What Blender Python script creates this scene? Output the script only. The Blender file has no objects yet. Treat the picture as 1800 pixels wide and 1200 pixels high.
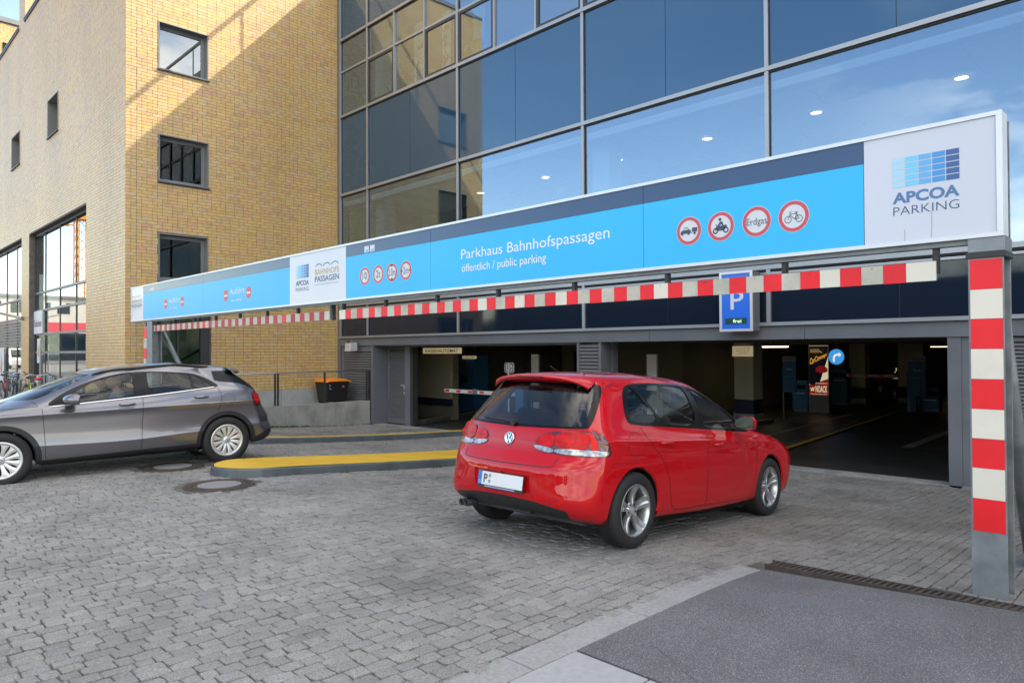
import bpy, math, random
import numpy as np
from mathutils import Matrix, Vector
from mathutils.bvhtree import BVHTree
R = math.radians
random.seed(7)
rng = np.random.default_rng(7)
SC = bpy.context.scene
COL = SC.collection

# ------------------------------------------------------------------ camera
CAM = Vector((0.0, 0.0, 1.60))
YAW, PITCH, ROLL = R(45.3635), R(0.74026), R(-0.27054)
_f = Vector((-math.sin(YAW), math.cos(YAW), 0)); _r = Vector((math.cos(YAW), math.sin(YAW), 0)); _u = Vector((0, 0, 1))
_f2 = _f*math.cos(PITCH) + _u*math.sin(PITCH); _u2 = _u*math.cos(PITCH) - _f*math.sin(PITCH)
_r3 = _r*math.cos(ROLL) + _u2*math.sin(ROLL); _u3 = _u2*math.cos(ROLL) - _r*math.sin(ROLL)
cd = bpy.data.cameras.new('camera'); cam = bpy.data.objects.new('camera', cd); COL.objects.link(cam)
cd.sensor_width = 36; cd.lens = 1252.23/1800*36; cd.clip_end = 3000; cd.clip_start = 0.05
cam.matrix_world = Matrix(((_r3.x, _u3.x, -_f2.x, CAM.x), (_r3.y, _u3.y, -_f2.y, CAM.y), (_r3.z, _u3.z, -_f2.z, CAM.z), (0, 0, 0, 1)))
SC.camera = cam

# ------------------------------------------------------------------ world, sun, exposure
SUN = Vector((0.74, 1.0, 1.126)).normalized()
SUN_EL = math.asin(SUN.z); SUN_AZ = math.atan2(SUN.x, SUN.y)
W = bpy.data.worlds.new('World'); SC.world = W; W.use_nodes = True
wn = W.node_tree.nodes; wl = W.node_tree.links
bg = wn['Background']
sky = wn.new('ShaderNodeTexSky'); sky.sky_type = 'NISHITA'; sky.sun_disc = False
sky.sun_elevation = SUN_EL; sky.sun_rotation = SUN_AZ; sky.air_density = 1.0; sky.dust_density = 0.3; sky.ozone_density = 1.6
tc = wn.new('ShaderNodeTexCoord'); mp = wn.new('ShaderNodeMapping'); mp.inputs['Scale'].default_value = (1, 1, 2.6)
mp.inputs['Location'].default_value = (3.1, 0.7, 0.2)
nz = wn.new('ShaderNodeTexNoise'); nz.inputs['Scale'].default_value = 2.6; nz.inputs['Detail'].default_value = 9; nz.inputs['Roughness'].default_value = 0.58
rp = wn.new('ShaderNodeValToRGB'); rp.color_ramp.elements[0].position = 0.43; rp.color_ramp.elements[1].position = 0.60
mx = wn.new('ShaderNodeMixRGB'); mx.inputs[2].default_value = (10, 10, 10.2, 1)
mu = wn.new('ShaderNodeMath'); mu.operation = 'MULTIPLY'; mu.inputs[1].default_value = 0.85
wl.new(tc.outputs['Generated'], mp.inputs[0]); wl.new(mp.outputs[0], nz.inputs['Vector']); wl.new(nz.outputs[0], rp.inputs[0])
sp = wn.new('ShaderNodeSeparateXYZ'); wl.new(tc.outputs['Generated'], sp.inputs[0])
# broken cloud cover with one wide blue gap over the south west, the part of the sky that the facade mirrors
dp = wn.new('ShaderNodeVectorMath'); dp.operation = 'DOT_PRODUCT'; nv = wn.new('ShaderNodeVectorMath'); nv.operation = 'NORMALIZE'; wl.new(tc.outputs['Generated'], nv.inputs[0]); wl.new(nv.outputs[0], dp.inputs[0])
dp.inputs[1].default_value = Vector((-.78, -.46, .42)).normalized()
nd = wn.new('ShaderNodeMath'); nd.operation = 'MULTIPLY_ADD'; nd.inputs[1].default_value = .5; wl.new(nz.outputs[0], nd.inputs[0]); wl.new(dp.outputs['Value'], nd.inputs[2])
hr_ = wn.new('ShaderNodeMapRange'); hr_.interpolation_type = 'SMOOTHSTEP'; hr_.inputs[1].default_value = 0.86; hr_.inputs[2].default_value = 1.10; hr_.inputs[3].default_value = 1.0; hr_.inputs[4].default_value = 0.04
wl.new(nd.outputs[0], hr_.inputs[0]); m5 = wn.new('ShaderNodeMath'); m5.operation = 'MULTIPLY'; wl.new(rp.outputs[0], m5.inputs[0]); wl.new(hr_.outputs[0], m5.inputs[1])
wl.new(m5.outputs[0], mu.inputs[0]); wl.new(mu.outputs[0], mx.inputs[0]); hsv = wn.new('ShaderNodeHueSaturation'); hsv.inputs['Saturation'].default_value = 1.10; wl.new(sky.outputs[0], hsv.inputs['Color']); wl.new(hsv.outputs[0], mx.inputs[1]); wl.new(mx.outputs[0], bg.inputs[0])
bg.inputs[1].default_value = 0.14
sd = bpy.data.lights.new('sun', 'SUN'); sun = bpy.data.objects.new('sun', sd); COL.objects.link(sun)
sd.energy = 2.3; sd.angle = R(0.5); sd.color = (1.0, 0.95, 0.88)
sun.rotation_euler = SUN.to_track_quat('Z', 'Y').to_euler()
SC.view_settings.view_transform = 'Standard'; SC.view_settings.look = 'None'
SC.view_settings.exposure = 1.55; SC.view_settings.gamma = 1.0; SC.view_settings.use_curve_mapping = False
SC.view_settings.use_white_balance = True; SC.view_settings.white_balance_temperature = 7600; SC.view_settings.white_balance_tint = 10
SC.cycles.max_bounces = 7; SC.cycles.diffuse_bounces = 3; SC.cycles.glossy_bounces = 4; SC.cycles.transparent_max_bounces = 16
SC.cycles.transmission_bounces = 4; SC.cycles.use_denoising = True; SC.cycles.caustics_reflective = False; SC.cycles.caustics_refractive = False
SC.cycles.sample_clamp_indirect = 6

# ------------------------------------------------------------------ object helpers
def tag(o, label=None, cat=None, group=None, kind=None):
    if label: o['label'] = label
    if cat: o['category'] = cat
    if group: o['group'] = group
    if kind: o['kind'] = kind
    return o
def thing(name, loc, label, cat, group=None, rz=0.0):
    o = bpy.data.objects.new(name, None); COL.objects.link(o); o.location = loc; o.rotation_euler = (0, 0, rz)
    o.empty_display_size = 0.2
    return tag(o, label, cat, group)
def root_loc(p):
    v = Vector((0, 0, 0))
    while p is not None:
        v += Vector(p.location); p = p.parent
    return v
def copy_tree(o, parent=None, loc=None, rz=None, label=None, group=None, kids=None):
    c = o.copy(); COL.objects.link(c); c.parent = parent
    if loc is not None: c.location = loc
    if rz is not None: c.rotation_euler = (0, 0, rz)
    if label: c['label'] = label
    if group: c['group'] = group
    for ch in list(o.children): copy_tree(ch, c)
    return c
class MB:
    def __init__(s): s.v = []; s.f = []; s.m = []; s.mats = []; s.cur = 0; s.sm = []; s.smooth = False
    def mat(s, m):
        if m not in s.mats: s.mats.append(m)
        s.cur = s.mats.index(m); return s
    def add(s, vs, fs):
        n = len(s.v); s.v += [tuple(v) for v in vs]; s.f += [tuple(i+n for i in f) for f in fs]
        s.m += [s.cur]*len(fs); s.sm += [s.smooth]*len(fs); return s
    def box(s, x0, x1, y0, y1, z0, z1):
        v = [(x0, y0, z0), (x1, y0, z0), (x1, y1, z0), (x0, y1, z0), (x0, y0, z1), (x1, y0, z1), (x1, y1, z1), (x0, y1, z1)]
        return s.add(v, [(0, 3, 2, 1), (4, 5, 6, 7), (0, 1, 5, 4), (1, 2, 6, 5), (2, 3, 7, 6), (3, 0, 4, 7)])
    def hexa(s, v):
        return s.add(v, [(0, 3, 2, 1), (4, 5, 6, 7), (0, 1, 5, 4), (1, 2, 6, 5), (2, 3, 7, 6), (3, 0, 4, 7)])
    def beam(s, p0, p1, w, h, up=(0, 0, 1)):
        p0 = Vector(p0); p1 = Vector(p1); d = (p1-p0).normalized(); u = Vector(up)
        a = d.cross(u)
        if a.length < 1e-4: a = d.cross(Vector((1, 0, 0)))
        a.normalize(); b = a.cross(d).normalized(); a *= w/2; b *= h/2
        return s.hexa([p0-a-b, p0+a-b, p1+a-b, p1-a-b, p0-a+b, p0+a+b, p1+a+b, p1-a+b])
    def quad(s, a, b, c, d): return s.add([a, b, c, d], [(0, 1, 2, 3)])
    def poly(s, pts): return s.add(pts, [tuple(range(len(pts)))])
    def prism(s, pts, off):
        n = len(pts); o = Vector(off); v = [Vector(p) for p in pts] + [Vector(p)+o for p in pts]
        f = [tuple(range(n))[::-1], tuple(range(n, 2*n))] + [(i, (i+1) % n, n+(i+1) % n, n+i) for i in range(n)]
        return s.add(v, f)
    def tube(s, pts, r, n=8, caps=True, closed=False):
        pts = [Vector(p) for p in pts]; N = len(pts); rr = r if hasattr(r, '__len__') else [r]*N
        prev = None; base = len(s.v); vs = []
        for i, p in enumerate(pts):
            if closed: d = pts[(i+1) % N]-pts[i-1]
            else: d = pts[min(i+1, N-1)]-pts[max(i-1, 0)]
            d.normalize()
            if prev is None:
                a = d.cross(Vector((0, 0, 1)))
                if a.length < 1e-3: a = d.cross(Vector((1, 0, 0)))
            else: a = prev - d*prev.dot(d)
            a.normalize(); prev = a; b = d.cross(a)
            for k in range(n):
                t = 2*math.pi*k/n; vs.append(p + a*math.cos(t)*rr[i] + b*math.sin(t)*rr[i])
        fs = []
        for i in range(N if closed else N-1):
            j = (i+1) % N
            for k in range(n): fs.append((i*n+k, i*n+(k+1) % n, j*n+(k+1) % n, j*n+k))
        if caps and not closed: fs += [tuple(range(n))[::-1], tuple(range((N-1)*n, N*n))]
        sm = s.smooth; s.smooth = n > 5; s.add(vs, fs); s.smooth = sm; return s
    def lathe(s, prof, n, M=None, closed=False, a0=0, a1=2*math.pi):
        # prof: (r, h) pairs, axis = local z
        M = M or Matrix(); full = abs(a1-a0-2*math.pi) < 1e-6; m = n if full else n+1; vs = []
        for r_, h in prof:
            for k in range(m):
                t = a0+(a1-a0)*k/n; vs.append(M @ Vector((r_*math.cos(t), r_*math.sin(t), h)))
        fs = []; P = len(prof)
        for i in range(P if closed else P-1):
            j = (i+1) % P
            for k in range(n): fs.append((i*m+k, i*m+(k+1) % m, j*m+(k+1) % m, j*m+k))
        return s.add(vs, fs)
    def mesh(s, name, off=(0, 0, 0)):
        me = bpy.data.meshes.new(name); o = Vector(off)
        me.from_pydata([tuple(Vector(v)-o) for v in s.v], [], s.f)
        for m in s.mats: me.materials.append(m)
        if len(s.mats) > 1: me.polygons.foreach_set('material_index', s.m)
        if any(s.sm): me.polygons.foreach_set('use_smooth', s.sm)
        me.update(); return me
    def build(s, name, mat=None, parent=None, bevel=0, local=False, label=None):
        if mat is not None and not s.mats: s.mats = [mat]
        off = (0, 0, 0) if (local or parent is None) else root_loc(parent)
        o = bpy.data.objects.new(name, s.mesh(name, off)); COL.objects.link(o); o.parent = parent
        if bevel:
            b = o.modifiers.new('bevel', 'BEVEL'); b.width = bevel; b.segments = 2; b.limit_method = 'ANGLE'; b.harden_normals = False
        if label: o['label'] = label
        return o
def B(name, mat, parent, *dims, bevel=0, local=False, label=None):
    return MB().box(*dims).build(name, mat, parent, bevel, local, label)
def fast_mesh(name, V, F4, mats, mi=None, smooth=None):
    me = bpy.data.meshes.new(name); V = np.asarray(V, np.float32); F4 = np.asarray(F4, np.int32); k = F4.shape[1]
    me.vertices.add(len(V)); me.vertices.foreach_set('co', V.ravel())
    me.loops.add(F4.size); me.loops.foreach_set('vertex_index', F4.ravel())
    me.polygons.add(len(F4)); me.polygons.foreach_set('loop_start', np.arange(0, F4.size, k, dtype=np.int32))
    for m in mats: me.materials.append(m)
    if mi is not None: me.polygons.foreach_set('material_index', np.asarray(mi, np.int32))
    me.polygons.foreach_set('use_smooth', np.full(len(F4), bool(smooth)))
    me.update(calc_edges=True); me.validate(); return me

# ------------------------------------------------------------------ materials
def newmat(name):
    m = bpy.data.materials.new(name); m.use_nodes = True
    return m, m.node_tree.nodes, m.node_tree.links, m.node_tree.nodes['Principled BSDF']
def mat(name, col, rough=0.6, metal=0.0, spec=0.5, coat=0.0, coat_r=0.03, var=0.0, vs=3.0, bump=0.0, bs=60.0, emit=None, es=0.0, dirt=0.0, dirt_col=(0.06, 0.055, 0.045), ds=1.2, detail=6, rv=0.0, stretch=(1, 1, 1), ior=None, stint=None):
    m, n, l, p = newmat(name)
    p.inputs['Base Color'].default_value = (*col, 1); p.inputs['Roughness'].default_value = rough; p.inputs['Metallic'].default_value = metal
    p.inputs['Specular IOR Level'].default_value = spec; p.inputs['Coat Weight'].default_value = coat; p.inputs['Coat Roughness'].default_value = coat_r
    if ior: p.inputs['IOR'].default_value = ior
    if stint: p.inputs['Specular Tint'].default_value = (*stint, 1)
    if emit: p.inputs['Emission Color'].default_value = (*emit, 1); p.inputs['Emission Strength'].default_value = es
    tc = None
    if var or bump or dirt or rv:
        tc = n.new('ShaderNodeTexCoord'); mp = n.new('ShaderNodeMapping'); mp.inputs['Scale'].default_value = stretch
        l.new(tc.outputs['Object'], mp.inputs[0])
    cur = None
    if var:
        nz = n.new('ShaderNodeTexNoise'); nz.inputs['Scale'].default_value = vs; nz.inputs['Detail'].default_value = detail
        l.new(mp.outputs[0], nz.inputs['Vector'])
        hs = n.new('ShaderNodeMixRGB'); hs.blend_type = 'MIX'
        hs.inputs[1].default_value = (*[c*(1-var) for c in col], 1); hs.inputs[2].default_value = (*[min(1, c*(1+var)) for c in col], 1)
        mr = n.new('ShaderNodeMapRange'); mr.inputs[1].default_value = 0.3; mr.inputs[2].default_value = 0.7
        l.new(nz.outputs[0], mr.inputs[0]); l.new(mr.outputs[0], hs.inputs[0]); cur = hs.outputs[0]
        if rv:
            m3 = n.new('ShaderNodeMapRange'); m3.inputs[1].default_value = .3; m3.inputs[2].default_value = .7
            m3.inputs[3].default_value = max(0.02, rough-rv); m3.inputs[4].default_value = min(1, rough+rv)
            l.new(nz.outputs[0], m3.inputs[0]); l.new(m3.outputs[0], p.inputs['Roughness'])
    if dirt:
        n2 = n.new('ShaderNodeTexNoise'); n2.inputs['Scale'].default_value = ds; n2.inputs['Detail'].default_value = 9; n2.inputs['Roughness'].default_value = 0.65
        l.new(mp.outputs[0], n2.inputs['Vector'])
        m2 = n.new('ShaderNodeMapRange'); m2.inputs[1].default_value = 0.48; m2.inputs[2].default_value = 0.75; m2.inputs[4].default_value = dirt
        l.new(n2.outputs[0], m2.inputs[0])
        dm = n.new('ShaderNodeMixRGB'); dm.inputs[2].default_value = (*dirt_col, 1)
        if cur: l.new(cur, dm.inputs[1])
        else: dm.inputs[1].default_value = (*col, 1)
        l.new(m2.outputs[0], dm.inputs[0]); cur = dm.outputs[0]
    if cur: l.new(cur, p.inputs['Base Color'])
    if bump:
        nb = n.new('ShaderNodeTexNoise'); nb.inputs['Scale'].default_value = bs; nb.inputs['Detail'].default_value = 5
        l.new(mp.outputs[0], nb.inputs['Vector'])
        bp = n.new('ShaderNodeBump'); bp.inputs['Strength'].default_value = bump; bp.inputs['Distance'].default_value = 0.01
        l.new(nb.outputs[0], bp.inputs['Height']); l.new(bp.outputs[0], p.inputs['Normal'])
    return m
def glass(name, tint=(0.8, 0.85, 0.85), ior=1.6, rough=0.0, boost=0.0, wave=0.0, gtint=(1, 1, 1)):
    m, n, l, p = newmat(name); n.remove(p)
    out = n['Material Output']; t = n.new('ShaderNodeBsdfTransparent'); t.inputs[0].default_value = (*tint, 1)
    g = n.new('ShaderNodeBsdfGlossy'); g.inputs['Roughness'].default_value = rough; g.inputs[0].default_value = (*gtint, 1)
    fr = n.new('ShaderNodeFresnel'); ge = n.new('ShaderNodeNewGeometry'); mi = n.new('ShaderNodeMix'); mi.inputs[2].default_value = ior; mi.inputs[3].default_value = 1/ior
    l.new(ge.outputs['Backfacing'], mi.inputs[0]); l.new(mi.outputs[0], fr.inputs['IOR'])
    mx = n.new('ShaderNodeMixShader'); fac = fr.outputs[0]
    if boost:
        a = n.new('ShaderNodeMath'); a.operation = 'ADD'; a.use_clamp = True; a.inputs[1].default_value = boost; l.new(fac, a.inputs[0]); fac = a.outputs[0]
    if wave:
        tc = n.new('ShaderNodeTexCoord'); nz = n.new('ShaderNodeTexNoise'); nz.inputs['Scale'].default_value = 0.45; nz.inputs['Detail'].default_value = 1
        l.new(tc.outputs['Object'], nz.inputs['Vector']); bp = n.new('ShaderNodeBump'); bp.inputs['Strength'].default_value = wave; bp.inputs['Distance'].default_value = 0.05
        l.new(nz.outputs[0], bp.inputs['Height']); l.new(bp.outputs[0], g.inputs['Normal']); l.new(bp.outputs[0], fr.inputs['Normal'])
    l.new(fac, mx.inputs[0]); l.new(t.outputs[0], mx.inputs[1]); l.new(g.outputs[0], mx.inputs[2]); l.new(mx.outputs[0], out.inputs[0])
    return m
def brick_mat(name):
    m, n, l, p = newmat(name)
    g = n.new('ShaderNodeNewGeometry'); oi = n.new('ShaderNodeObjectInfo')
    a = n.new('ShaderNodeMath'); a.operation = 'ADD'; l.new(g.outputs['Random Per Island'], a.inputs[0]); l.new(oi.outputs['Random'], a.inputs[1])
    fr = n.new('ShaderNodeMath'); fr.operation = 'FRACT'; l.new(a.outputs[0], fr.inputs[0])
    r = n.new('ShaderNodeValToRGB'); r.color_ramp.interpolation = 'LINEAR'; e = r.color_ramp.elements
    cols = [(0.0, (0.60, 0.385, 0.140)), (0.24, (0.65, 0.43, 0.165)), (0.46, (0.585, 0.375, 0.145)), (0.60, (0.60, 0.43, 0.225)), (0.74, (0.57, 0.40, 0.20)), (0.80, (0.60, 0.375, 0.18)), (0.86, (0.60, 0.345, 0.19)), (0.92, (0.585, 0.335, 0.185)), (0.95, (0.50, 0.335, 0.155)), (1.0, (0.62, 0.40, 0.145))]
    e[0].position, e[0].color = 0, (*cols[0][1], 1); e[1].position, e[1].color = 1, (*cols[-1][1], 1)
    for pos, c in cols[1:-1]:
        k = e.new(pos); k.color = (*c, 1)
    l.new(fr.outputs[0], r.inputs[0])
    tc = n.new('ShaderNodeTexCoord'); nz = n.new('ShaderNodeTexNoise'); nz.inputs['Scale'].default_value = 14; nz.inputs['Detail'].default_value = 4
    l.new(g.outputs['Position'], nz.inputs['Vector'])
    mr = n.new('ShaderNodeMapRange'); mr.inputs[1].default_value = .3; mr.inputs[2].default_value = .7; mr.inputs[3].default_value = 0.88; mr.inputs[4].default_value = 1.1
    l.new(nz.outputs[0], mr.inputs[0])
    mm = n.new('ShaderNodeMixRGB'); mm.blend_type = 'MULTIPLY'; mm.inputs[0].default_value = 1; l.new(r.outputs[0], mm.inputs[1]); l.new(mr.outputs[0], mm.inputs[2])
    n9 = n.new('ShaderNodeTexNoise'); n9.inputs['Scale'].default_value = .45; n9.inputs['Detail'].default_value = 7; st_ = n.new('ShaderNodeMapping'); st_.inputs['Scale'].default_value = (1, 1, .35); l.new(g.outputs['Position'], st_.inputs[0]); l.new(st_.outputs[0], n9.inputs['Vector'])
    m9 = n.new('ShaderNodeMapRange'); m9.inputs[1].default_value = .35; m9.inputs[2].default_value = .65; m9.inputs[3].default_value = .88; m9.inputs[4].default_value = 1.05; l.new(n9.outputs[0], m9.inputs[0])
    mq = n.new('ShaderNodeMixRGB'); mq.blend_type = 'MULTIPLY'; mq.inputs[0].default_value = 1; l.new(mm.outputs[0], mq.inputs[1]); l.new(m9.outputs[0], mq.inputs[2])
    l.new(mq.outputs[0], p.inputs['Base Color']); p.inputs['Roughness'].default_value = 0.40; p.inputs['Specular IOR Level'].default_value = 0.6; p.inputs['Coat Weight'].default_value = 0.14; p.inputs['Coat Roughness'].default_value = 0.25
    nb = n.new('ShaderNodeTexNoise'); nb.inputs['Scale'].default_value = 60; l.new(g.outputs['Position'], nb.inputs['Vector'])
    bp = n.new('ShaderNodeBump'); bp.inputs['Strength'].default_value = .25; bp.inputs['Distance'].default_value = 0.004; l.new(nb.outputs[0], bp.inputs['Height']); l.new(bp.outputs[0], p.inputs['Normal'])
    return m
def stone_mat(name):
    m, n, l, p = newmat(name)
    g = n.new('ShaderNodeNewGeometry'); oi = n.new('ShaderNodeObjectInfo')
    a = n.new('ShaderNodeMath'); a.operation = 'ADD'; l.new(g.outputs['Random Per Island'], a.inputs[0]); l.new(oi.outputs['Random'], a.inputs[1])
    fr = n.new('ShaderNodeMath'); fr.operation = 'FRACT'; l.new(a.outputs[0], fr.inputs[0])
    r = n.new('ShaderNodeValToRGB'); e = r.color_ramp.elements
    e[0].position, e[0].color = 0, (0.218, 0.213, 0.204, 1); e[1].position, e[1].color = 1, (0.285, 0.279, 0.268, 1)
    k = e.new(0.5); k.color = (0.250, 0.245, 0.237, 1); k = e.new(0.8); k.color = (0.27, 0.26, 0.243, 1)
    l.new(fr.outputs[0], r.inputs[0])
    def noise(sc, det, lo, hi, a0, a1, ro=.6):
        nz = n.new('ShaderNodeTexNoise'); nz.inputs['Scale'].default_value = sc; nz.inputs['Detail'].default_value = det; nz.inputs['Roughness'].default_value = ro
        l.new(g.outputs['Position'], nz.inputs['Vector'])
        mr = n.new('ShaderNodeMapRange'); mr.inputs[1].default_value = lo; mr.inputs[2].default_value = hi; mr.inputs[3].default_value = a0; mr.inputs[4].default_value = a1
        l.new(nz.outputs[0], mr.inputs[0]); return mr.outputs[0], nz.outputs[0]
    f1, _ = noise(150, 3, .33, .67, 0.55, 1.45); f2, _ = noise(1.1, 6, .35, .7, 1.08, 0.80); f3, h = noise(45, 7, .3, .7, 0.84, 1.16, .7)
    cur = r.outputs[0]
    for f in (f1, f2, f3):
        mm = n.new('ShaderNodeMixRGB'); mm.blend_type = 'MULTIPLY'; mm.inputs[0].default_value = 1; l.new(cur, mm.inputs[1]); l.new(f, mm.inputs[2]); cur = mm.outputs[0]
    # oil and tyre stains in the lane, a shape of their own
    f4, _ = noise(0.55, 4, .56, .72, 0.0, 0.55)
    # trodden dirt on the ramp down to the garage and beside the right post
    sx = n.new('ShaderNodeSeparateXYZ'); l.new(g.outputs['Position'], sx.inputs[0]); my = n.new('ShaderNodeMapRange'); my.inputs[1].default_value = 4.6; my.inputs[2].default_value = 8.0; my.inputs[4].default_value = .75; l.new(sx.outputs[1], my.inputs[0])
    mxx = n.new('ShaderNodeMapRange'); mxx.inputs[1].default_value = -7.5; mxx.inputs[2].default_value = -3.5; mxx.inputs[3].default_value = .25; l.new(sx.outputs[0], mxx.inputs[0])
    f6, _ = noise(1.6, 7, .38, .62, .25, 1.0, .65); q1 = n.new('ShaderNodeMath'); q1.operation = 'MULTIPLY'; l.new(my.outputs[0], q1.inputs[0]); l.new(mxx.outputs[0], q1.inputs[1]); q2 = n.new('ShaderNodeMath'); q2.operation = 'MULTIPLY'; l.new(q1.outputs[0], q2.inputs[0]); l.new(f6, q2.inputs[1])
    dd = n.new('ShaderNodeMixRGB'); dd.inputs[2].default_value = (0.115, 0.106, 0.088, 1); l.new(q2.outputs[0], dd.inputs[0]); l.new(cur, dd.inputs[1]); cur = dd.outputs[0]
    dk = n.new('ShaderNodeMixRGB'); dk.inputs[2].default_value = (0.10, 0.098, 0.092, 1); l.new(f4, dk.inputs[0]); l.new(cur, dk.inputs[1])
    l.new(dk.outputs[0], p.inputs['Base Color']); p.inputs['Roughness'].default_value = 0.62
    bp = n.new('ShaderNodeBump'); bp.inputs['Strength'].default_value = .9; bp.inputs['Distance'].default_value = 0.008; l.new(h, bp.inputs['Height']); l.new(bp.outputs[0], p.inputs['Normal'])
    return m

M = {}
M['brick'] = brick_mat('clinker brick'); M['stone'] = stone_mat('granite cobble')
M['mortar'] = mat('mortar', (0.15, 0.135, 0.125), 0.95, var=.2, vs=6)
M['sand'] = mat('joint sand', (0.105, 0.098, 0.084), 0.95, var=.3, vs=8, bump=.6, bs=90)
M['frame'] = mat('grey window metal', (0.21, 0.215, 0.225), 0.42, metal=0.35, var=.06, vs=2)
M['mullion'] = mat('silver mullion', (0.36, 0.37, 0.39), 0.38, metal=0.55, var=.06, vs=1.5)
M['dark_frame'] = mat('dark frame', (0.035, 0.037, 0.042), 0.4)
M['gasket'] = mat('black gasket', (0.012, 0.012, 0.013), 0.5)
M['grey_steel'] = mat('painted grey steel', (0.135, 0.148, 0.168), 0.45, var=.10, vs=1.3, dirt=.35, dirt_col=(.09, .09, .09), ds=2.2, rv=.08)
M['louver'] = mat('louver steel', (0.15, 0.157, 0.170), 0.42, var=.08, vs=2)
M['galv'] = mat('galvanised steel', (0.23, 0.255, 0.275), 0.5, metal=0.4, var=.22, vs=7, dirt=.5, dirt_col=(.07, .075, .07), ds=3, rv=.12)
M['black_steel'] = mat('black steel', (0.03, 0.032, 0.033), 0.5, var=.3, vs=5)
M['concrete'] = mat('concrete', (0.30, 0.298, 0.28), 0.85, var=.16, vs=2.2, dirt=.75, dirt_col=(.10, .10, .085), ds=1.5, bump=.3, bs=40)
M['concrete_pale'] = mat('pale concrete', (0.36, 0.37, 0.36), 0.85, var=.10, vs=3, dirt=.3, dirt_col=(.2, .2, .18), ds=2, bump=.2, bs=50)
M['asphalt_dark'] = mat('asphalt', (0.06, 0.06, 0.06), 0.85, var=.25, vs=4, bump=.4, bs=200)
M['spandrel'] = mat('enamelled glass panel', (0.018, 0.055, 0.105), 0.05, spec=0.5, ior=2.15, stint=(.55, .78, 1.0), var=.05, vs=.6)
M['spandrel_low'] = mat('dark glass fascia panel', (0.008, 0.016, 0.032), 0.05, spec=0.5, ior=1.5)
M['win_glass'] = glass('window glass', (0.66, 0.76, 0.80), 1.75, wave=.012, boost=.17, gtint=(.74, .86, 1.0))
M['small_glass'] = glass('small window glass', (0.42, 0.50, 0.47), 1.42); M['stair_glass'] = glass('greenish door glass', (.70, .78, .74), 1.45); M['sky_glass'] = glass('sky mirroring window glass', (0.42, 0.50, 0.47), 1.9, boost=.12)  # the last is the small glass with mirroring raised, whitening the top window
M['shop_glass'] = glass('shop glass', (0.55, 0.62, 0.62), 1.9, boost=.22)
M['white'] = mat('white paint', (0.75, 0.75, 0.73), 0.5, var=.04, vs=2)
M['cream'] = mat('cream wall', (0.52, 0.47, 0.36), 0.8, var=.08, vs=1)
M['navy'] = mat('navy base paint', (0.015, 0.018, 0.05), 0.5)
M['red'] = mat('red reflective sheet', (0.88, 0.010, 0.020), 0.42, var=.10, vs=3, dirt=.12, dirt_col=(.25, .02, .02), ds=5)
M['red_old'] = mat('faded red sheet', (0.46, 0.02, 0.03), 0.45, var=.18, vs=4, dirt=.35, dirt_col=(.25, .03, .03), ds=5)
M['ivory'] = mat('ivory reflective sheet', (0.76, 0.72, 0.62), 0.45, var=.04, vs=2, dirt=.25, dirt_col=(.42, .38, .30), ds=4)
M['ivory_old'] = mat('weathered ivory sheet', (0.55, 0.53, 0.45), 0.55, var=.12, vs=3, dirt=.65, dirt_col=(.28, .26, .22), ds=4)
M['yellow'] = mat('yellow kerb paint', (0.72, 0.44, 0.035), 0.55, var=.08, vs=3, dirt=.35, dirt_col=(.36, .23, .05), ds=1.7, bump=.15, bs=60)
M['kerb_grey'] = mat('dark green grey kerb paint', (0.085, 0.105, 0.115), 0.5, var=.2, vs=4, dirt=.4, dirt_col=(.17, .18, .18), ds=3)
M['sign_blue'] = mat('cyan sign face', (0.018, 0.49, 0.88), 0.3, spec=.3, coat=0, var=.03, vs=.5)
M['sign_navy'] = mat('navy sign band', (0.030, 0.070, 0.165), 0.15, coat=.1, var=.05, vs=.7)
M['sign_white'] = mat('white sign face', (0.60, 0.63, 0.72), 0.28, coat=.3, var=.035, vs=1.2, stretch=(1, 1, .25))
M['sign_trim'] = mat('sign aluminium trim', (0.66, 0.67, 0.69), 0.3, metal=.4)
M['text_white'] = mat('white lettering', (0.82, 0.84, 0.86), 0.6, spec=.2)
M['text_navy'] = mat('navy lettering', (0.045, 0.10, 0.21), 0.4)
M['text_blue'] = mat('blue lettering', (0.075, 0.19, 0.38), 0.4)
M['text_gold'] = mat('gold lettering', (0.52, 0.36, 0.14), 0.4)
M['text_black'] = mat('black lettering', (0.02, 0.02, 0.025), 0.4)
M['text_grey'] = mat('grey lettering', (0.30, 0.30, 0.32), 0.4)
M['ring_red'] = mat('sign ring red', (0.62, 0.075, 0.10), 0.35)
M['disc_white'] = mat('sign disc white', (0.64, 0.67, 0.72), 0.35)
M['picto'] = mat('pictogram grey', (0.055, 0.075, 0.115), 0.4)
M['iron'] = mat('cast iron', (0.055, 0.042, 0.035), 0.6, var=.35, vs=12, bump=.5, bs=60)
M['rubber'] = mat('tyre rubber', (0.014, 0.014, 0.015), 0.75, var=.2, vs=10, bump=.1, bs=80)
M['moss'] = mat('moss', (0.07, 0.10, 0.03), 0.95, var=.4, vs=30)

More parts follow.
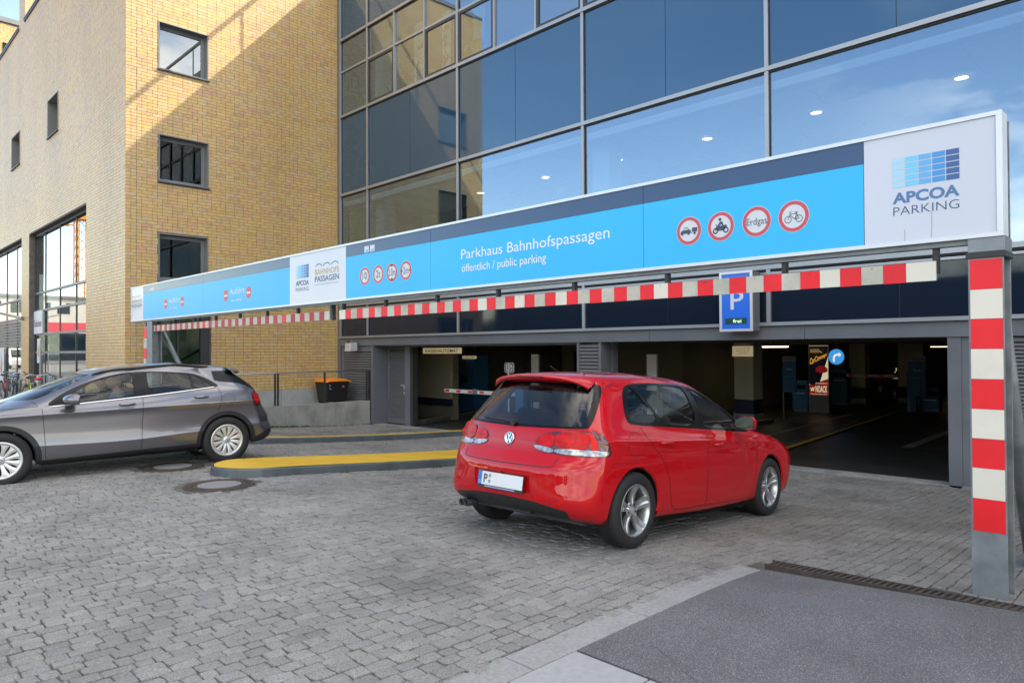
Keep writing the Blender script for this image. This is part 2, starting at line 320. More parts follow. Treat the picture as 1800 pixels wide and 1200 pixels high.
# ------------------------------------------------------------------ ground height
def gz(x, y):
    y0 = 4.3+max(0.0, x+3)*0.5
    t = y-y0
    t = 0.5*(t+math.sqrt(t*t+0.16))-0.05 if t < 3 else t-0.037
    t = min(max(0.0, t), 7.4)
    k = (0.052-0.0014*(max(-19.0, min(0.0, x))+3))/0.052
    return -k*(0.0768*t-0.00373*t*t)
def gzv(x, y):
    y0 = 4.3+np.maximum(0.0, x+3)*0.5; t = y-y0
    t = np.where(t < 3, 0.5*(t+np.sqrt(t*t+0.16))-0.05, t-0.037); t = np.clip(t, 0, 7.4)
    return -(0.052-0.0014*(np.clip(x, -19.0, 0.0)+3))/0.052*(0.0768*t-0.00373*t*t)

# ------------------------------------------------------------------ text and flat print
def text_geo(txt, bold=0.0):
    cu = bpy.data.curves.new('t', 'FONT'); cu.body = txt; cu.size = 1; cu.resolution_u = 3; cu.offset = bold; cu.fill_mode = 'FRONT'
    ob = bpy.data.objects.new('t', cu); COL.objects.link(ob)
    dg = bpy.context.evaluated_depsgraph_get(); me = bpy.data.meshes.new_from_object(ob.evaluated_get(dg))
    V = np.array([v.co[:2] for v in me.vertices]) if len(me.vertices) else np.zeros((0, 2)); F = [tuple(p.vertices) for p in me.polygons]
    bpy.data.objects.remove(ob); bpy.data.curves.remove(cu); bpy.data.meshes.remove(me)
    return V, F
def text(name, txt, x0, x1, z0, z1, y, m, parent, bold=0.0, frame=None, capfit=True, local=False):
    """fit txt in the rectangle x0..x1, z0..z1 on the plane y (facing -Y); frame maps (u, v) to 3D instead"""
    V, F = text_geo(txt, bold)
    a, b = V.min(0), V.max(0)
    if capfit:
        a[1] = 0; b[1] = max(b[1]*0 + 0.70, 0.0) if any(c in txt for c in 'bdfhklABCDEFGHIJKLMNOPQRSTUVWXYZ0123456789t') else 0.52
    U = (V-a)/(b-a)
    fn = frame or (lambda u, v: (x0+(x1-x0)*u, y, z0+(z1-z0)*v))
    mb = MB(); mb.add([fn(u, v) for u, v in U], F)
    return mb.build(name, m, parent, local=local)
def disc_pts(cx, cz, r, y, n=40, sx=1.0): return [(cx+r*sx*math.cos(2*math.pi*k/n), y, cz+r*math.sin(2*math.pi*k/n)) for k in range(n)]
def disc(mb, cx, cz, r, y, n=40): return mb.poly(disc_pts(cx, cz, r, y, n))
def ring(mb, cx, cz, r0, r1, y, n=40, a0=0, a1=2*math.pi):
    full = abs(a1-a0) > 6.28; m = n if full else n+1; vs = []
    for r_ in (r0, r1):
        for k in range(m):
            t = a0+(a1-a0)*k/n; vs.append((cx+r_*math.cos(t), y, cz+r_*math.sin(t)))
    return mb.add(vs, [(k, (k+1) % m, m+(k+1) % m, m+k) for k in range(n)])
def line(mb, pts, w, y):
    for (xa, za), (xb, zb) in zip(pts[:-1], pts[1:]):
        d = math.hypot(xb-xa, zb-za) or 1e-6; nx, nz = -(zb-za)/d*w/2, (xb-xa)/d*w/2
        mb.quad((xa-nx, y, za-nz), (xb-nx, y, zb-nz), (xb+nx, y, zb+nz), (xa+nx, y, za+nz))
    return mb
# ================================================================== SETTING
WX, WY, FY, SY = -19.27, 5.57, 11.55, 5.5
# ground sheet, out to the horizon
def ground():
    xs = np.concatenate([[-900, -300, -100, -60], np.arange(-45, 8.1, 1.0), [20, 60, 200, 900]])
    ys = np.concatenate([[-900, -300, -100, -40, -12, -4], np.arange(-1, 12.6, 0.35), [14, 20, 46, 100, 300, 900]])
    X, Yg = np.meshgrid(xs, ys, indexing='ij'); Z = gzv(X, Yg)-0.045
    Z = np.where((Yg > 11.4), np.minimum(Z, -0.62), Z)
    V = np.stack([X, Yg, Z], -1).reshape(-1, 3); n = len(ys)
    F = [(i*n+j, (i+1)*n+j, (i+1)*n+j+1, i*n+j+1) for i in range(len(xs)-1) for j in range(n-1)]
    o = bpy.data.objects.new('ground', fast_mesh('ground', V, F, [M['plaza']], smooth=True)); COL.objects.link(o); tag(o, kind='structure')
M['plaza'] = mat('plaza paving', (0.20, 0.195, 0.18), 0.8, var=.2, vs=.8)
ground()
# bedding sand between the stones: a finer sheet 14 mm below the stone tops
def bedding():
    xs = np.arange(-40, 3.1, 0.5); ys = np.arange(-3, 11.56, 0.25)
    X, Yg = np.meshgrid(xs, ys, indexing='ij'); Z = gzv(X, Yg)-0.0085
    V = np.stack([X, Yg, Z], -1).reshape(-1, 3); n = len(ys)
    F = [(i*n+j, (i+1)*n+j, (i+1)*n+j+1, i*n+j+1) for i in range(len(xs)-1) for j in range(n-1)
         if not (xs[i] < -17.6 and ys[j] > 5.5) and not (xs[i] >= -2.5 and ys[j] < 4.7)]
    o = bpy.data.objects.new('joint_sand', fast_mesh('joint_sand', V, F, [M['sand']], smooth=True)); COL.objects.link(o); tag(o, kind='structure')
bedding()
MANH = [(-8.58, 3.52, .405, .25), (-10.43, 3.63, .405, .25)]
ISL = [(-9.87, -8.74, 3.73, 11.42), (-13.42, -13.12, 3.6, 11.42)]
def cobbles():
    root = thing('cobblestone_paving', (-6, 5, 0), 'grey granite cobblestone paving of the forecourt between the cars and the garage', 'paving')
    root['kind'] = 'structure'; del root['category']
    quads = []
    x = -37.0; row = 0
    def wx(y, x): return 0.045*math.sin(y*0.55+x*0.35)+0.02*math.sin(y*1.7+x*1.1)
    while x < 0.6:
        w = 0.094+rng.uniform(-.007, .009) if x > -15 else 0.125
        y = -1.2+rng.uniform(0, .2)
        while y < 11.42:
            ln = rng.uniform(.105, .165) if rng.random() < .85 else rng.uniform(.08, .11)
            cx, cy = x+w/2, y+ln/2
            ok = True
            if cx > -2.70 and cy < 5.02: ok = False
            if cx > -2.62 and 5.02 <= cy and abs(cy-(5.20+0.10*(cx+2.5))) < .14: ok = False
            if cx > -2.62 and cy < 5.02+0.15*(cx+2.5)-.0: ok = False
            if cx < -17.45 and cy > 5.45: ok = False
            if cx < -19.0 and cy > 5.4: ok = False
            for mx_, my_, r0, r1 in MANH:
                if math.hypot(max(x-mx_, mx_-x-w, 0), max(y-my_, my_-y-ln, 0)) < r0+.012: ok = False
            for a, b, c, d in ISL:
                if a+.03 < cx < b-.03 and c+.1 < cy < d: ok = False
            if cx > -0.9 and cy > 6.0: ok = False
            if ok: quads.append((x, x+w, y, y+ln))
            y += ln
        x += w; row += 1
    Q = np.array(quads); n = len(Q); g = 0.0016+rng.random((n, 1))*.0024
    x0, x1, y0, y1 = Q[:, 0:1]+g, Q[:, 1:2]-g, Q[:, 2:3]+g, Q[:, 3:4]-g; xm, ym = (x0+x1)/2, (y0+y1)/2
    ox = np.hstack([x0, xm, x1, x1, x1, xm, x0, x0]); oy = np.hstack([y0, y0, y0, ym, y1, y1, y1, ym])
    cut = rng.uniform(.001, .008, (n, 4)); sx_ = np.sign(ox-xm); sy_ = np.sign(oy-ym)
    for c_, idx in enumerate((0, 2, 4, 6)): ox[:, idx] -= sx_[:, idx]*cut[:, c_]*.6; oy[:, idx] -= sy_[:, idx]*cut[:, c_]*.6
    ox += rng.uniform(-.0028, .0028, (n, 8)); oy += rng.uniform(-.0045, .0045, (n, 8))
    ox += 0.045*np.sin(oy*.55+ox*.35)+0.02*np.sin(oy*1.7+ox*1.1)
    cx, cy = ox.mean(1, keepdims=True), oy.mean(1, keepdims=True); h = rng.uniform(-.004, .004, (n, 1)); tx, ty = rng.uniform(-.05, .05, (2, n, 1))
    def lay(s, dz, nz_=0):
        px, py = cx+(ox-cx)*s, cy+(oy-cy)*s; return np.stack([px, py, gzv(px, py)+h+dz+(px-cx)*tx+(py-cy)*ty+(rng.uniform(-nz_, nz_, px.shape) if nz_ else 0)], -1)
    L0, L1, L2 = lay(1.0, -.04), lay(1.0, -.005, .002), lay(.92, -.0006, .0012); Cn = np.stack([cx, cy, gzv(cx, cy)+h+.0012], -1)
    V = np.concatenate([L0, L1, L2, Cn], 1); f9 = []
    for q in range(8):
        r_ = (q+1) % 8; f9 += [(q, r_, 8+r_, 8+q), (8+q, 8+r_, 16+r_, 16+q)]
    for q in (0, 2, 4, 6): f9.append((24, 16+(q-1) % 8, 16+q, 16+(q+1) % 8))
    f9 = np.array(f9); info = list(zip(cx[:, 0], cy[:, 0])); V = V.reshape(-1, 3); F = (np.arange(n)[:, None, None]*25+f9[None]).reshape(-1, 4)
    # the 300 stones that show largest are parts, the rest one mass
    P = np.array([(a, b, gz(a, b)) for a, b in info]); d = P-np.array(CAM)
    dep = d @ np.array(_f2); px = d @ np.array(_r3)/np.maximum(dep, .01)*1252.23+900; py = 600-d @ np.array(_u3)/np.maximum(dep, .01)*1252.23
    vis = (dep > .3) & (px > 5) & (px < 1795) & (py < 1195); score = np.where(vis, 1/np.maximum(dep, .3)**3, 0)
    top = set(np.argsort(-score)[:300].tolist())
    rest = np.array([k not in top for k in range(len(info))])
    Fr = F[np.repeat(rest, len(f9))]; used = np.unique(Fr); remap = np.zeros(len(V), int); remap[used] = np.arange(len(used))
    off = np.array(root.location)
    o = bpy.data.objects.new('cobblestones', fast_mesh('cobblestones', V[used]-off, remap[Fr], [M['stone']])); COL.objects.link(o); o.parent = root; tag(o, kind='stuff')
    f0 = f9
    for k in sorted(top):
        vv = V[k*25:k*25+25]; c = vv.mean(0)
        o = bpy.data.objects.new('cobblestone', fast_mesh('cobblestone', vv-c, f0, [M['stone']])); COL.objects.link(o); o.parent = root; o.location = c-off
cobbles()

# ---- flush kerb strip, slabs and asphalt footway at lower right
M['footway'] = None
def footway_mat():
    m, n, l, p = newmat('dark speckled asphalt'); g = n.new('ShaderNodeNewGeometry')
    def nz(sc, det): 
        k = n.new('ShaderNodeTexNoise'); k.inputs['Scale'].default_value = sc; k.inputs['Detail'].default_value = det; l.new(g.outputs['Position'], k.inputs['Vector']); return k
    a = nz(170, 2); b = nz(1.4, 7); c = nz(30, 4)
    r = n.new('ShaderNodeValToRGB'); e = r.color_ramp.elements
    e[0].position, e[0].color = .33, (0.070, 0.072, 0.080, 1); e[1].position, e[1].color = .72, (0.40, 0.37, 0.33, 1); k = e.new(.56); k.color = (0.120, 0.122, 0.133, 1)
    l.new(a.outputs[0], r.inputs[0])
    mr = n.new('ShaderNodeMapRange'); mr.inputs[1].default_value = .35; mr.inputs[2].default_value = .7; mr.inputs[3].default_value = .86; mr.inputs[4].default_value = 1.2; l.new(b.outputs[0], mr.inputs[0])
    mm = n.new('ShaderNodeMixRGB'); mm.blend_type = 'MULTIPLY'; mm.inputs[0].default_value = 1; l.new(r.outputs[0], mm.inputs[1]); l.new(mr.outputs[0], mm.inputs[2]); l.new(mm.outputs[0], p.inputs['Base Color'])
    p.inputs['Roughness'].default_value = .7
    bp = n.new('ShaderNodeBump'); bp.inputs['Strength'].default_value = .4; bp.inputs['Distance'].default_value = .003; l.new(a.outputs[0], bp.inputs['Height']); l.new(bp.outputs[0], p.inputs['Normal'])
    return m
M['footway'] = footway_mat()
def surf_poly(mb, pts, dz, th=.05):
    """slab with top following the ground, thickness th"""
    top = [(x, y, gz(x, y)+dz) for x, y in pts]
    return mb.prism([(x, y, z-th) for x, y, z in top], (0, 0, th))
fw = thing('footway', (-1.5, 4, 0), None, None); fw['kind'] = 'structure'
def ftop(x): return 5.03+0.15*(x+2.5)
surf_poly(MB(), [(-2.48, 2.93), (-1.62, 2.93), (-2.2, 3.25), (-2.48, 3.12)], 0.004).build('asphalt_panel', M['footway'], fw)
surf_poly(MB(), [(-2.485, 2.925), (-1.5, 2.925), (-2.2, 3.4), (-2.485, 3.3)], -0.004).build('joint_filler', M['asphalt_dark'], fw)
def low_edge(x): return 2.93 if x > -1.618 else float(np.interp(x, [-2.48, -2.2, -1.618], [3.123, 3.253, 2.931]))
xs = sorted({-2.48, -2.2, -1.618, *[round(float(v), 3) for v in np.arange(-2.4, 3.01, .2)]}); V = []
for x in xs:
    y0_, y1_ = low_edge(x), ftop(x)
    for k in range(9): y = y0_+(y1_-y0_)*k/8; V.append((x, y, gz(x, y)+.004))
    V.append((x, y1_, gz(x, y1_)-.05)); 
F = [(i*10+k, (i+1)*10+k, (i+1)*10+k+1, i*10+k+1) for i in range(len(xs)-1) for k in range(9)]
mb = MB(); mb.add(V, F); mb.build('asphalt_panel', M['footway'], fw)
ks = thing('kerb_strip', (-2.6, 4, 0), None, None); ks['kind'] = 'structure'
y = 1.6; M['kerbstone'] = mat('granite kerbstone', (0.30, 0.30, 0.295), .7, var=.16, vs=40, dirt=.35, dirt_col=(.17, .165, .15), ds=3, bump=.4, bs=90)
while y < 5.0:
    l_ = min(1.0, 5.05-y); surf_poly(MB(), [(-2.70, y+.004), (-2.487, y+.004), (-2.487, y+l_-.004), (-2.70, y+l_-.004)], .002, .06).build('kerbstone', M['kerbstone'], ks, bevel=.005); y += l_
M['slab'] = mat('smooth granite slab', (0.34, 0.345, 0.345), .65, var=.09, vs=20, bump=.2, bs=120)
sl = thing('granite_slabs', (-2, 2.7, 0), None, None); sl['kind'] = 'structure'
for x0, x1 in ((-2.48, -2.02), (-2.01, -1.5), (-1.49, -1.0), (-.99, -.5), (-.49, 0)):
    surf_poly(MB(), [(x0, 2.42), (x1, 2.42), (x1, 2.915), (x0, 2.915)], .003, .05).build('slab', M['slab'], sl, bevel=.004)
B('small_stone_bed', M['sand'], sl, -2.48, 0.0, -1.0, 2.415, -.06, -.012)
mb = MB(); rr = random.Random(3)
yy = -0.4
while yy < 2.3:
    xx = -2.47
    while xx < -.2:
        w_ = rr.uniform(.07, .1); mb.prism([(xx+.004, yy+rr.uniform(.002, .01), -.04), (xx+w_-.004, yy+rr.uniform(.002, .01), -.04), (xx+w_-.006, yy+.085, -.04), (xx+.004, yy+.086, -.04)], (0, 0, .04+rr.uniform(-.003, .003))); xx += w_
    yy += .095
o = mb.build('small_cobbles', M['stone'], sl); tag(o, kind='stuff')

# ---- drain grating across the drive
dg_ = thing('drain_grating', (-1.5, 5.25, 0), 'rusty slotted drain grating in the paving in front of the striped post', 'drain')
def dl(x, s): return 5.20+0.10*(x+2.5)+s*.070
for s in (-1, 1):
    MB().prism([(-2.5, dl(-2.5, s)-s*.011, -.08), (1.5, dl(1.5, s)-s*.011, -.08), (1.5, dl(1.5, s), -.08), (-2.5, dl(-2.5, s), -.08)], (0, 0, .078)).build('frame_rail', M['iron'], dg_)
x = -2.48
M['void'] = mat('dark drain', (.008, .008, .008), .9)
MB().prism([(-2.5, dl(-2.5, -.8), -.09), (1.5, dl(1.5, -.8), -.09), (1.5, dl(1.5, .8), -.09), (-2.5, dl(-2.5, .8), -.09)], (0, 0, .02)).build('gutter', M['void'], dg_)
barm = None
while x < 1.4:
    yc = dl(x, 0)
    if barm is None:
        o = MB().prism([(-.011, -.060, -.03), (.011, -.060, -.03), (.029, .060, -.03), (.007, .060, -.03)], (0, 0, .026)).build('bar', M['iron'], dg_, local=True); barm = o
    else:
        o = barm.copy(); COL.objects.link(o); o.parent = dg_
    o.location = (x+1.5, yc-5.25, 0.0); x += .043

dg_.location.z = -.008
# ---- manhole covers
def manhole(cx, cy, r0, r1, label):
    t = thing('manhole_cover', (cx, cy, 0), label, 'manhole cover', 'manhole covers in the cobbles')
    z = gz(cx, cy)
    MB().lathe([(r0, -.05), (r0, .004), (r0-.03, .006), (r0-.035, .002), (r1+.035, .002), (r1+.03, .006), (r1, .006), (r1, -.05)], 48).build('iron_rim', M['iron'], t, local=True)
    mb = MB()
    for k in range(28):
        a = 2*math.pi*k/28; M_ = Matrix.Rotation(a, 4, 'Z'); c = [M_ @ Vector(p) for p in ((r1+.045, -.012, .0), (r0-.045, -.016, .0), (r0-.045, .016, .0), (r1+.045, .012, .0))]
        mb.prism(c, (0, 0, .007))
    tag(mb.build('rim_studs', M['iron'], t, local=True), kind='stuff')
    MB().lathe([(r0+.001, -.006), (r0+.11, -.012)], 48).build('mortar_collar', M['sand'], t, local=True)
    MB().lathe([(0, .007), (r1-.004, .007), (r1-.004, -.02)], 40).build('concrete_plug', M['manhole_c'], t, local=True)
    t.location.z = z+.006
M['manhole_c'] = mat('manhole concrete', (0.22, 0.22, 0.225), .6, var=.12, vs=20, bump=.2)
manhole(*MANH[0], 'round manhole cover in the cobbles in front of the yellow island tip')
manhole(*MANH[1], 'round manhole cover beside the grey car, farther one of the two')

# ---- painted kerb islands
def island(x0, x1, y0, y1, label, tip=True, h=.115):
    t = thing('traffic_island', ((x0+x1)/2, y0, 0), label, 'kerb island', None)
    w = x1-x0; pts = []
    r = min(w/2, .55)
    if tip:
        for k in range(13):
            a = math.pi+math.pi*k/12; pts.append(((x0+x1)/2+w/2*math.cos(a), y0+r+r*math.sin(a)))
    else: pts = [(x0, y0), (x1, y0)]
    pts += [(x1, y0+s*(y1-y0)) for s in (.3, .5, .75, 1)] + [(x0, y0+s*(y1-y0)) for s in (1, .75, .5, .3)]
    n = len(pts); cx = (x0+x1)/2
    def sh(p, d): 
        return (p[0]+(d if p[0] < cx-.01 else (-d if p[0] > cx+.01 else 0)), p[1]+(d if p[1] < y0+r*.7 else 0))
    V = [(p[0], p[1], gz(*p)-.05) for p in pts]; V += [(*sh(p, .012), gz(*p)+h-.02) for p in pts]; V += [(*sh(p, .03), gz(*p)+h) for p in pts]
    MB().add(V, [(i, (i+1) % n, n+(i+1) % n, n+i) for i in range(n)]+[(n+i, n+(i+1) % n, 2*n+(i+1) % n, 2*n+i) for i in range(n)]).build('kerb_side', M['kerb_grey'], t)
    # yellow painted top, ragged at its edge
    ip = []
    rr = random.Random(5)
    dense = []
    for i in range(n):
        a, b = Vector(pts[i]), Vector(pts[(i+1) % n]); m_ = max(1, int((b-a).length/.12))
        for k in range(m_): dense.append(a.lerp(b, k/m_))
    for p in dense:
        q = sh(p, .03+rr.uniform(0, .012)); ip.append((q[0], q[1], gz(*q)+h+.002))
    c = ((x0+x1)/2)
    V = [(x, y, z) for x, y, z in ip]; m_ = len(V); V += [(c, y, gz(c, y)+h+.002) for x, y, z in ip]
    MB().add(V, [(i, (i+1) % m_, m_+(i+1) % m_, m_+i) for i in range(m_)]).build('painted_top', M['yellow'], t)
    return t
island(*ISL[0], 'wide yellow topped kerb island with rounded end between the two cars')
island(*ISL[1], 'narrow yellow topped kerb island behind the grey car', tip=False)

# ================================================================== BRICK BUILDING
def right_T(v): return (WX-v[1], v[0], v[2])         # u = Y, depth inwards = -X
def left_T(v): return (v[0], WY+v[1], v[2])          # u = X, depth inwards = +Y
class TB(MB):
    def __init__(s, T): MB.__init__(s); s.T = T
    def add(s, vs, fs): return MB.add(s, [s.T(tuple(v)) for v in vs], fs)
def holed(mb, u0, u1, z0, z1, d0, d1, holes):
    us = sorted({u0, u1, *[h[0] for h in holes], *[h[1] for h in holes]}); zs = sorted({z0, z1, *[h[2] for h in holes], *[h[3] for h in holes]})
    us = [u for u in us if u0 <= u <= u1]; zs = [z for z in zs if z0 <= z <= z1]
    for a, b in zip(us[:-1], us[1:]):
        for c, d in zip(zs[:-1], zs[1:]):
            if not any(h[0] <= (a+b)/2 <= h[1] and h[2] <= (c+d)/2 <= h[3] for h in holes): mb.box(a, b, d0, d1, c, d)
def pixpos(P):
    d = np.asarray(P)-np.array(CAM); dep = d @ np.array(_f2)
    return d @ np.array(_r3)/np.maximum(dep, .01)*1252.23+900, 600-d @ np.array(_u3)/np.maximum(dep, .01)*1252.23, dep
def bricks(root, T, u0, u1, z0, z1, holes, seed, n_ind, visf, ujoint=None, face=None):
    rg = np.random.default_rng(seed); H = 1/12.0; items = []
    ncourse = int(round((z1-z0)/H))
    for c in range(ncourse):
        za = z0+c*H; u = u0; prev = None
        seq = []
        off = 0.0 if c % 2 == 0 else 0.125
        if off: seq.append((u, u+off)); u += off
        while u < u1-.01:
            ln = .25 if rg.random() < .74 else .125
            if u+ln > u1-.06: ln = u1-u
            seq.append((u, u+ln)); u += ln
        for a, b in seq:
            segs = [(a, b)]
            if ujoint is not None and a < ujoint-.001 < b: segs = [(a, ujoint-.003), (ujoint+.003, b)]
            for h in holes:
                if h[2]-.01 < za+H/2 < h[3]+.01:
                    ns = []
                    for s0, s1 in segs:
                        if s1 <= h[0] or s0 >= h[1]: ns.append((s0, s1))
                        else:
                            if s0 < h[0]-.02: ns.append((s0, h[0]))
                            if s1 > h[1]+.02: ns.append((h[1], s1))
                    segs = ns
            for s0, s1 in segs:
                if s1-s0 > .03: items.append((s0, s1, za))
    A = np.array(items); j = rg.uniform(-.0012, .0012, (len(A), 3)); g = .0048
    a, b, z = A[:, 0]+g, A[:, 1]-g, A[:, 2]
    d0 = j[:, 0]; zz0, zz1 = z+g, z+H-g
    cs = [(a, d0, zz0), (b, d0, zz0), (b, d0, zz1), (a, d0, zz1), (a, d0+.02, zz0), (b, d0+.02, zz0), (b, d0+.02, zz1), (a, d0+.02, zz1)]
    V = np.zeros((len(A), 8, 3))
    for k, (p, q, r_) in enumerate(cs):
        t = T((p, q, r_)); V[:, k, 0], V[:, k, 1], V[:, k, 2] = t[0], t[1], t[2]
    f = np.array([(0, 1, 2, 3), (0, 4, 5, 1), (1, 5, 6, 2), (2, 6, 7, 3), (3, 7, 4, 0)])
    if n_ind:
        cen = V.mean(1); px, py, dep = pixpos(cen)
        w_ = np.abs(pixpos(V[:, 1])[0]-pixpos(V[:, 0])[0])
        ok = visf(px, py); sc = np.where(ok, w_, 0); top = np.argsort(-sc)[:n_ind]
    else: top = np.array([], int)
    mask = np.ones(len(A), bool); mask[top] = False
    Vr = V[mask].reshape(-1, 3)-np.array(root.location); Fr = (np.arange(mask.sum())[:, None, None]*8+f[None]).reshape(-1, 4)
    o = bpy.data.objects.new('bricks', fast_mesh('bricks', Vr, Fr, [M['brick']])); COL.objects.link(o); o.parent = root; tag(o, kind='stuff')
    cache = {}
    for k in top:
        key = round(float(A[k, 1]-A[k, 0]), 3)
        c = V[k].mean(0)
        if key not in cache: cache[key] = fast_mesh('brick', V[k]-c, f, [M['brick']])
        o = bpy.data.objects.new('brick', cache[key]); COL.objects.link(o); o.parent = root; o.location = c-np.array(root.location)
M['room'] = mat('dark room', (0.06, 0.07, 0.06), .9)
M['reveal'] = mat('grey reveal sheet', (0.20, 0.21, 0.215), .5, metal=.1, var=.05, vs=2)
def punched_window(root, T, u0, u1, z0, z1, depth=.26, sill=True, right=True):
    """metal lined window set deep in the brick; window > lining, frame, pane, sill"""
    w = TB(T); pr = -.02
    w.box(u0, u0+.025, pr, depth, z0, z1); w.box(u1-.025, u1, pr, depth, z0, z1); w.box(u0+.025, u1-.025, pr, depth, z1-.025, z1); w.box(u0+.025, u1-.025, pr+.02, depth, z0, z0+.03)
    win = w.build('window', M['reveal'], root)
    a, b, c, d = u0+.027, u1-.027, z0+.032, z1-.027; fw_ = .055
    w = TB(T); w.box(a, a+fw_, depth-.07, depth-.005, c, d); w.box(b-fw_, b, depth-.07, depth-.005, c, d); w.box(a+fw_, b-fw_, depth-.07, depth-.005, c, c+fw_); w.box(a+fw_, b-fw_, depth-.07, depth-.005, d-fw_, d)
    for (p, q, r_, s_) in ((a+fw_, a+fw_+.03, c+fw_, d-fw_), (b-fw_-.03, b-fw_, c+fw_, d-fw_), (a+fw_+.03, b-fw_-.03, c+fw_, c+fw_+.03), (a+fw_+.03, b-fw_-.03, d-fw_-.03, d-fw_)): w.box(p, q, depth-.055, depth-.01, r_, s_)
    w.build('frame', M['frame'], win)
    w = TB(T); w.box(a+fw_+.03, b-fw_-.03, depth-.035, depth-.03, c+fw_+.03, d-fw_-.03); w.build('pane', M['sky_glass'] if z0 > 8.8 and u0 > 0 else M['small_glass'], win)
    if sill:
        w = TB(T); w.box(u0-.025, u1+.025, -.055, -.021, z0-.035, z0-.003); w.box(u0+.001, u1-.001, -.021, .02, z0-.033, z0-.001); w.build('sill', M['dark_frame'], win)
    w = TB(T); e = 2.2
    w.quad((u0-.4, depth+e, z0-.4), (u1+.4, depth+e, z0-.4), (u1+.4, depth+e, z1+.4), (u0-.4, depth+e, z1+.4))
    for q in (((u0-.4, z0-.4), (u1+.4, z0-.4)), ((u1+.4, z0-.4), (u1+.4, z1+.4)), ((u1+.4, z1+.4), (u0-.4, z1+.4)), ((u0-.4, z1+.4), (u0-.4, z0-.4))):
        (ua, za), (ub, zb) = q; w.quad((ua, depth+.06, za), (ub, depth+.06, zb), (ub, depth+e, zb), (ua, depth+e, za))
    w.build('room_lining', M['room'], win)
    return win
bb = thing('brick_building', (WX, WY, 0), 'yellow clinker brick building with deep set square windows left of the glass facade', 'building')
TOP = 13.80
HR = [(6.33, 7.60, 8.87, 10.10), (6.34, 7.61, 5.975, 7.195), (6.34, 7.60, 3.43, 4.655), (6.05, 7.68, .02, 2.78)]
HL = [(-27.36, -26.0, 8.64, 9.87), (-33.2, -31.73, 8.66, 9.89), (-30.1, -22.78, -.05, 5.80), (-41.0, -31.37, -.05, 5.80)]
w = TB(right_T); holed(w, WY+.3, 11.53, -.6, TOP-.1, .0055, .30, HR); w.build('wall', M['mortar'], bb)
w = TB(left_T); holed(w, -46, WX-.006, -.1, TOP-.1, .0055, .30, HL); w.build('wall', M['mortar'], bb)
bricks(bb, right_T, WY, 11.53, 0.515+1/12*0, 0.515+1/12*159, HR, 11, 300, lambda x, y: (x > 222) & (x < 590) & (y > 5) & (y < 640) & ~((y > 505-(x-231)*.2) & (y < 600)), ujoint=5.83)
bricks(bb, left_T, -46.0, WX, 0.515-1/12*6, 0.515+1/12*159, HL, 12, 300, lambda x, y: (x > 5) & (x < 219) & (y > 5) & (y < 620))
# expansion joint
w = TB(right_T); w.box(5.8265, 5.8335, -.001, .004, -.1, TOP-.15); w.build('expansion_joint', M['mortar_pale'] if 'mortar_pale' in M else mat('pale joint filler', (.42, .38, .33), .9), bb)
for h in HR[:3]: punched_window(bb, right_T, *h)
for h in HL[:2]: punched_window(bb, left_T, *h, depth=.42)
w = TB(left_T)
for a, b in ((-46.0, -31.95), (-30.95, WX-.0)): w.box(a, b, -.04, .35, TOP-.1, TOP-.02)
w.build('coping', M['dark_frame'], bb)
w = TB(left_T)
for a, b in ((-46.0, -31.95), (-30.95, WX-.0)): w.box(a, b, -.055, .36, TOP-.019, TOP+.03)
w.build('coping_cap', M['frame'], bb)
w = TB(right_T); w.box(WY+.36, 11.5, -.04, .35, TOP-.1, TOP+.03); w.build('coping', M['frame'], bb)
# pier and setback wall above the roof line
MB().box(-31.93, -30.97, WY+.006, 7.2, TOP-.1, 19).build('pier', M['mortar'], bb)
bricks(bb, lambda v: (v[0], WY+v[1], v[2]), -31.95, -30.95, TOP-.1, TOP-.1+1/12*60, [], 14, 0, None)
bricks(bb, lambda v: (-30.95-v[1], v[0], v[2]), WY, 7.2, TOP-.1, TOP-.1+1/12*60, [], 15, 0, None)
B('roof', M['concrete'], bb, -46, WX-.31, WY+.37, 34, TOP-.3, TOP-.12)
B('rear_wall', M['mortar'], bb, WX-.31, WX-.02, 11.6, 34, -.5, TOP-.3)
# ground floor window beside the left post, with a bird sticker on its pane
w = TB(right_T); w.box(7.45, 7.68, .10, .22, .02, 2.78); w.box(6.05, 7.45, .10, .22, 2.62, 2.78); w.box(6.05, 6.13, .10, .22, .02, 2.62); w.box(6.85, 6.89, .12, .20, .02, 2.62)
gw = w.build('large_window', M['dark_frame'], bb)
w = TB(right_T); w.box(6.13, 6.85, .15, .156, .02, 2.62); w.box(6.89, 7.45, .15, .156, .02, 2.62); w.build('pane', M['stair_glass'], gw)
w = TB(right_T)
bird = [(-.20, .08), (-.08, .05), (-.02, .12), (.02, .17), (.05, .10), (.06, .03), (.17, -.02), (.20, -.06), (.10, -.07), (.02, -.12), (-.05, -.16), (-.04, -.08), (-.12, -.03), (-.17, .02)]
w.poly([(6.50+a*.9, .146, 1.62+b*.95) for a, b in bird]); w.build('bird_sticker', M['text_black'], gw)
w = TB(right_T); w.quad((5.7, 3.0, -.5), (8.2, 3.0, -.5), (8.2, 3.0, 3.1), (5.7, 3.0, 3.1)); w.quad((5.7, .3, 3.1), (8.2, .3, 3.1), (8.2, 3.0, 3.1), (5.7, 3.0, 3.1)); w.quad((8.2, .3, -.5), (8.2, 3, -.5), (8.2, 3, 3.1), (8.2, .3, 3.1)); w.quad((5.7, .3, -.5), (5.7, 3, -.5), (5.7, 3, 3.1), (5.7, .3, 3.1))
w.build('stairwell', mat('stairwell wall', (.34, .40, .37), .8), gw)
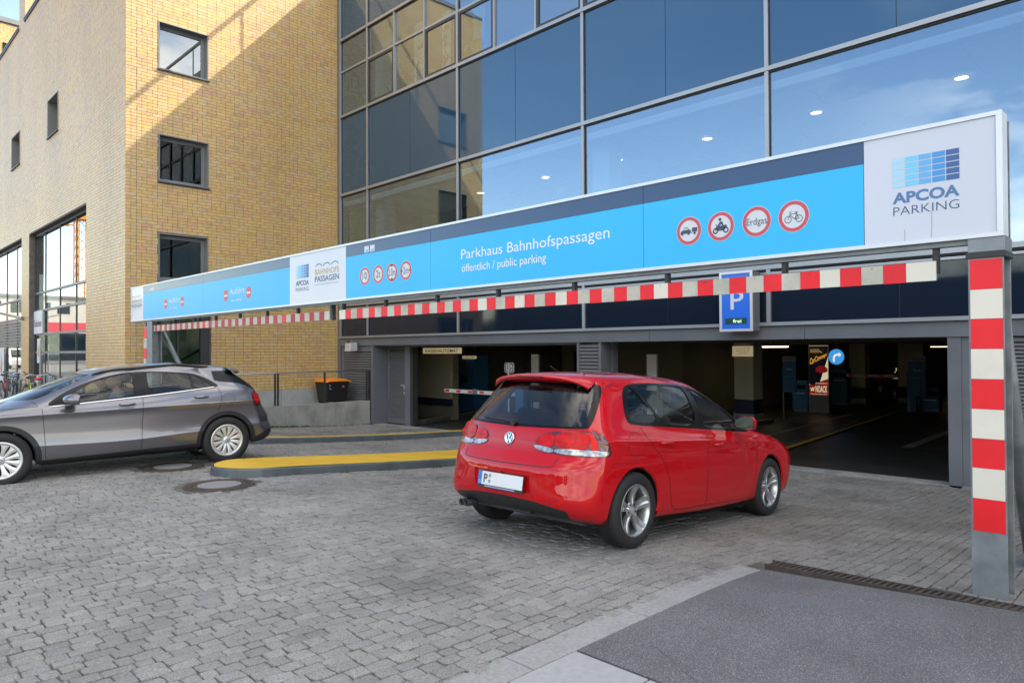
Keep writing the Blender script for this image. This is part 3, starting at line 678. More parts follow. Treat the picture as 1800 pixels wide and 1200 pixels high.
w = TB(right_T); w.box(6.6, 7.4, 1.6, 1.75, 2.9, 2.96); w.build('stairwell_fill_strip', mat('stairwell fill glow', (.9, .9, .85), .5, emit=(.85, 1, .9), es=4.0), gw)  # added glowing strip, brightens the stairwell behind the pane
w = TB(right_T); w.beam((6.0, .8, .7), (8.1, .8, 1.9), .05, .07); w.build('stair_handrail', M['dark_frame'], gw)
# concrete plinth panels at the foot of the sunlit wall
w = TB(right_T); w.box(7.70, 11.53, -.012, .0045, -.6, .50); w.build('plinth_core', M['mortar'], bb)
for a, b in ((7.70, 8.55), (8.56, 9.66), (9.67, 10.72), (10.73, 11.53)):
    w = TB(right_T); w.box(a, b, -.035, -.013, -.6, .512); w.build('plinth_panel', M['concrete_pale'], bb, bevel=.003)

# ---- shop fronts in the shaded brick wall
def shopfront(u0, u1, mulls, trans, y=5.80):
    mb = MB(); mb.box(u0, u0+.07, y-.06, y+.06, -.02, 5.78); 
    t = mb.build('shop_front', M['dark_frame'], bb)
    for x in mulls: B('mullion', M['dark_frame'], t, x-.028, x+.028, y-.022, y+.05, -.02, 5.72)
    B('head', M['dark_frame'], t, u0+.07, u1, y-.06, y+.06, 5.72, 5.80)
    for z in trans: B('transom', M['frame'], t, u0+.07, u1, y-.045, y+.05, z-.035, z+.035)
    us = [u0+.07]+list(mulls)+[u1]; zs = [-.02]+list(trans)+[5.72]
    for i, (a, b) in enumerate(zip(us[:-1], us[1:])):
        for j, (c, d) in enumerate(zip(zs[:-1], zs[1:])):
            tlt = rng.uniform(-.004, .004)
            MB().hexa([(a+.04, y-.003+tlt, c+.03), (b-.04, y-.003-tlt, c+.03), (b-.04, y+.003-tlt, c+.03), (a+.04, y+.003+tlt, c+.03), (a+.04, y-.003+tlt, d-.03), (b-.04, y-.003-tlt, d-.03), (b-.04, y+.003-tlt, d-.03), (a+.04, y+.003+tlt, d-.03)]).build('pane', M['shop_glass'], t)
    return t
sf1 = shopfront(-30.1, -22.78, [-28.70, -26.70, -24.72], [.02, 1.62, 2.25, 3.08, 3.70])
sf2 = shopfront(-41.0, -31.37, [-39.4, -37.4, -35.4, -33.35], [.02, 1.9, 2.9, 3.65])
MB().box(-46, -21, 10.0, 10.1, -.1, 6.2).build('shop_back_wall', mat('shop interior', (.12, .12, .11), .9), bb)
B('shop_floor', mat('shop floor', (.18, .17, .16), .7), bb, -46, -21, 5.9, 10, -.08, -.03); B('shop_ceiling', M['room'], bb, -46, -21, 5.9, 10, 5.9, 6.0)
B('spandrel', M['kerb_grey'], sf1, -28.62, -26.78, 5.83, 5.9, 2.3, 3.05); B('spandrel', M['kerb_grey'], sf1, -26.62, -24.8, 5.83, 5.9, 2.3, 3.05)
for z in np.arange(1.98, 2.86, .11):
    MB().hexa([(-41, 5.70, z), (-31.4, 5.70, z), (-31.4, 5.74, z+.02), (-41, 5.74, z+.02), (-41, 5.70, z+.07), (-31.4, 5.70, z+.07), (-31.4, 5.76, z+.085), (-41, 5.76, z+.085)]).build('louver_slat', M['louver'], sf2)
sp_ = B('sign_panel', M['disc_white'], sf1, -30.0, -28.76, 5.70, 5.735, 2.27, 3.06)
text('lettering', 'Solarium', -29.92, -28.86, 2.52, 2.76, 5.698, mat('wine red lettering', (.16, .02, .04), .5), sp_, bold=.02)
fl = mat('flame red print', (.5, .06, .03), .5); ol = mat('ochre print', (.6, .35, .06), .5)
for (a, b, c, d) in ((-29.55, -29.1, 1.25, 1.60+.5), (-36.6, -35.5, .35, 1.80)):
    pn = B('window_poster', M['disc_white'], sf1 if a > -31 else sf2, a, b, 5.715, 5.72, c, d)
    cx, cz = (a+b)/2, (c+d)/2; mb = MB(); mb.poly([(cx+p*(b-a)*.2, 5.712, cz+q*(d-c)*.28) for p, q in ((0, 1), (.8, .2), (.5, -.8), (-.3, -1), (-.8, -.1), (-.2, .1))]); mb.build('flame_print', fl, pn)
    mb = MB(); mb.poly([(cx+p*(b-a)*.1, 5.710, cz+q*(d-c)*.15) for p, q in ((0, 1), (.8, .2), (.5, -.8), (-.3, -1), (-.8, -.1))]); mb.build('flame_core', ol, pn)
for a, b, c, d, col in ((-28.0, -27.2, .95, 1.25, (.6, .10, .06)), (-24.5, -24.1, .7, 1.3, (.75, .55, .05)), (-24.0, -23.6, .6, 1.35, (.10, .45, .45)), (-24.55, -24.2, .3, .66, (.6, .08, .3)), (-28.0, -27.3, .3, .9, (.6, .6, .6))):
    B('window_poster', mat('poster print', col, .5, var=.3, vs=7), sf1, a, b, 5.81, 5.815, c, d)
B('door_pull', M['mullion'], sf1, -28.9, -28.84, 5.66, 5.69, .5, 1.9)
# wedge shaped sign lamp on the brick pier
wl_ = thing('wall_lamp', (-31.3, WY, 2.95), 'flat grey lamp projecting from the brick pier left of the shop door', 'lamp')
MB().beam((-30.9, WY, 2.85), (-30.9, WY-.12, 2.85), .1, .12).build('bracket', M['frame'], wl_)
MB().hexa([(-31.2, WY-.75, 3.02), (-30.7, WY-.75, 3.02), (-30.75, WY-.12, 2.84), (-31.05, WY-.12, 2.84), (-31.2, WY-.75, 3.06), (-30.7, WY-.75, 3.06), (-30.75, WY-.12, 2.92), (-31.05, WY-.12, 2.92)]).build('lamp_head', M['sign_trim'], wl_)

# ---- far brick block at top left
fb = thing('far_brick_block', (-38, 8, 0), 'brick rooftop block with grey parapet against the sky at the top left corner', 'building')
MB().box(-60, -38.006, 5.8, 30, 12, 16.2).build('wall', M['mortar'], fb)
bricks(fb, lambda v: (-38.0-v[1], v[0], v[2]), 5.8, 14, 12.3, 12.3+1/12*47, [], 21, 0, None)
B('parapet', M['frame'], fb, -60, -37.93, 5.75, 30, 16.21, 16.42); B('parapet_shadow_gap', M['dark_frame'], fb, -60, -37.96, 5.77, 30, 16.16, 16.209)
B('window', M['void'], fb, -37.999, -37.96, 6.02, 6.16, 14.9, 15.3)
# ================================================================== GLASS BUILDING
gb = thing('glass_building', (0, FY, 0), 'dark blue glass and panel facade above the open parking garage entrance', 'building')
GRID = [-19.08, -17.62, -13.575, -9.53, -5.50, -1.47, 2.56, 6.59, 10.62, 14.65, 18.7]
Z_LEDGE, Z_SP1, Z_W1, Z_H1, Z_H2, Z_T, Z_H3 = 2.0, 2.06, 3.02, 6.343, 8.733, 10.10, 11.07
TOPF = 13.34
y0 = FY
# vertical mullions
for i, x in enumerate(GRID):
    B('mullion', M['mullion'], gb, x-.035, x+.035, y0-.045, y0+.03, Z_SP1, TOPF-.35)
    B('cover_gap', M['gasket'], gb, x-.05, x+.05, y0-.012, y0+.06, Z_SP1, TOPF-.35)
B('corner_post', M['grey_steel'], gb, -19.268, -19.12, y0-.02, y0+.25, -.6, TOPF); B('corner_strip', M['mullion'], gb, -19.118, -19.10, y0-.04, y0-.0, Z_SP1, TOPF)
# transoms (each with a thin dark strip set below it)
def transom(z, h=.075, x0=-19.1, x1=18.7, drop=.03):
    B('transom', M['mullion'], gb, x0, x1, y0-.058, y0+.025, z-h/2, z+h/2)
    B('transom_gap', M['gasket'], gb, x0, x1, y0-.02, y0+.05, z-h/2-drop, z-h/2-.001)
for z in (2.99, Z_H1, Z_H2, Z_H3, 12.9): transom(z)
B('transom', M['mullion'], gb, -19.1, 18.7, y0-.03, y0+.02, Z_T-.03, Z_T+.03)
B('transom', M['mullion'], gb, -19.1, 18.7, y0-.055, y0+.02, 2.86, 2.90)
for i, (a, b) in enumerate(zip(GRID[:-1], GRID[1:])):
    mid = (a+b)/2 if i else None
    for (z0, z1, m) in ((Z_SP1+.002, 2.855, 'spandrel_low'), (Z_H1+.04, Z_H2-.07, 'spandrel'), (Z_H3+.04, 12.82, 'spandrel')):
        xs = [a+.04, mid, b-.04] if mid else [a+.04, b-.04]
        for p, q in zip(xs[:-1], xs[1:]):
            t = rng.uniform(-.0012, .0012, 2)
            MB().hexa([(p+.006, y0+.004+t[0], z0), (q-.006, y0+.004+t[1], z0), (q-.006, y0+.03, z0), (p+.006, y0+.03, z0), (p+.006, y0+.004-t[0], z1), (q-.006, y0+.004-t[1], z1), (q-.006, y0+.03, z1), (p+.006, y0+.03, z1)]).build('spandrel_panel', M[m], gb)
        if mid: B('panel_joint', M['gasket'], gb, mid-.0058, mid+.0058, y0+.01, y0+.034, z0, z1)
    # big windows of the first floor
    t = rng.uniform(-.003, .003)
    MB().hexa([(a+.04, y0+.006+t, Z_W1+.01), (b-.04, y0+.006-t, Z_W1+.01), (b-.04, y0+.016-t, Z_W1+.01), (a+.04, y0+.016+t, Z_W1+.01), (a+.04, y0+.006+t, Z_H1-.07), (b-.04, y0+.006-t, Z_H1-.07), (b-.04, y0+.016-t, Z_H1-.07), (a+.04, y0+.016+t, Z_H1-.07)]).build('window_pane', M['win_glass'], gb)
    # upper floor: three narrow cells per bay, some of them opening lights with dark frames
    k = 3 if i else 1
    for c in range(k):
        p, q = a+(b-a)*c/k, a+(b-a)*(c+1)/k
        if c: B('mullion', M['mullion'], gb, p-.028, p+.028, y0-.04, y0+.03, Z_H2+.04, Z_H3-.04)
        for r_, (z0, z1) in enumerate(((Z_H2+.04, Z_T-.032), (Z_T+.032, Z_H3-.07))):
            if r_ == 0 and (i, c) in ((1, 0), (1, 2), (2, 0), (2, 2), (3, 0), (3, 2), (4, 0), (4, 2), (5, 1)):
                mb = MB(); mb.box(p+.03, p+.10, y0-.03, y0+.03, z0, z1); mb.box(q-.10, q-.03, y0-.03, y0+.03, z0, z1); mb.box(p+.10, q-.10, y0-.03, y0+.03, z0, z0+.07); mb.box(p+.10, q-.10, y0-.03, y0+.03, z1-.07, z1)
                sash = mb.build('opening_light', M['dark_frame'], gb); B('pane', M['win_glass'], sash, p+.10, q-.10, y0-.005, y0+.005, z0+.07, z1-.07)
            else:
                t = rng.uniform(-.003, .003)
                MB().hexa([(p+.03, y0+.004+t, z0), (q-.03, y0+.004-t, z0), (q-.03, y0+.012-t, z0), (p+.03, y0+.012+t, z0), (p+.03, y0+.004-t, z1), (q-.03, y0+.004+t, z1), (q-.03, y0+.012+t, z1), (p+.03, y0+.012-t, z1)]).build('window_pane', M['win_glass'], gb)
# ledge and lintel over the openings, in lengths
xs = [-19.1, -13.9, -10.5, -7.9, -4.9, -1.47, 2.56, 8, 13, 18.7]
for a, b in zip(xs[:-1], xs[1:]):
    B('lintel_panel', M['grey_steel'], gb, a+.003, b-.003, y0-.03, y0+.05, 1.767, 1.995, bevel=.003)
    B('ledge', M['mullion'], gb, a, b, y0-.10, y0+.03, 1.998, 2.035); B('ledge', M['mullion'], gb, a, b, y0-.075, y0+.03, 2.037, 2.056)
B('lintel_core', M['black_steel'], gb, -19.1, 18.7, y0+.051, y0+.25, 1.775, 3.0)
# first floor interior
M['ceil'] = mat('white ceiling', (.78, .78, .80), .8, var=.02); M['wall_in'] = mat('pale inner wall', (.62, .64, .64), .8); M['wall_yel'] = mat('yellow inner wall', (.62, .40, .05), .75, var=.1, vs=2)
M['lampglow'] = mat('downlight', (.9, .8, .6), .5, emit=(1.0, .66, .34), es=3.2); M['floor_in'] = mat('inner floor', (.22, .2, .18), .5)
B('floor_slab', M['floor_in'], gb, -19.1, 18.7, y0+.07, 22, 2.96, 3.0); B('ceiling', M['ceil'], gb, -19.1, 18.7, y0+.07, 15.10, 6.10, 6.14)
B('bulkhead', M['wall_in'], gb, -19.1, 18.7, y0+.07, y0+.32, 6.0, 6.098)
B('inner_wall', M['wall_in'], gb, -13.2, 18.7, 15.10, 15.2, 3.0, 8.6); B('inner_wall', M['wall_yel'], gb, -19.1, -13.2, 14.6, 14.7, 3.0, 6.09)
B('side_wall', M['wall_yel'], gb, -19.1, -19.05, y0+.3, 14.6, 3.0, 6.09)
for x in np.arange(-18, 18, 1.17): B('ceiling_joint', M['text_grey'], gb, x-.004, x+.004, y0+.35, 15.09, 6.094, 6.0985)
for x in (-17.95, -9.62, -1.45, 6.6, 14.7): B('column', M['wall_in'], gb, x-.22+.1, x+.22+.1, 12.1, 12.55, 3.0, 6.099)
for x in (-3.11, -5.5, -7.8, -10.14, -12.47, -14.97, -.7, 1.7, 4.1):
    d_ = thing('ceiling_downlight', (x, 13.56, 6.08), {-3.11: 'lit round ceiling spotlight behind the glass, rightmost one in view', -5.5: 'lit round ceiling spotlight behind the glass, second from the right', -7.8: 'lit round ceiling spotlight above the words public parking sign end, third from right', -10.14: 'lit round ceiling spotlight beside the white inner column', -12.47: 'lit round ceiling spotlight behind the glass, second from the left', -14.97: 'lit round ceiling spotlight nearest the mirrored brick wall'}.get(x, 'lit round ceiling spotlight behind the glass outside the right picture edge'), 'ceiling light', 'ceiling spotlights on the first floor')
    if x == -7.8: d_['label'] = 'lit round ceiling spotlight behind the glass, third from the right'
    MB().lathe([(0, -.004), (.10, -.004), (.10, .016), (0, .016)], 20).build('lamp_disc', M['lampglow'], d_, local=True)
    MB().lathe([(.102, -.008), (.125, -.008), (.125, .014), (.102, .014)], 20, closed=True).build('trim_ring', M['white'], d_, local=True)
B('air_outlet', M['text_grey'], gb, -5.2, -4.6, 12.8, 13.3, 6.085, 6.0975)
# upper floor interior
B('floor_slab', M['floor_in'], gb, -19.1, 18.7, y0+.07, 20, 8.60, 8.66); B('ceiling', M['ceil'], gb, -19.1, 18.7, y0+.07, 17, 11.15, 11.2); B('inner_wall', M['wall_in'], gb, -19.1, 18.7, 17, 17.1, 8.66, 11.15)
for x in (-17.95, -13.5, -9.62, -5.4, -1.45): B('column', M['wall_in'], gb, x-.12, x+.32, 12.1, 12.5, 8.66, 11.149)
def plant(x, y, z, h, label, seed):
    t = thing('pot_plant', (x, y, z), label, 'pot plant', 'plants on the upper window sill'); r_ = random.Random(seed)
    MB().lathe([(0, 0), (.09, 0), (.12, .2), (.10, .2), (.10, .17), (0, .17)], 16).build('pot', mat('clay pot', (.3, .12, .07), .7), t, local=True)
    st = MB(); lv = MB()
    for k in range(9):
        a = r_.uniform(0, 6.28); q = r_.uniform(.3, 1); p1 = Vector((.22*q*math.cos(a), .15*q*math.sin(a), .2+h*r_.uniform(.5, 1))); p0 = Vector((0, 0, .17))
        pm = p0.lerp(p1, .5)+Vector((0, 0, .08)); st.tube([p0, pm, p1], .006, 5)
        for j in range(7):
            b = pm.lerp(p1, j/6); c = Vector((r_.uniform(-1, 1), r_.uniform(-1, 1), r_.uniform(-.2, 1))).normalized(); d = c.cross(Vector((0, 0, 1))).normalized()
            L = r_.uniform(.06, .11); lv.add([b, b+c*L*.5+d*L*.25, b+c*L, b+c*L*.5-d*L*.25], [(0, 1, 2, 3)])
    st.build('stem', mat('stem', (.06, .05, .02), .8), t, local=True); o = lv.build('foliage', mat('leaf', (.07, .10, .03), .6, var=.4, vs=9), t, local=True)
plant(-18.45, 12.0, 8.67, .75, 'bushy pot plant behind the leftmost upper window', 1); plant(-17.1, 12.0, 8.67, .4, 'small pot plant behind the second upper window', 2)
for x0, x1, z0, z1, col, lb in ((-16.0, -15.5, 8.8, 10.7, (.7, .68, .6), 'pale paper banner with orange figures hanging behind the upper window'), (-14.75, -14.4, 9.0, 10.6, (.75, .72, .65), 'narrow pale banner beside the wide banner behind the upper window'), (-13.9, -13.2, 8.75, 9.5, (.7, .45, .05), 'yellow poster behind the lower part of the upper window')):
    t = B('banner', mat('banner paper', col, .8, var=.12, vs=5), None, x0, x1, 12.0, 12.01, z0, z1); tag(t, lb, 'banner')
    mb = MB(); r_ = random.Random(int(x0*-10))
    for k in range(7):
        cx, cz = r_.uniform(x0+.1, x1-.1), r_.uniform(z0+.15, z1-.15); mb.poly([(cx+r_.uniform(.04, .12)*math.cos(a), 11.996, cz+r_.uniform(.04, .13)*math.sin(a)) for a in np.arange(0, 6.2, .7)])
    mb.build('printed_figures', mat('orange print', (.6, .2, .03), .7), t)
# attic and roof with handrail (its shadow falls on the brick wall)
B('attic', M['grey_steel'], gb, -19.1, 18.7, y0-.0, y0+.3, 12.95, TOPF); B('roof', M['concrete'], gb, -19.1, 18.7, y0+.31, 34, TOPF-.3, TOPF-.1)
B('roof_handrail', M['frame'], gb, -19.1, 18.7, y0+.0, y0+.09, TOPF+1.16, TOPF+1.25)
for x in np.arange(-17, 18.5, 3.0): B('handrail_post', M['frame'], gb, x-.02, x+.02, y0+.02, y0+.06, TOPF+.001, TOPF+1.158)
B('end_wall', M['grey_steel'], gb, 18.7, 18.9, y0, 34, -.6, TOPF)

# ---- steelwork of the entrance
def louver(root, x0, x1, z0, z1, y, pitch=.052, name='louver_slat', depth=.045, matn='louver', back=True):
    z = z0; me = None
    while z < z1-pitch*.6:
        v = [(x0, y-depth*.55, z), (x1, y-depth*.55, z), (x1, y+depth*.1, z+.006), (x0, y+depth*.1, z+.006), (x0, y-depth*.5, z+pitch*.42), (x1, y-depth*.5, z+pitch*.42), (x1, y+depth*.5, z+pitch*.86), (x0, y+depth*.5, z+pitch*.86)]
        if me is None:
            mb = MB(); mb.hexa([(a-x0, b-y, c-z) for a, b, c in v]); o = mb.build(name, M[matn], root, local=True); me = o
        else:
            o = me.copy(); COL.objects.link(o)
        o.location = (x0-root.location.x, y-root.location.y, z-root.location.z); z += pitch
    if back: B('backing', M['gasket'], root, x0, x1, y+depth*.5+.002, y+depth*.5+.02, z0, z1)
def louver_door(x0, x1, z0, z1, y, label, handle_x, frame=.06):
    t = thing('louver_door', ((x0+x1)/2, y, z0), label, 'door')
    mb = MB(); mb.box(x0, x0+frame, y-.03, y+.03, z0, z1); mb.box(x1-frame, x1, y-.03, y+.03, z0, z1); mb.box(x0+frame, x1-frame, y-.03, y+.03, z0, z0+.12); mb.box(x0+frame, x1-frame, y-.03, y+.03, z1-frame, z1)
    mb.build('door_frame', M['grey_steel'], t, bevel=.003)
    louver(t, x0+frame, x1-frame, z0+.125, z1-frame, y)
    h = MB(); h.box(handle_x-.02, handle_x+.02, y-.045, y-.031, .52, .66); h.tube([(handle_x, y-.04, .63), (handle_x, y-.09, .63), (handle_x-.10*(1 if handle_x > (x0+x1)/2 else -1), y-.09, .63)], .011, 8); h.box(handle_x-.018, handle_x+.018, y-.045, y-.031, .38, .46)
    h.build('door_handle', M['sign_trim'], t)
    return t
lp = thing('louver_screen', (-18.2, FY, 0), 'grey louvered wall panel behind the orange lidded bin', 'louver panel')
mb = MB(); mb.box(-19.1, -18.99, FY+.02, FY+.12, -.55, 1.76); mb.box(-17.46, -17.36, FY-.02, FY+.55, -.55, 1.76); mb.build('frame', M['grey_steel'], lp); louver(lp, -18.985, -17.465, -.45, 1.60, FY+.06, pitch=.073); B('head_panel', M['grey_steel'], lp, -18.985, -17.465, FY+.03, FY+.06, 1.60, 1.766)
louver_door(-17.34, -16.44, -.47, 1.70, FY+.5, 'grey louvered steel door left of the barrier entrance', -16.52)
pf = thing('entrance_frame', (-10, FY, 0), 'grey steel posts framing the two garage openings', 'frame')
B('post', M['grey_steel'], pf, -16.43, -16.20, FY+.42, FY+.62, -.5, 1.77); B('post', M['black_steel'], pf, -16.195, -16.10, FY+.44, FY+.62, -.5, 1.77)
B('soffit', M['grey_steel'], pf, -17.36, -9.8, FY+.26, FY+.6, 1.72, 1.77)
louv = thing('louver_pillar', (-9.4, FY, 0), 'louvered grey pillar between the two garage openings', 'pillar')
mb = MB(); mb.box(-9.74, -9.69, FY-.01, FY+.45, -.5, 1.766); mb.box(-9.16, -9.10, FY-.01, FY+.20, -.5, 1.766); mb.box(-9.16, -9.12, FY+.2, FY+.38, -.5, 1.766); mb.box(-9.20, -9.10, FY+.38, FY+.56, -.5, 1.766); mb.build('steel_casing', M['grey_steel'], louv)
louver(louv, -9.688, -9.162, -.45, 1.765, FY+.04, pitch=.073)
B('post', M['grey_steel'], pf, -2.868, -2.70, FY, FY+.2, -.42, 1.766, bevel=.004); B('post', M['grey_steel'], pf, -2.698, -2.58, FY+.02, FY+.12, -.42, 1.766)
louver_door(-2.575, -1.62, -.36, 1.74, FY+.05, 'grey louvered steel door at the right end of the wide opening behind the striped post', -2.53, frame=.05)
lp2 = thing('louver_screen', (0, FY, 0), 'grey louvered wall panel right of the striped post', 'louver panel')
B('frame', M['grey_steel'], lp2, -1.61, -1.5, FY, FY+.1, -.36, 1.766); louver(lp2, -1.495, 3.0, -.3, 1.62, FY+.04, pitch=.06); B('wall_right', M['grey_steel'], lp2, 3.0, 18.6, FY, FY+.1, -.5, 1.766); B('head', M['grey_steel'], lp2, -1.495, 3.0, FY+.02, FY+.06, 1.62, 1.766)
# camera / floodlight box in the corner
cb = thing('wall_camera', (-18.2, FY-.2, 1.85), 'small pale camera housing on the lintel in the corner', 'camera')
mb = MB(); mb.hexa([(-18.33, FY-.36, 1.60), (-18.05, FY-.36, 1.60), (-18.05, FY-.10, 1.62), (-18.33, FY-.10, 1.62), (-18.33, FY-.34, 1.84), (-18.05, FY-.34, 1.84), (-18.05, FY-.10, 1.86), (-18.33, FY-.10, 1.86)]); mb.build('housing', M['sign_trim'], cb, bevel=.01)
MB().beam((-18.19, FY-.03, 1.9), (-18.19, FY-.2, 1.86), .04, .04).build('bracket', M['frame'], cb); B('wall_plate', M['frame'], cb, -18.5, -18.38, FY-.06, FY-.03, 1.80, 1.95)
MB().lathe([(0, 0), (.055, 0), (.05, .012), (0, .012)], 20, Matrix.Translation((-18.62, FY-.045, 1.86)) @ Matrix.Rotation(R(90), 4, 'X')).build('round_vent', M['gasket'], cb)

# ================================================================== GARAGE INTERIOR
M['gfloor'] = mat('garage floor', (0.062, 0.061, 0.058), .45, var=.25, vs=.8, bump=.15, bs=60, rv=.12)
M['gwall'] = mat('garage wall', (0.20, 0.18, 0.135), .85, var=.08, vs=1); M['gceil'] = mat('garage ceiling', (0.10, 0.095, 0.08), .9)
M['gblue'] = mat('machine blue', (0.025, 0.17, 0.38), .5); M['gwhite'] = mat('plain white post', (.75, .75, .72), .6)
GF = -.52
gr = thing('garage_floor', (-10, 20, 0), None, None); gr['kind'] = 'structure'
B('floor_sheet', M['gfloor'], gr, -24, 4, FY+.33, 50, GF-.1, GF)
th = thing('threshold', (-10, FY, 0), None, None); th['kind'] = 'structure'
for a, b in ((-17.45, -15.0), (-14.995, -12.5), (-12.495, -9.76), (-9.08, -6.0), (-5.995, -3.0), (-2.995, 0.5)):
    mb = MB(); zl, zr_ = gz(a, 11.4), gz(b, 11.4)
    mb.hexa([(a, FY+.0, zl-.2), (b, FY+.0, zr_-.2), (b, FY+.33, GF-.05), (a, FY+.33, GF-.05), (a, FY+.0, zl+.012), (b, FY+.0, zr_+.012), (b, FY+.33, GF+.004 if zr_ < GF else zr_+.012), (a, FY+.33, zl+.012)]); mb.build('threshold_slab', M['concrete'], th)
    B('drain_channel', M['void'], th, a, b, 11.42, FY-.001, min(zl, zr_)-.1, min(zl, zr_)-.008)
B('end_infill', M['grey_steel'], th, -19.2, -17.46, FY-.3, FY+.2, -.7, -.46)
gw_ = thing('garage_shell', (-10, 30, 0), 'dark walls and ceiling of the parking garage behind the openings', 'garage')
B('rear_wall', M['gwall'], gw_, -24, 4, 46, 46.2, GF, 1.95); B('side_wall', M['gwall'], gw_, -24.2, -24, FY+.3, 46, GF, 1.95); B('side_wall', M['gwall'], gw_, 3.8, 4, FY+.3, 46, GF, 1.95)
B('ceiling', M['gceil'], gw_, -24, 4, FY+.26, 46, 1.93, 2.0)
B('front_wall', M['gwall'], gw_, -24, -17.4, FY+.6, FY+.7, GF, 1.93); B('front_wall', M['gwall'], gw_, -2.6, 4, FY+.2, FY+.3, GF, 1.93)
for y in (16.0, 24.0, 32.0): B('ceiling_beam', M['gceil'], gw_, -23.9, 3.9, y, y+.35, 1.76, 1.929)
B('partition', M['gwall'], gw_, -19.9, -16.9, 14.2, 14.35, GF, 1.929, label='cream wall behind the left barrier')
B('partition', M['cream_g'] if 'cream_g' in M else mat('cream garage paint', (.42, .38, .28), .8), gw_, -18.9, -17.0, 14.10, 14.195, .12, 1.62); B('base_band', M['navy'], gw_, -18.9, -17.0, 14.09, 14.195, -.1, .118)
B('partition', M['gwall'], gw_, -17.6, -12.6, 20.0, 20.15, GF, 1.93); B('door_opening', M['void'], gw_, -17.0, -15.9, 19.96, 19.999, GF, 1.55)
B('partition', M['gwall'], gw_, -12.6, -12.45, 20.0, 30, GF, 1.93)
cols = [(-10.61, -10.0, 19.9, 20.5), (-10.6, -10.0, 29, 29.6), (-13.6, -12.9, 34, 34.6), (-5.2, -4.6, 34, 34.6), (-9.3, -8.4, 30.5, 31.1), (-2.0, -1.4, 22, 22.6)]
M['colc'] = mat('column paint', (.66, .61, .48), .8, var=.05, vs=2)
for i, (a, b, c, d) in enumerate(cols):
    t = thing('garage_column', ((a+b)/2, c, GF), ['cream garage column with navy base band right behind the red car', 'cream column deep in the garage behind the ticket panels', 'far column behind the poster in the garage', 'far column behind the right barrier', 'beige column behind the round blue arrow sign', 'column hidden behind the right door'][i], 'column', 'columns in the garage')
    B('shaft', M['colc'], t, a, b, c, d, .108, 1.929, bevel=.012); B('base_band', M['navy'], t, a-.004, b+.004, c-.004, d+.004, -.31, .106); B('plinth', M['concrete_pale'], t, a-.02, b+.02, c-.02, d+.02, GF, -.312)
def strip_light(x, y, L, label, es=9):
    t = thing('strip_light', (x, y, 1.9), label, 'ceiling light', 'strip lights in the garage')
    B('housing', M['white'], t, x-L/2-.05, x+L/2+.05, y-.06, y+.06, 1.70, 1.76); B('tube', mat('tube glow', (.9, .85, .7), .5, emit=(1, .86, .55), es=es), t, x-L/2, x+L/2, y-.03, y+.03, 1.668, 1.699)
    B('hanger', M['frame'], t, x-.02, x+.02, y-.02, y+.02, 1.761, 1.929)
strip_light(-10.75, 22.6, 1.2, 'lit strip light under the garage ceiling right of the cream column', 2.5)
strip_light(-9.0, 36, 1.2, 'lit strip light far back above the right barrier', 1); strip_light(-17.5, 27, 1.2, 'lit strip light at the back left', .6)
# painted lane lines and yellow kerbs inside
def strip(name, m, p0, p1, w, z0, h, parent):
    return MB().beam((p0[0], p0[1], z0+h/2), (p1[0], p1[1], z0+h/2), w, h).build(name, m, parent)
yk = thing('garage_kerb', (-6.5, 14, GF), 'yellow edged low kerb running into the garage right of the red car', 'kerb'); strip('kerb_body', M['kerb_grey'], (-6.72, 14.1), (-8.05, 26.5), .30, GF, .035, yk); strip('painted_edge', M['yellow'], (-6.60, 14.1), (-7.93, 26.5), .12, GF+.036, .004, yk)
yk = thing('garage_kerb', (-16.8, 12.5, GF), 'yellow edged low kerb at the left barrier entrance', 'kerb'); strip('kerb_body', M['kerb_grey'], (-16.75, 12.6), (-17.9, 16.2), .3, GF, .11, yk); strip('painted_edge', M['yellow'], (-16.68, 12.6), (-17.83, 16.2), .12, GF+.111, .004, yk)
yk = thing('garage_kerb', (-9.3, 12.5, GF), 'kerb with yellow edge behind the louvered pillar', 'kerb'); strip('kerb_body', M['kerb_grey'], (-9.3, 12.5), (-9.8, 19.8), .9, GF, .12, yk); strip('painted_edge', M['yellow'], (-8.95, 12.5), (-9.45, 19.8), .12, GF+.121, .004, yk)
lm = thing('lane_marking', (-5, 18, GF), None, None); lm['kind'] = 'structure'
M['paintw'] = mat('worn lane paint', (.50, .50, .48), .6, dirt=.6, ds=3, dirt_col=(.08, .08, .08))
MB().add([(-5.08, 16.7, GF+.004), (-4.85, 16.8, GF+.004), (-5.05, 21.0, GF+.004), (-5.25, 21.0, GF+.004)], [(0, 1, 2, 3)]).build('lane_dash', M['paintw'], lm)
MB().add([(-8.1, 16.2, GF+.004), (-7.95, 16.2, GF+.004), (-8.75, 24.5, GF+.004), (-8.9, 24.5, GF+.004)], [(0, 1, 2, 3)]).build('lane_dash', M['paintw'], lm)
MB().add([(-7.6, 20.2, GF+.004), (-7.1, 20.0, GF+.004), (-7.5, 22.5, GF+.004), (-7.9, 22.0, GF+.004)], [(0, 1, 2, 3)]).build('arrow_head', M['paintw'], lm)

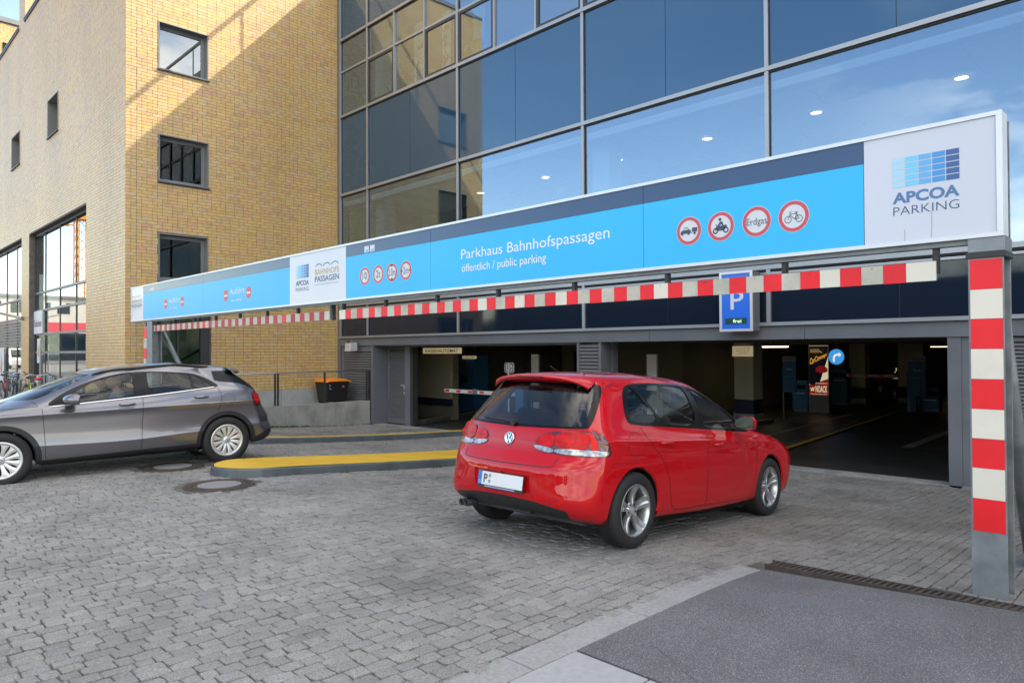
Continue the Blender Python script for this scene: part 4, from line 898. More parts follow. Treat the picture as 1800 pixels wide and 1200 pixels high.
def machine_panel(x0, x1, y, z0, z1, label, pole=True):
    t = thing('info_panel', ((x0+x1)/2, y, GF), label, 'info panel', 'blue information panels in the garage')
    B('board', M['gblue'], t, x0, x1, y, y+.06, z0, z1-.14*(z1-z0)); B('header', mat('panel header', (.30, .33, .37), .5), t, x0, x1, y, y+.06, z1-.139*(z1-z0), z1)
    B('fold_line', M['text_grey'], t, x0+.01, x1-.01, y-.002, y-.0005, z0+.44*(z1-z0), z0+.45*(z1-z0))
    text('header_text', 'PARKHAUS', x0+.05, x1-.05, z1-.09*(z1-z0), z1-.05*(z1-z0), y-.003, M['text_black'], t)
    text('board_text', 'Tarife', x0+.12, x1-.12, z0+.62*(z1-z0), z0+.68*(z1-z0), y-.003, M['text_white'], t)
    B('leg', M['frame'], t, x0, x0+.04, y+.01, y+.05, GF, z0)
def ticket_machine(x0, x1, y, z1, label, d=.4):
    t = thing('ticket_machine', ((x0+x1)/2, y, GF), label, 'ticket machine', 'blue ticket machines in the garage')
    B('cabinet', M['gblue'], t, x0, x1, y, y+d, GF+.08, z1, bevel=.02); B('foot', M['frame'], t, x0+.03, x1-.03, y+.03, y+d-.03, GF, GF+.08); B('display', M['void'], t, x0+.06, x1-.06, y-.004, y-.0, z1-.30, z1-.16); B('card_slot', M['sign_trim'], t, x0+.1, x1-.1, y-.006, y, z1-.45, z1-.42)
machine_panel(-9.66, -9.25, 21.1, .30, 1.39, 'blue information panel on a thin leg right of the cream column')
ticket_machine(-10.65, -10.12, 24, .55, 'blue ticket machine behind the left information panel')
machine_panel(-7.6, -7.08, 26, .03, 1.36, 'blue information panel at the right end of the barrier')
ticket_machine(-7.55, -6.95, 27, .3, 'blue ticket machine below the right information panel')
ticket_machine(-10.9, -10.3, 28, .85, 'blue ticket machine left of the right barrier'); ticket_machine(-12.2, -11.5, 17.0, .55, 'blue ticket machine seen over the red car roof')
def barrier(x0, x1, y, z, label, cx, nseg):
    t = thing('barrier', (cx, y, GF), label, 'barrier', 'red and white parking barriers')
    B('arm', M['white'], t, x0, x1, y-.03, y+.0, z-.05, z+.05, bevel=.01)
    for k in range(nseg):
        a = x0+(x1-x0)*(k+.12)/nseg; b = a+(x1-x0)/nseg*.36; B('red_band', mat('barrier red', (.75, .015, .02), .35), t, a, b, y-.034, y-.0305, z-.026, z+.03)
    B('housing', M['gblue'], t, cx-.14, cx+.14, y-.15, y+.15, GF, z+.15, bevel=.02)
    return t
_b = barrier(-15.85, -12.95, 12.95, .475, 'red and white barrier arm across the left lane under the KASSENAUTOMAT sign', -12.72, 6)
B('joint_bracket', M['frame'], _b, -14.62, -14.44, 12.90, 12.955, .42, .56)
barrier(-9.75, -7.75, 26.5, .66, 'lowered red and white barrier arm in the right lane deep in the garage', -7.62, 4)
# pay machine niche
pm = thing('pay_machine', (-19.1, 16.2, GF), 'tall blue pay machine wall beside the left barrier', 'pay machine')
B('cabinet', M['gblue'], pm, -19.85, -18.3, 16.2, 16.9, GF, 1.42); B('display', M['void'], pm, -18.95, -18.6, 16.19, 16.199, .5, .75); B('coin_tray', M['sign_trim'], pm, -18.9, -18.75, 16.185, 16.199, .2, .26); B('notice', mat('notice red', (.25, .1, .08), .6), pm, -18.95, -18.65, 16.19, 16.199, .95, 1.2)
def hang_sign(name, x0, x1, y, z0, z1, txt, label, m, tm, top=1.929):
    t = thing(name, ((x0+x1)/2, y, z0), label, 'sign')
    B('board', m, t, x0, x1, y, y+.03, z0, z1); text('lettering', txt, x0+.07*(x1-x0), x1-.07*(x1-x0), z0+.22*(z1-z0), z1-.22*(z1-z0), y-.003, tm, t, bold=.012)
    for x in (x0+.1, x1-.1): B('hanger', M['frame'], t, x-.008, x+.008, y+.008, y+.022, z1, top)
    return t
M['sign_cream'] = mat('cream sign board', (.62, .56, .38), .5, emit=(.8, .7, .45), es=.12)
hang_sign('hanging_sign', -16.94, -15.2, 13.0, 1.525, 1.69, 'KASSENAUTOMAT', 'cream hanging sign reading KASSENAUTOMAT over the left barrier', M['sign_cream'], M['text_black'])
hang_sign('hanging_sign', -18.75, -18.05, 16.1, 1.33, 1.43, 'KASSENAUTOMAT', 'small cream KASSENAUTOMAT sign on the blue pay machine', M['sign_cream'], M['text_black'])
cs = thing('notice_sign', (-10.3, 19.88, 1.4), 'cream notice with three lines of black text on the cream column', 'sign')
B('board', M['sign_cream'], cs, -10.64, -9.99, 19.86, 19.88, 1.40, 1.70); B('frame', M['white'], cs, -10.66, -9.97, 19.881, 19.895, 1.38, 1.72)
for k, tx in enumerate(('Reserviert für KFZ', 'mit mehr als 1,8m Länge', 'und 2,0m Breite')): text('text_line', tx, -10.56+.03*k, -10.07-.03*k, 1.615-.07*k, 1.655-.07*k, 19.857, M['text_black'], cs)
# white posts, rounded sign on a pole, round arrow sign, poster stand
for x, y, w_, lb in ((-13.31, 14, .27, 'plain white post seen above the red car, left of the louvered pillar'), (-9.55, 14, .27, 'plain white post right of the louvered pillar')):
    t = thing('white_post', (x, y, GF), lb, 'post'); B('panel', M['gwhite'], t, x-w_/2, x+w_/2, y, y+.05, GF+.06, 1.50, bevel=.006); B('edge', M['text_grey'], t, x+w_/2+.001, x+w_/2+.02, y+.002, y+.05, GF+.06, 1.495); B('foot', M['frame'], t, x-w_/2, x+w_/2+.02, y-.03, y+.09, GF, GF+.059)
t = thing('pole_sign', (-12.91, 12.62, GF), 'rounded sign seen from behind on a thin white pole beside the red car roof', 'sign')
MB().tube([(-12.91, 12.62, GF), (-12.91, 12.62, 1.30)], .022, 10).build('pole', M['white'], t)
def rrect(cx, cz, w, h, r, y, n=6):
    p = []
    for (sx, sz, a0) in ((1, 1, 0), (-1, 1, 90), (-1, -1, 180), (1, -1, 270)):
        for k in range(n+1): a = R(a0+90*k/n); p.append((cx+sx*(w/2-r)+r*math.cos(a), y, cz+sz*(h/2-r)+r*math.sin(a)))
    return p
MB().prism(rrect(-12.91, 1.17, .34, .26, .07, 12.64), (0, .02, 0)).build('sign_back', M['disc_white'], t)
mb = MB(); P_ = rrect(-12.91, 1.17, .30, .22, .06, 12.637); Q_ = rrect(-12.91, 1.17, .25, .17, .045, 12.637); n = len(P_); mb.add(P_+Q_, [(i, (i+1) % n, n+(i+1) % n, n+i) for i in range(n)]); mb.build('dark_rim', M['text_black'], t)
mb = MB(); line(mb, [(-12.97, 1.12), (-12.97, 1.22), (-12.93, 1.22)], .022, 12.636); line(mb, [(-12.88, 1.13), (-12.83, 1.13), (-12.83, 1.17), (-12.87, 1.17)], .022, 12.636); mb.build('symbol', M['text_black'], t)
t = thing('arrow_sign', (-8.4, 22, 1.0), 'round blue sign with white arrow bending right hanging in the garage', 'sign')
mb = MB(); mb.prism(disc_pts(-8.40, 1.37, .245, 22.0), (0, .02, 0)); mb.build('rim', M['white'], t); mb = MB(); disc(mb, -8.40, 1.37, .228, 21.996); mb.build('blue_disc', mat('sign blue', (.012, .20, .52), .4, emit=(.02, .3, .8), es=.35), t)
mb = MB(); line(mb, [(-8.47, 1.22), (-8.47, 1.36), (-8.45, 1.41), (-8.41, 1.435), (-8.33, 1.435)], .055, 21.992); mb.poly([(-8.33, 21.992, 1.51), (-8.33, 21.992, 1.36), (-8.245, 21.992, 1.435)]); mb.build('arrow', mat('arrow white', (.8, .8, .8), .5, emit=(1, 1, 1), es=.25), t)
B('hanger', M['frame'], t, -8.41, -8.39, 22.005, 22.02, 1.616, 1.929)
t = thing('poster_board', (-9.75, 24, GF), 'upright advertising poster in navy and red in the garage, reading NOACK', 'poster')
px0, px1, py_, pz0, pz1 = -10.06, -9.43, 24.0, .07, 1.72
M['pnavy'] = mat('poster navy', (.012, .014, .09), .4); M['pred'] = mat('poster red', (.30, .01, .015), .4, emit=(.5, .015, .02), es=.09); M['ppale'] = mat('poster pale', (.5, .48, .38), .5, emit=(.8, .75, .55), es=.22)  # prints given a faint glow of their own to lighten the poster
B('frame', M['frame'], t, px0-.02, px1+.02, py_+.002, py_+.06, GF, pz1+.02)
MB().quad((px0, py_, pz0), (px1, py_, pz0), (px1, py_, pz1), (px0, py_, pz1)).build('pale_print', M['ppale'], t)
MB().add([(px0, py_-.003, .42), (px0+.33, py_-.003, .42), (px1, py_-.003, 1.35), (px1, py_-.003, pz1-.01), (px0, py_-.003, pz1-.01)], [(0, 1, 2, 3, 4)]).build('navy_print', M['pnavy'], t)
MB().quad((px0, py_-.002, pz0), (px1, py_-.002, pz0), (px1, py_-.002, .62), (px0, py_-.002, .40)).build('red_print', M['pred'], t)
mb = MB(); mb.poly([(px0+.42+.20*math.cos(a), py_-.005, .90+.13*math.sin(a)*(1.2 if math.sin(a) > 0 else .7)) for a in np.arange(0, 6.28, .35)]); mb.build('red_car_print', M['pred'], t)
M['porange'] = mat('poster orange', (.75, .35, .03), .5, emit=(.9, .45, .05), es=.28)
V_, F_ = text_geo('CarConcept', .01); a, b = V_.min(0), V_.max(0)
mb = MB(); mb.add([(px0+.03+(v[0]-a[0])/(b[0]-a[0])*.56, py_-.006, 1.08+.30*(v[0]-a[0])/(b[0]-a[0])+(v[1])*.30*(1-.45*(v[0]-a[0])/(b[0]-a[0]))) for v in V_], F_); mb.build('headline', M['porange'], t)
text('firm_name', 'NOACK', px0+.21, px1-.03, .17, .38, py_-.006, M['ppale'], t, bold=.03); text('service_line', 'LACKIERSERVICE', px0+.21, px1-.03, .44, .49, py_-.006, M['ppale'], t)
text('address_line', 'Meisterbetrieb', px0+.05, px1-.05, .09, .13, py_-.006, M['ppale'], t)
mb = MB(); line(mb, [(px0+.05, .32), (px0+.08, .20), (px0+.11, .32), (px0+.14, .20), (px0+.17, .34)], .022, py_-.006); mb.build('emblem', M['ppale'], t)
for k in range(3): text('small_print', 'Autolackierung', px0+.04, px0+.34+.05*k, 1.58-.045*k, 1.61-.045*k, py_-.006, M['porange'] if k != 1 else M['ppale'], t)

# ================================================================== P SIGN
t = thing('parking_sign', (-5.93, 11.2, 1.9), 'blue illuminated parking sign with white P and the word frei above the wide opening', 'sign')
x0, x1, z0, z1 = -6.235, -5.63, 1.905, 2.93
B('case', M['grey_steel'], t, x0+.01, x1-.01, 11.22, FY-.07, z0+.01, z1-.01); 
mb = MB(); mb.box(x0, x0+.045, 11.19, 11.225, z0, z1); mb.box(x1-.045, x1, 11.19, 11.225, z0, z1); mb.box(x0+.045, x1-.045, 11.19, 11.225, z0, z0+.045); mb.box(x0+.045, x1-.045, 11.19, 11.225, z1-.045, z1); mb.build('frame', M['sign_trim'], t, bevel=.006)
B('blue_face', mat('parking blue', (.008, .13, .62), .25, emit=(.0, .12, .8), es=.06), t, x0+.045, x1-.045, 11.205, 11.22, z0+.045, z1-.045)
text('letter_p', 'P', -6.03, -5.79, 2.285, 2.60, 11.202, M['disc_white'], t, bold=.01)
B('display_panel', mat('display green', (.01, .07, .035), .3), t, -6.13, -5.74, 11.198, 11.2049, 2.035, 2.135); text('display_word', 'frei', -5.98, -5.83, 2.055, 2.115, 11.195, mat('display text', (.6, .75, .65), .5, emit=(.6, .9, .7), es=.5), t)

# ================================================================== GANTRY SIGN
gs = thing('gantry_sign', (-10, SY, 2.3), 'long cyan and navy sign board spanning the drive, reading Parkhaus Bahnhofspassagen', 'sign')
sx0, sx1, sz0, sz1 = -18.56, -1.035, 2.33, 3.147
B('case', M['galv'], gs, sx0+.01, sx1-.01, SY+.012, SY+.13, sz0+.01, sz1-.01)
B('trim', M['sign_trim'], gs, sx0, sx1, SY-.012, SY+.02, sz1-.028, sz1); B('trim', M['sign_trim'], gs, sx0, sx1, SY-.012, SY+.02, sz0, sz0+.028)
B('trim', M['sign_trim'], gs, sx0, sx0+.025, SY-.012, SY+.02, sz0+.0285, sz1-.0285); B('trim', M['sign_trim'], gs, sx1-.035, sx1, SY-.012, SY+.02, sz0+.0285, sz1-.0285)
B('end_cap', M['sign_trim'], gs, sx1-.009, sx1+.0, SY+.021, SY+.135, sz0+.005, sz1-.005)
B('lower_channel', M['galv'], gs, sx0+.1, sx1-.03, SY+.03, SY+.10, sz0-.035, sz0+.005)
zt, zb = sz1-.0285, sz0+.0285; zm = 2.955
def panel(name, a, b, c, d, m, y=SY): return B(name, M[m], gs, a+.0025, b-.0025, y, y+.0115, c, d)
panel('white_panel', sx0+.026, -17.705, zb, zt, 'sign_white'); panel('white_panel', -10.655, -8.965, zb, zt, 'sign_white'); panel('white_panel', -1.89, sx1-.036, zb, zt, 'sign_white')
for a, b in ((-17.705, -14.2), (-14.2, -10.655), (-8.965, -7.003), (-7.003, -3.83), (-3.83, -1.89)):
    panel('cyan_panel', a, b, zb, zm-.001, 'sign_blue'); panel('navy_band', a, b, zm+.001, zt, 'sign_navy')
yt = SY-.0015; yt2 = SY-.003; yt3 = SY-.0045
def rsign(cx, kind, cz=2.644, r=.125, sx=1.0, parent=gs):
    mb = MB(); disc(mb, cx, cz, r, yt); o = mb.build('round_sign', M['disc_white'], parent)
    mb = MB(); ring(mb, cx, cz, r*.74, r*.965, yt2); mb.build('red_ring', M['ring_red'], o)
    return o
def psym(mb, name, parent, m='picto'): return mb.build(name, M[m], parent)
# '10', '2t', '2.0m', '2m'
o = rsign(-8.475, 0); text('figure', '10', -8.532, -8.42, 2.60, 2.70, yt2, M['picto'], o)
o = rsign(-8.148, 0); text('figure', '2t', -8.20, -8.095, 2.60, 2.70, yt2, M['picto'], o)
o = rsign(-7.83, 0); text('figure', '2.0m', -7.91, -7.75, 2.60, 2.695, yt2, M['picto'], o)
mb = MB(); mb.add([(-7.865, yt2, 2.745), (-7.795, yt2, 2.745), (-7.83, yt2, 2.715)], [(0, 1, 2)]); mb.add([(-7.865, yt2, 2.545), (-7.795, yt2, 2.545), (-7.83, yt2, 2.575)], [(0, 1, 2)]); psym(mb, 'height_arrows', o)
o = rsign(-7.52, 0); text('figure', '2m', -7.575, -7.462, 2.60, 2.695, yt2, M['picto'], o)
mb = MB(); mb.add([(-7.615, yt2, 2.68), (-7.615, yt2, 2.61), (-7.588, yt2, 2.645)], [(0, 1, 2)]); mb.add([(-7.425, yt2, 2.68), (-7.425, yt2, 2.61), (-7.452, yt2, 2.645)], [(0, 1, 2)]); psym(mb, 'width_arrows', o)
# car with trailer
o = rsign(-3.35, 0); mb = MB(); c = -3.35
mb.poly([(c+a, yt2, 2.644+b) for a, b in ((-.084, -.022), (.02, -.022), (.02, .006), (.005, .008), (-.012, .032), (-.045, .032), (-.058, .008), (-.080, .002))][::-1])
mb.poly([(c+.032, yt2, 2.632), (c+.084, yt2, 2.632), (c+.084, yt2, 2.668), (c+.032, yt2, 2.668)])
for wx_ in (-.065, -.003, .058): disc(mb, c+wx_, 2.620, .0125, yt2-.0005, 14)
line(mb, [(c+.018, 2.626), (c+.036, 2.630)], .005, yt2); psym(mb, 'car_trailer_symbol', o)
mb = MB(); mb.poly([(c-.050, yt3-.0005, 2.654), (c-.041, yt3-.0005, 2.670), (c-.029, yt3-.0005, 2.670), (c-.029, yt3-.0005, 2.654)]); mb.poly([(c-.025, yt3-.0005, 2.654), (c-.025, yt3-.0005, 2.670), (c-.015, yt3-.0005, 2.670), (c-.004, yt3-.0005, 2.654)]); psym(mb, 'window_cutout', o, 'disc_white')
# motorcycle
o = rsign(-3.043, 0); mb = MB(); c = -3.043; zc = 2.644
for wx_ in (-.048, .048): ring(mb, c+wx_, zc-.034, .014, .026, yt2, 24)
mb.poly([(c+a, yt2, zc+b) for a, b in ((-.052, -.012), (-.026, -.036), (.030, -.036), (.058, -.002), (.050, .012), (.015, .004), (-.010, .008), (-.035, .010))])
mb.poly([(c+a, yt2-.0004, zc+b) for a, b in ((-.030, .004), (-.012, .036), (.006, .044), (.020, .034), (.030, .002), (.014, -.002), (.006, .020), (-.014, .006))]); disc(mb, c-.006, zc+.060, .0145, yt2, 16)
line(mb, [(c-.048, zc-.034), (c-.034, zc+.012), (c-.044, zc+.020)], .008, yt2-.0006); psym(mb, 'motorcycle_symbol', o)
o = rsign(-2.722, 0); text('figure', 'Erdgas', -2.808, -2.633, 2.618, 2.675, yt2, M['picto'], o)
# bicycle
o = rsign(-2.415, 0); mb = MB(); c = -2.415
for wx_ in (-.044, .044): ring(mb, c+wx_, zc-.022, .0235, .0285, yt2, 26)
line(mb, [(c-.044, zc-.022), (c-.026, zc+.022), (c-.030, zc+.036), (c-.016, zc+.038)], .005, yt2); line(mb, [(c-.026, zc+.020), (c+.026, zc+.020), (c+.010, zc-.024), (c+.044, zc-.022), (c+.022, zc+.026)], .005, yt2); line(mb, [(c-.028, zc+.014), (c+.010, zc-.024)], .005, yt2); line(mb, [(c+.010, zc+.030), (c+.034, zc+.030)], .006, yt2); psym(mb, 'bicycle_symbol', o)
# no entry discs and lettering
for cx in (-16.236, -15.279, -13.117, -12.157):
    mb = MB(); disc(mb, cx, 2.645, .105, yt); o = mb.build('no_entry_sign', M['ring_red'], gs); mb = MB(); mb.quad((cx-.078, yt2, 2.622), (cx+.078, yt2, 2.622), (cx+.078, yt2, 2.66), (cx-.078, yt2, 2.66)); mb.build('white_bar', M['disc_white'], o)
for a, b in ((-16.05, -15.42), (-12.94, -12.32)): text('lettering', 'Ausfahrt', a, b, 2.655, 2.76, yt, M['text_white'], gs); text('lettering', 'no entry', a+.05, b-.12, 2.52, 2.575, yt, M['text_white'], gs)
text('lettering', 'Parkhaus Bahnhofspassagen', -6.42, -4.22, 2.685, 2.80, yt, M['text_white'], gs)
text('lettering', 'öffentlich / public parking', -6.41, -5.055, 2.532, 2.625, yt, M['text_white'], gs)
# grid logo and names
def grid_logo(x0, x1, z0, z1, ncol=5):
    colr = [(.40, .66, .85), (.16, .58, .84), (.12, .42, .75), (.05, .30, .66), (.045, .12, .32)]
    o = None
    for i in range(ncol):
        mb = MB()
        for j in range(5):
            w_, h_ = (x1-x0)/ncol, (z1-z0)/5; mb.quad((x0+i*w_+.003, yt, z0+j*h_+.003), (x0+(i+1)*w_-.003, yt, z0+j*h_+.003), (x0+(i+1)*w_-.003, yt, z0+(j+1)*h_-.003), (x0+i*w_+.003, yt, z0+(j+1)*h_-.003))
        k = mb.build('logo_column', mat('logo blue', colr[i], .35), gs)
grid_logo(-1.70, -1.277, 2.740, 2.953); text('lettering', 'APCOA', -1.697, -1.28, 2.632, 2.705, yt, M['text_blue'], gs, bold=.035); text('lettering', 'PARKING', -1.693, -1.283, 2.545, 2.607, yt, M['text_navy'], gs, bold=-.008)
grid_logo(-10.45, -10.034, 2.750, 2.958); text('lettering', 'APCOA', -10.45, -10.035, 2.640, 2.715, yt, M['text_navy'], gs, bold=.03); text('lettering', 'PARKING', -10.45, -10.035, 2.550, 2.612, yt, M['text_navy'], gs, bold=-.006)
def passagen(x0, x1):
    mb = MB(); w_ = (x1-x0)/3
    for k in range(3):
        cx = x0+w_*(k+.5); line(mb, [(cx+w_*.44*math.cos(a), 2.872+.055*math.sin(a)+.0) for a in np.linspace(R(15), R(165), 12)], .014, yt)
    mb.build('arches', M['text_navy'], gs)
    text('lettering', 'BAHNHOFS', x0, x1, 2.765, 2.850, yt, M['text_gold'], gs, bold=.012); text('lettering', 'PASSAGEN', x0, x1, 2.660, 2.742, yt, M['text_navy'], gs, bold=.018); text('lettering', 'Kommen. Reisen. Bummeln in Potsdam', x0, x1, 2.608, 2.630, yt, M['text_grey'], gs)
passagen(-9.85, -9.155); passagen(-18.51, -17.80)
for a in (-8.485, -8.345, -17.23, -17.09):
    B('small_sticker', M['disc_white'], gs, a, a+.11, yt, SY-.0003, 2.968, 3.058); MB().add([(a+.02, yt2, 2.975), (a+.09, yt2, 2.975), (a+.09, yt2, 3.02), (a+.05, yt2, 3.0)], [(0, 1, 2, 3)]).build('sticker_print', M['sign_blue'], gs)
B('corner_letter', M['disc_white'], gs, -18.40, -18.36, yt, SY-.0003, 2.40, 2.45)
# rain streaks and scuffs on the white panel
mb = MB()
for x, z, l_ in ((-1.45, 2.54, .17), (-1.62, 2.44, .10)): line(mb, [(x, z), (x+.002, z-l_*.5), (x-.001, z-l_)], .0025, yt2)
mb.build('rain_streak', M['text_grey'], gs)

# striped clearance bars, one board per colour field
M['bracket'] = M['black_steel']
def striped_bar(x_edges, z0, z1, first_red, label, old):
    t = thing('clearance_bar', ((x_edges[0]+x_edges[-1])/2, SY, z0), label, 'clearance bar', 'red and white clearance bars under the sign')
    for k, (a, b) in enumerate(zip(x_edges[:-1], x_edges[1:])):
        red = (k % 2 == 0) == first_red; f = (a-x_edges[0])/(x_edges[-1]-x_edges[0])
        m = (M['red'] if not old or rng.random() < .35 else M['red_old']) if red else (M['ivory_old'] if old or rng.random() < .65 else M['ivory'])
        za, zb_ = z0(a) if callable(z0) else z0, z1
        MB().box(a+.001, b-.001, SY+.038+rng.uniform(0, .002), SY+.052, za+rng.uniform(-.0015, .0015), zb_+rng.uniform(-.0015, .0015)).build('stripe_board', m, t)
    B('back_rail', M['galv'], t, x_edges[0], x_edges[-1], SY+.054, SY+.075, z0+.01, z1-.01)
    mb = MB()
    for (a, b) in zip(x_edges[:-1:3], x_edges[1::3]): mb.lathe([(0, 0), (.004, 0), (.003, -.003), (0, -.003)], 8, Matrix.Translation(((a+b)/2, SY+.0375, z1-.02)) @ Matrix.Rotation(R(90), 4, 'X') @ Matrix.Scale(-1, 4, (0, 0, 1)))
    mb.build('rivets', M['black_steel'], t)
    return t
def zfun(z): return z
xe = [-9.215, -9.20+.02]+[round(-9.05+.1495*k, 3) for k in range(0, 51)]; xe = [-9.215]+[x for x in np.arange(-9.05, -1.50, .1515)]+[-1.436]
bar = striped_bar([float(x) for x in xe], 2.070, 2.205, False, 'long red and white striped clearance bar hanging under the right half of the sign', False)
for x in (-1.445, -2.524, -3.622, -4.733, -5.866, -6.97, -8.08, -9.15): MB().box(x-.018, x+.018, SY+.055, SY+.105, 2.12, 2.296).build('hanger_bracket', M['black_steel'], bar)
xe2 = [-17.19+.151*k for k in range(0, 52)]
bar2 = striped_bar(xe2, 2.075, 2.205, False, 'striped clearance bar hanging under the left half of the sign over the exit', True)
for k in range(8): x = -17.0+1.08*k; MB().box(x-.02, x+.02, SY+.055, SY+.105, 2.12, 2.296).build('hanger_bracket', M['black_steel'], bar2)
MB().beam((-9.46, SY+.06, 2.31), (-9.40, SY+.06, 2.07), .05, .05).build('end_strut', M['black_steel'], bar2)

# posts with stripes and braces
def gantry_post(x0, x1, ztop, label, zb=0.0, brace_dx=0.0):
    t = thing('gantry_post', ((x0+x1)/2, SY+.1, zb), label, 'post', 'steel posts carrying the sign'); xm = (x0+x1)/2
    B('front_flange', M['galv'], t, x0, x1, SY+.0, SY+.016, zb-.1, ztop, bevel=.002); B('web', M['galv'], t, xm-.006, xm+.006, SY+.0165, SY+.2, zb-.1, ztop); B('rear_flange', M['galv'], t, x0, x1, SY+.2005, SY+.216, zb-.1, 3.12, bevel=.002)
    mb = MB(); yb = SY+.55
    mb.tube([(xm, SY+.25, 2.16), (xm+brace_dx, SY+1.35, gz(xm, 6.9)+.12)], .055, 14); mb.build('brace', M['galv'], t)
    B('brace_foot', M['black_steel'], t, xm-.02, xm+.02, SY+1.22, SY+1.46, gz(xm, 6.9)-.05, gz(xm, 6.9)+.22); B('base_plate', M['galv'], t, xm-.14, xm+.14, SY+1.15, SY+1.55, gz(xm, 6.9)-.02, gz(xm, 6.9)+.015)
    return t
gp = gantry_post(-1.238, -1.038, 2.30, 'galvanised steel post with bold red and white stripes at the right edge', -.012)
MB().box(-1.25, -1.025, SY-.012, SY+.225, 2.195, 2.235).build('collar', M['black_steel'], gp, bevel=.004); MB().box(-1.238, -1.03, SY-.004, SY+.21, 2.236, 2.328).build('head_plate', M['galv'], gp, bevel=.003)
ze = [.40, .613, .814, 1.008, 1.202, 1.399, 1.597, 1.795, 1.989, 2.187]
for k, (a, b) in enumerate(zip(ze[:-1], ze[1:])): MB().box(-1.226, -1.046, SY-.006, SY-.001, a+.0012, b-.0012).build('stripe_board', M['red'] if k % 2 == 0 else M['ivory'], gp)
gp2 = gantry_post(-17.45, -17.11, 2.31, 'left steel post of the sign with a diagonal pipe brace, behind the grey car', -.02)
for k in range(7):
    a = .52+k*.235; MB().box(-17.66, -17.47, SY+.0, SY+.006, a, a+.232).build('stripe_board', (M['red'] if k % 2 == 0 else M['ivory_old']), gp2)
B('stripe_backing', M['galv'], gp2, -17.665, -17.452, SY+.0065, SY+.02, .5, 2.2)

# ================================================================== RAMP WALL, RAIL, BIN
rw = thing('ramp_wall', (-17.5, 8.5, 0), 'low weathered concrete ramp wall with moss at its foot left of the garage', 'wall')
for a, b in ((5.7, 8.9), (8.905, 10.4), (10.405, 11.52)):
    mb = MB(); mb.hexa([(-17.72, a, -.75), (-17.49, a, -.75), (-17.49, b, -.75), (-17.72, b, -.75), (-17.72, a, .178), (-17.49, a, .178), (-17.49, b, .19), (-17.72, b, .19)]); mb.build('wall_section', M['concrete'], rw, bevel=.008)
B('ramp_deck', M['concrete'], rw, -19.22, -17.725, 5.6, FY-.01, -.6, .04)
mb = MB(); rr = random.Random(8)
for k in range(380):
    y = rr.uniform(8.0, 10.4); y = y if rr.random() < .8 else rr.uniform(8, 11.3); x = -17.475+rr.uniform(0, .05); h = rr.uniform(.01, .05)*(1.5 if y < 9.6 else .6); z = gz(x, y); a = rr.uniform(0, 3.1); dx, dy = .012*math.cos(a), .02*math.sin(a)
    mb.add([(x-dx, y-dy, z), (x+dx, y+dy, z), (x+rr.uniform(-.01, .01), y+rr.uniform(-.02, .02), z+h)], [(0, 1, 2)])
o = mb.build('moss_tufts', M['moss'], rw); tag(o, kind='stuff')
hr = thing('handrail', (-17.6, 9, .18), 'thin steel handrail on the low concrete ramp wall', 'railing')
MB().tube([(-17.6, 6.2, 1.035), (-17.6, 11.56, 1.055)], .021, 10).build('top_rail', M['mullion'], hr)
for y in (6.3, 8.675, 8.755, 10.12, 11.47, 11.555): B('post', M['black_steel'], hr, -17.62, -17.58, y-.02, y+.02, .185, 1.03)
for y in (8.715, 11.51): B('link_bar', M['black_steel'], hr, -17.607, -17.593, y-.02, y+.02, .42, .44); B('link_bar', M['black_steel'], hr, -17.607, -17.593, y-.02, y+.02, .82, .84)
for y in (6.3, 8.715, 10.12, 11.5): B('base_plate', M['black_steel'], hr, -17.68, -17.52, y-.11, y+.11, .1795, .190)
bn = thing('wheelie_bin', (-18.35, 10.85, .04), 'black waste container with bright orange lid against the brick wall', 'bin')
mb = MB(); mb.hexa([(-18.84, 10.60, .14), (-18.30, 10.60, .14), (-18.30, 11.22, .14), (-18.84, 11.22, .14), (-18.90, 10.54, .72), (-18.22, 10.54, .72), (-18.22, 11.29, .72), (-18.90, 11.29, .72)]); mb.build('body', mat('black plastic', (.012, .012, .013), .45, bump=.1), bn, bevel=.03)
mb = MB(); N = 14
prof = [(-.5, 0), (-.49, .03), (-.35, .085), (-.12, .105), (.12, .10), (.35, .075), (.49, .03), (.5, 0)]
vs = []
for i, xx in enumerate((-18.95, -18.91, -18.28, -18.20, -18.17)):
    for p, q in prof: vs.append((xx, 10.915+p*.86, .722+(q if 0 < i < 4 else q*.15)*(1 if i != 3 else .7)))
mb.smooth = True; mb.add(vs, [(i*8+j, (i+1)*8+j, (i+1)*8+j+1, i*8+j+1) for i in range(4) for j in range(7)]); mb.smooth = False
o = mb.build('lid', mat('orange plastic', (.85, .24, .015), .4, var=.06), bn); s_ = o.modifiers.new('t', 'SOLIDIFY'); s_.thickness = .02
B('sticker', mat('red sticker', (.5, .12, .08), .5), bn, -18.245, -18.235, 11.05, 11.13, .56, .64); 
mb = MB(); line_pts = [(-18.23, 10.62, .66), (-18.228, 10.67, .62), (-18.24, 10.64, .56)]; mb.tube(line_pts, .006, 5); mb.tube([(-18.243, 10.63, .53), (-18.243, 10.71, .52)], .007, 5); mb.build('chalk_marks', M['disc_white'], bn)
for x, y in ((-18.75, 10.68), (-18.36, 10.68), (-18.75, 11.12), (-18.36, 11.12)): MB().lathe([(0, -.025), (.08, -.025), (.08, .025), (0, .025)], 18, Matrix.Translation((x, y, .12)) @ Matrix.Rotation(R(90), 4, 'Y')).build('wheel', M['rubber'], bn)
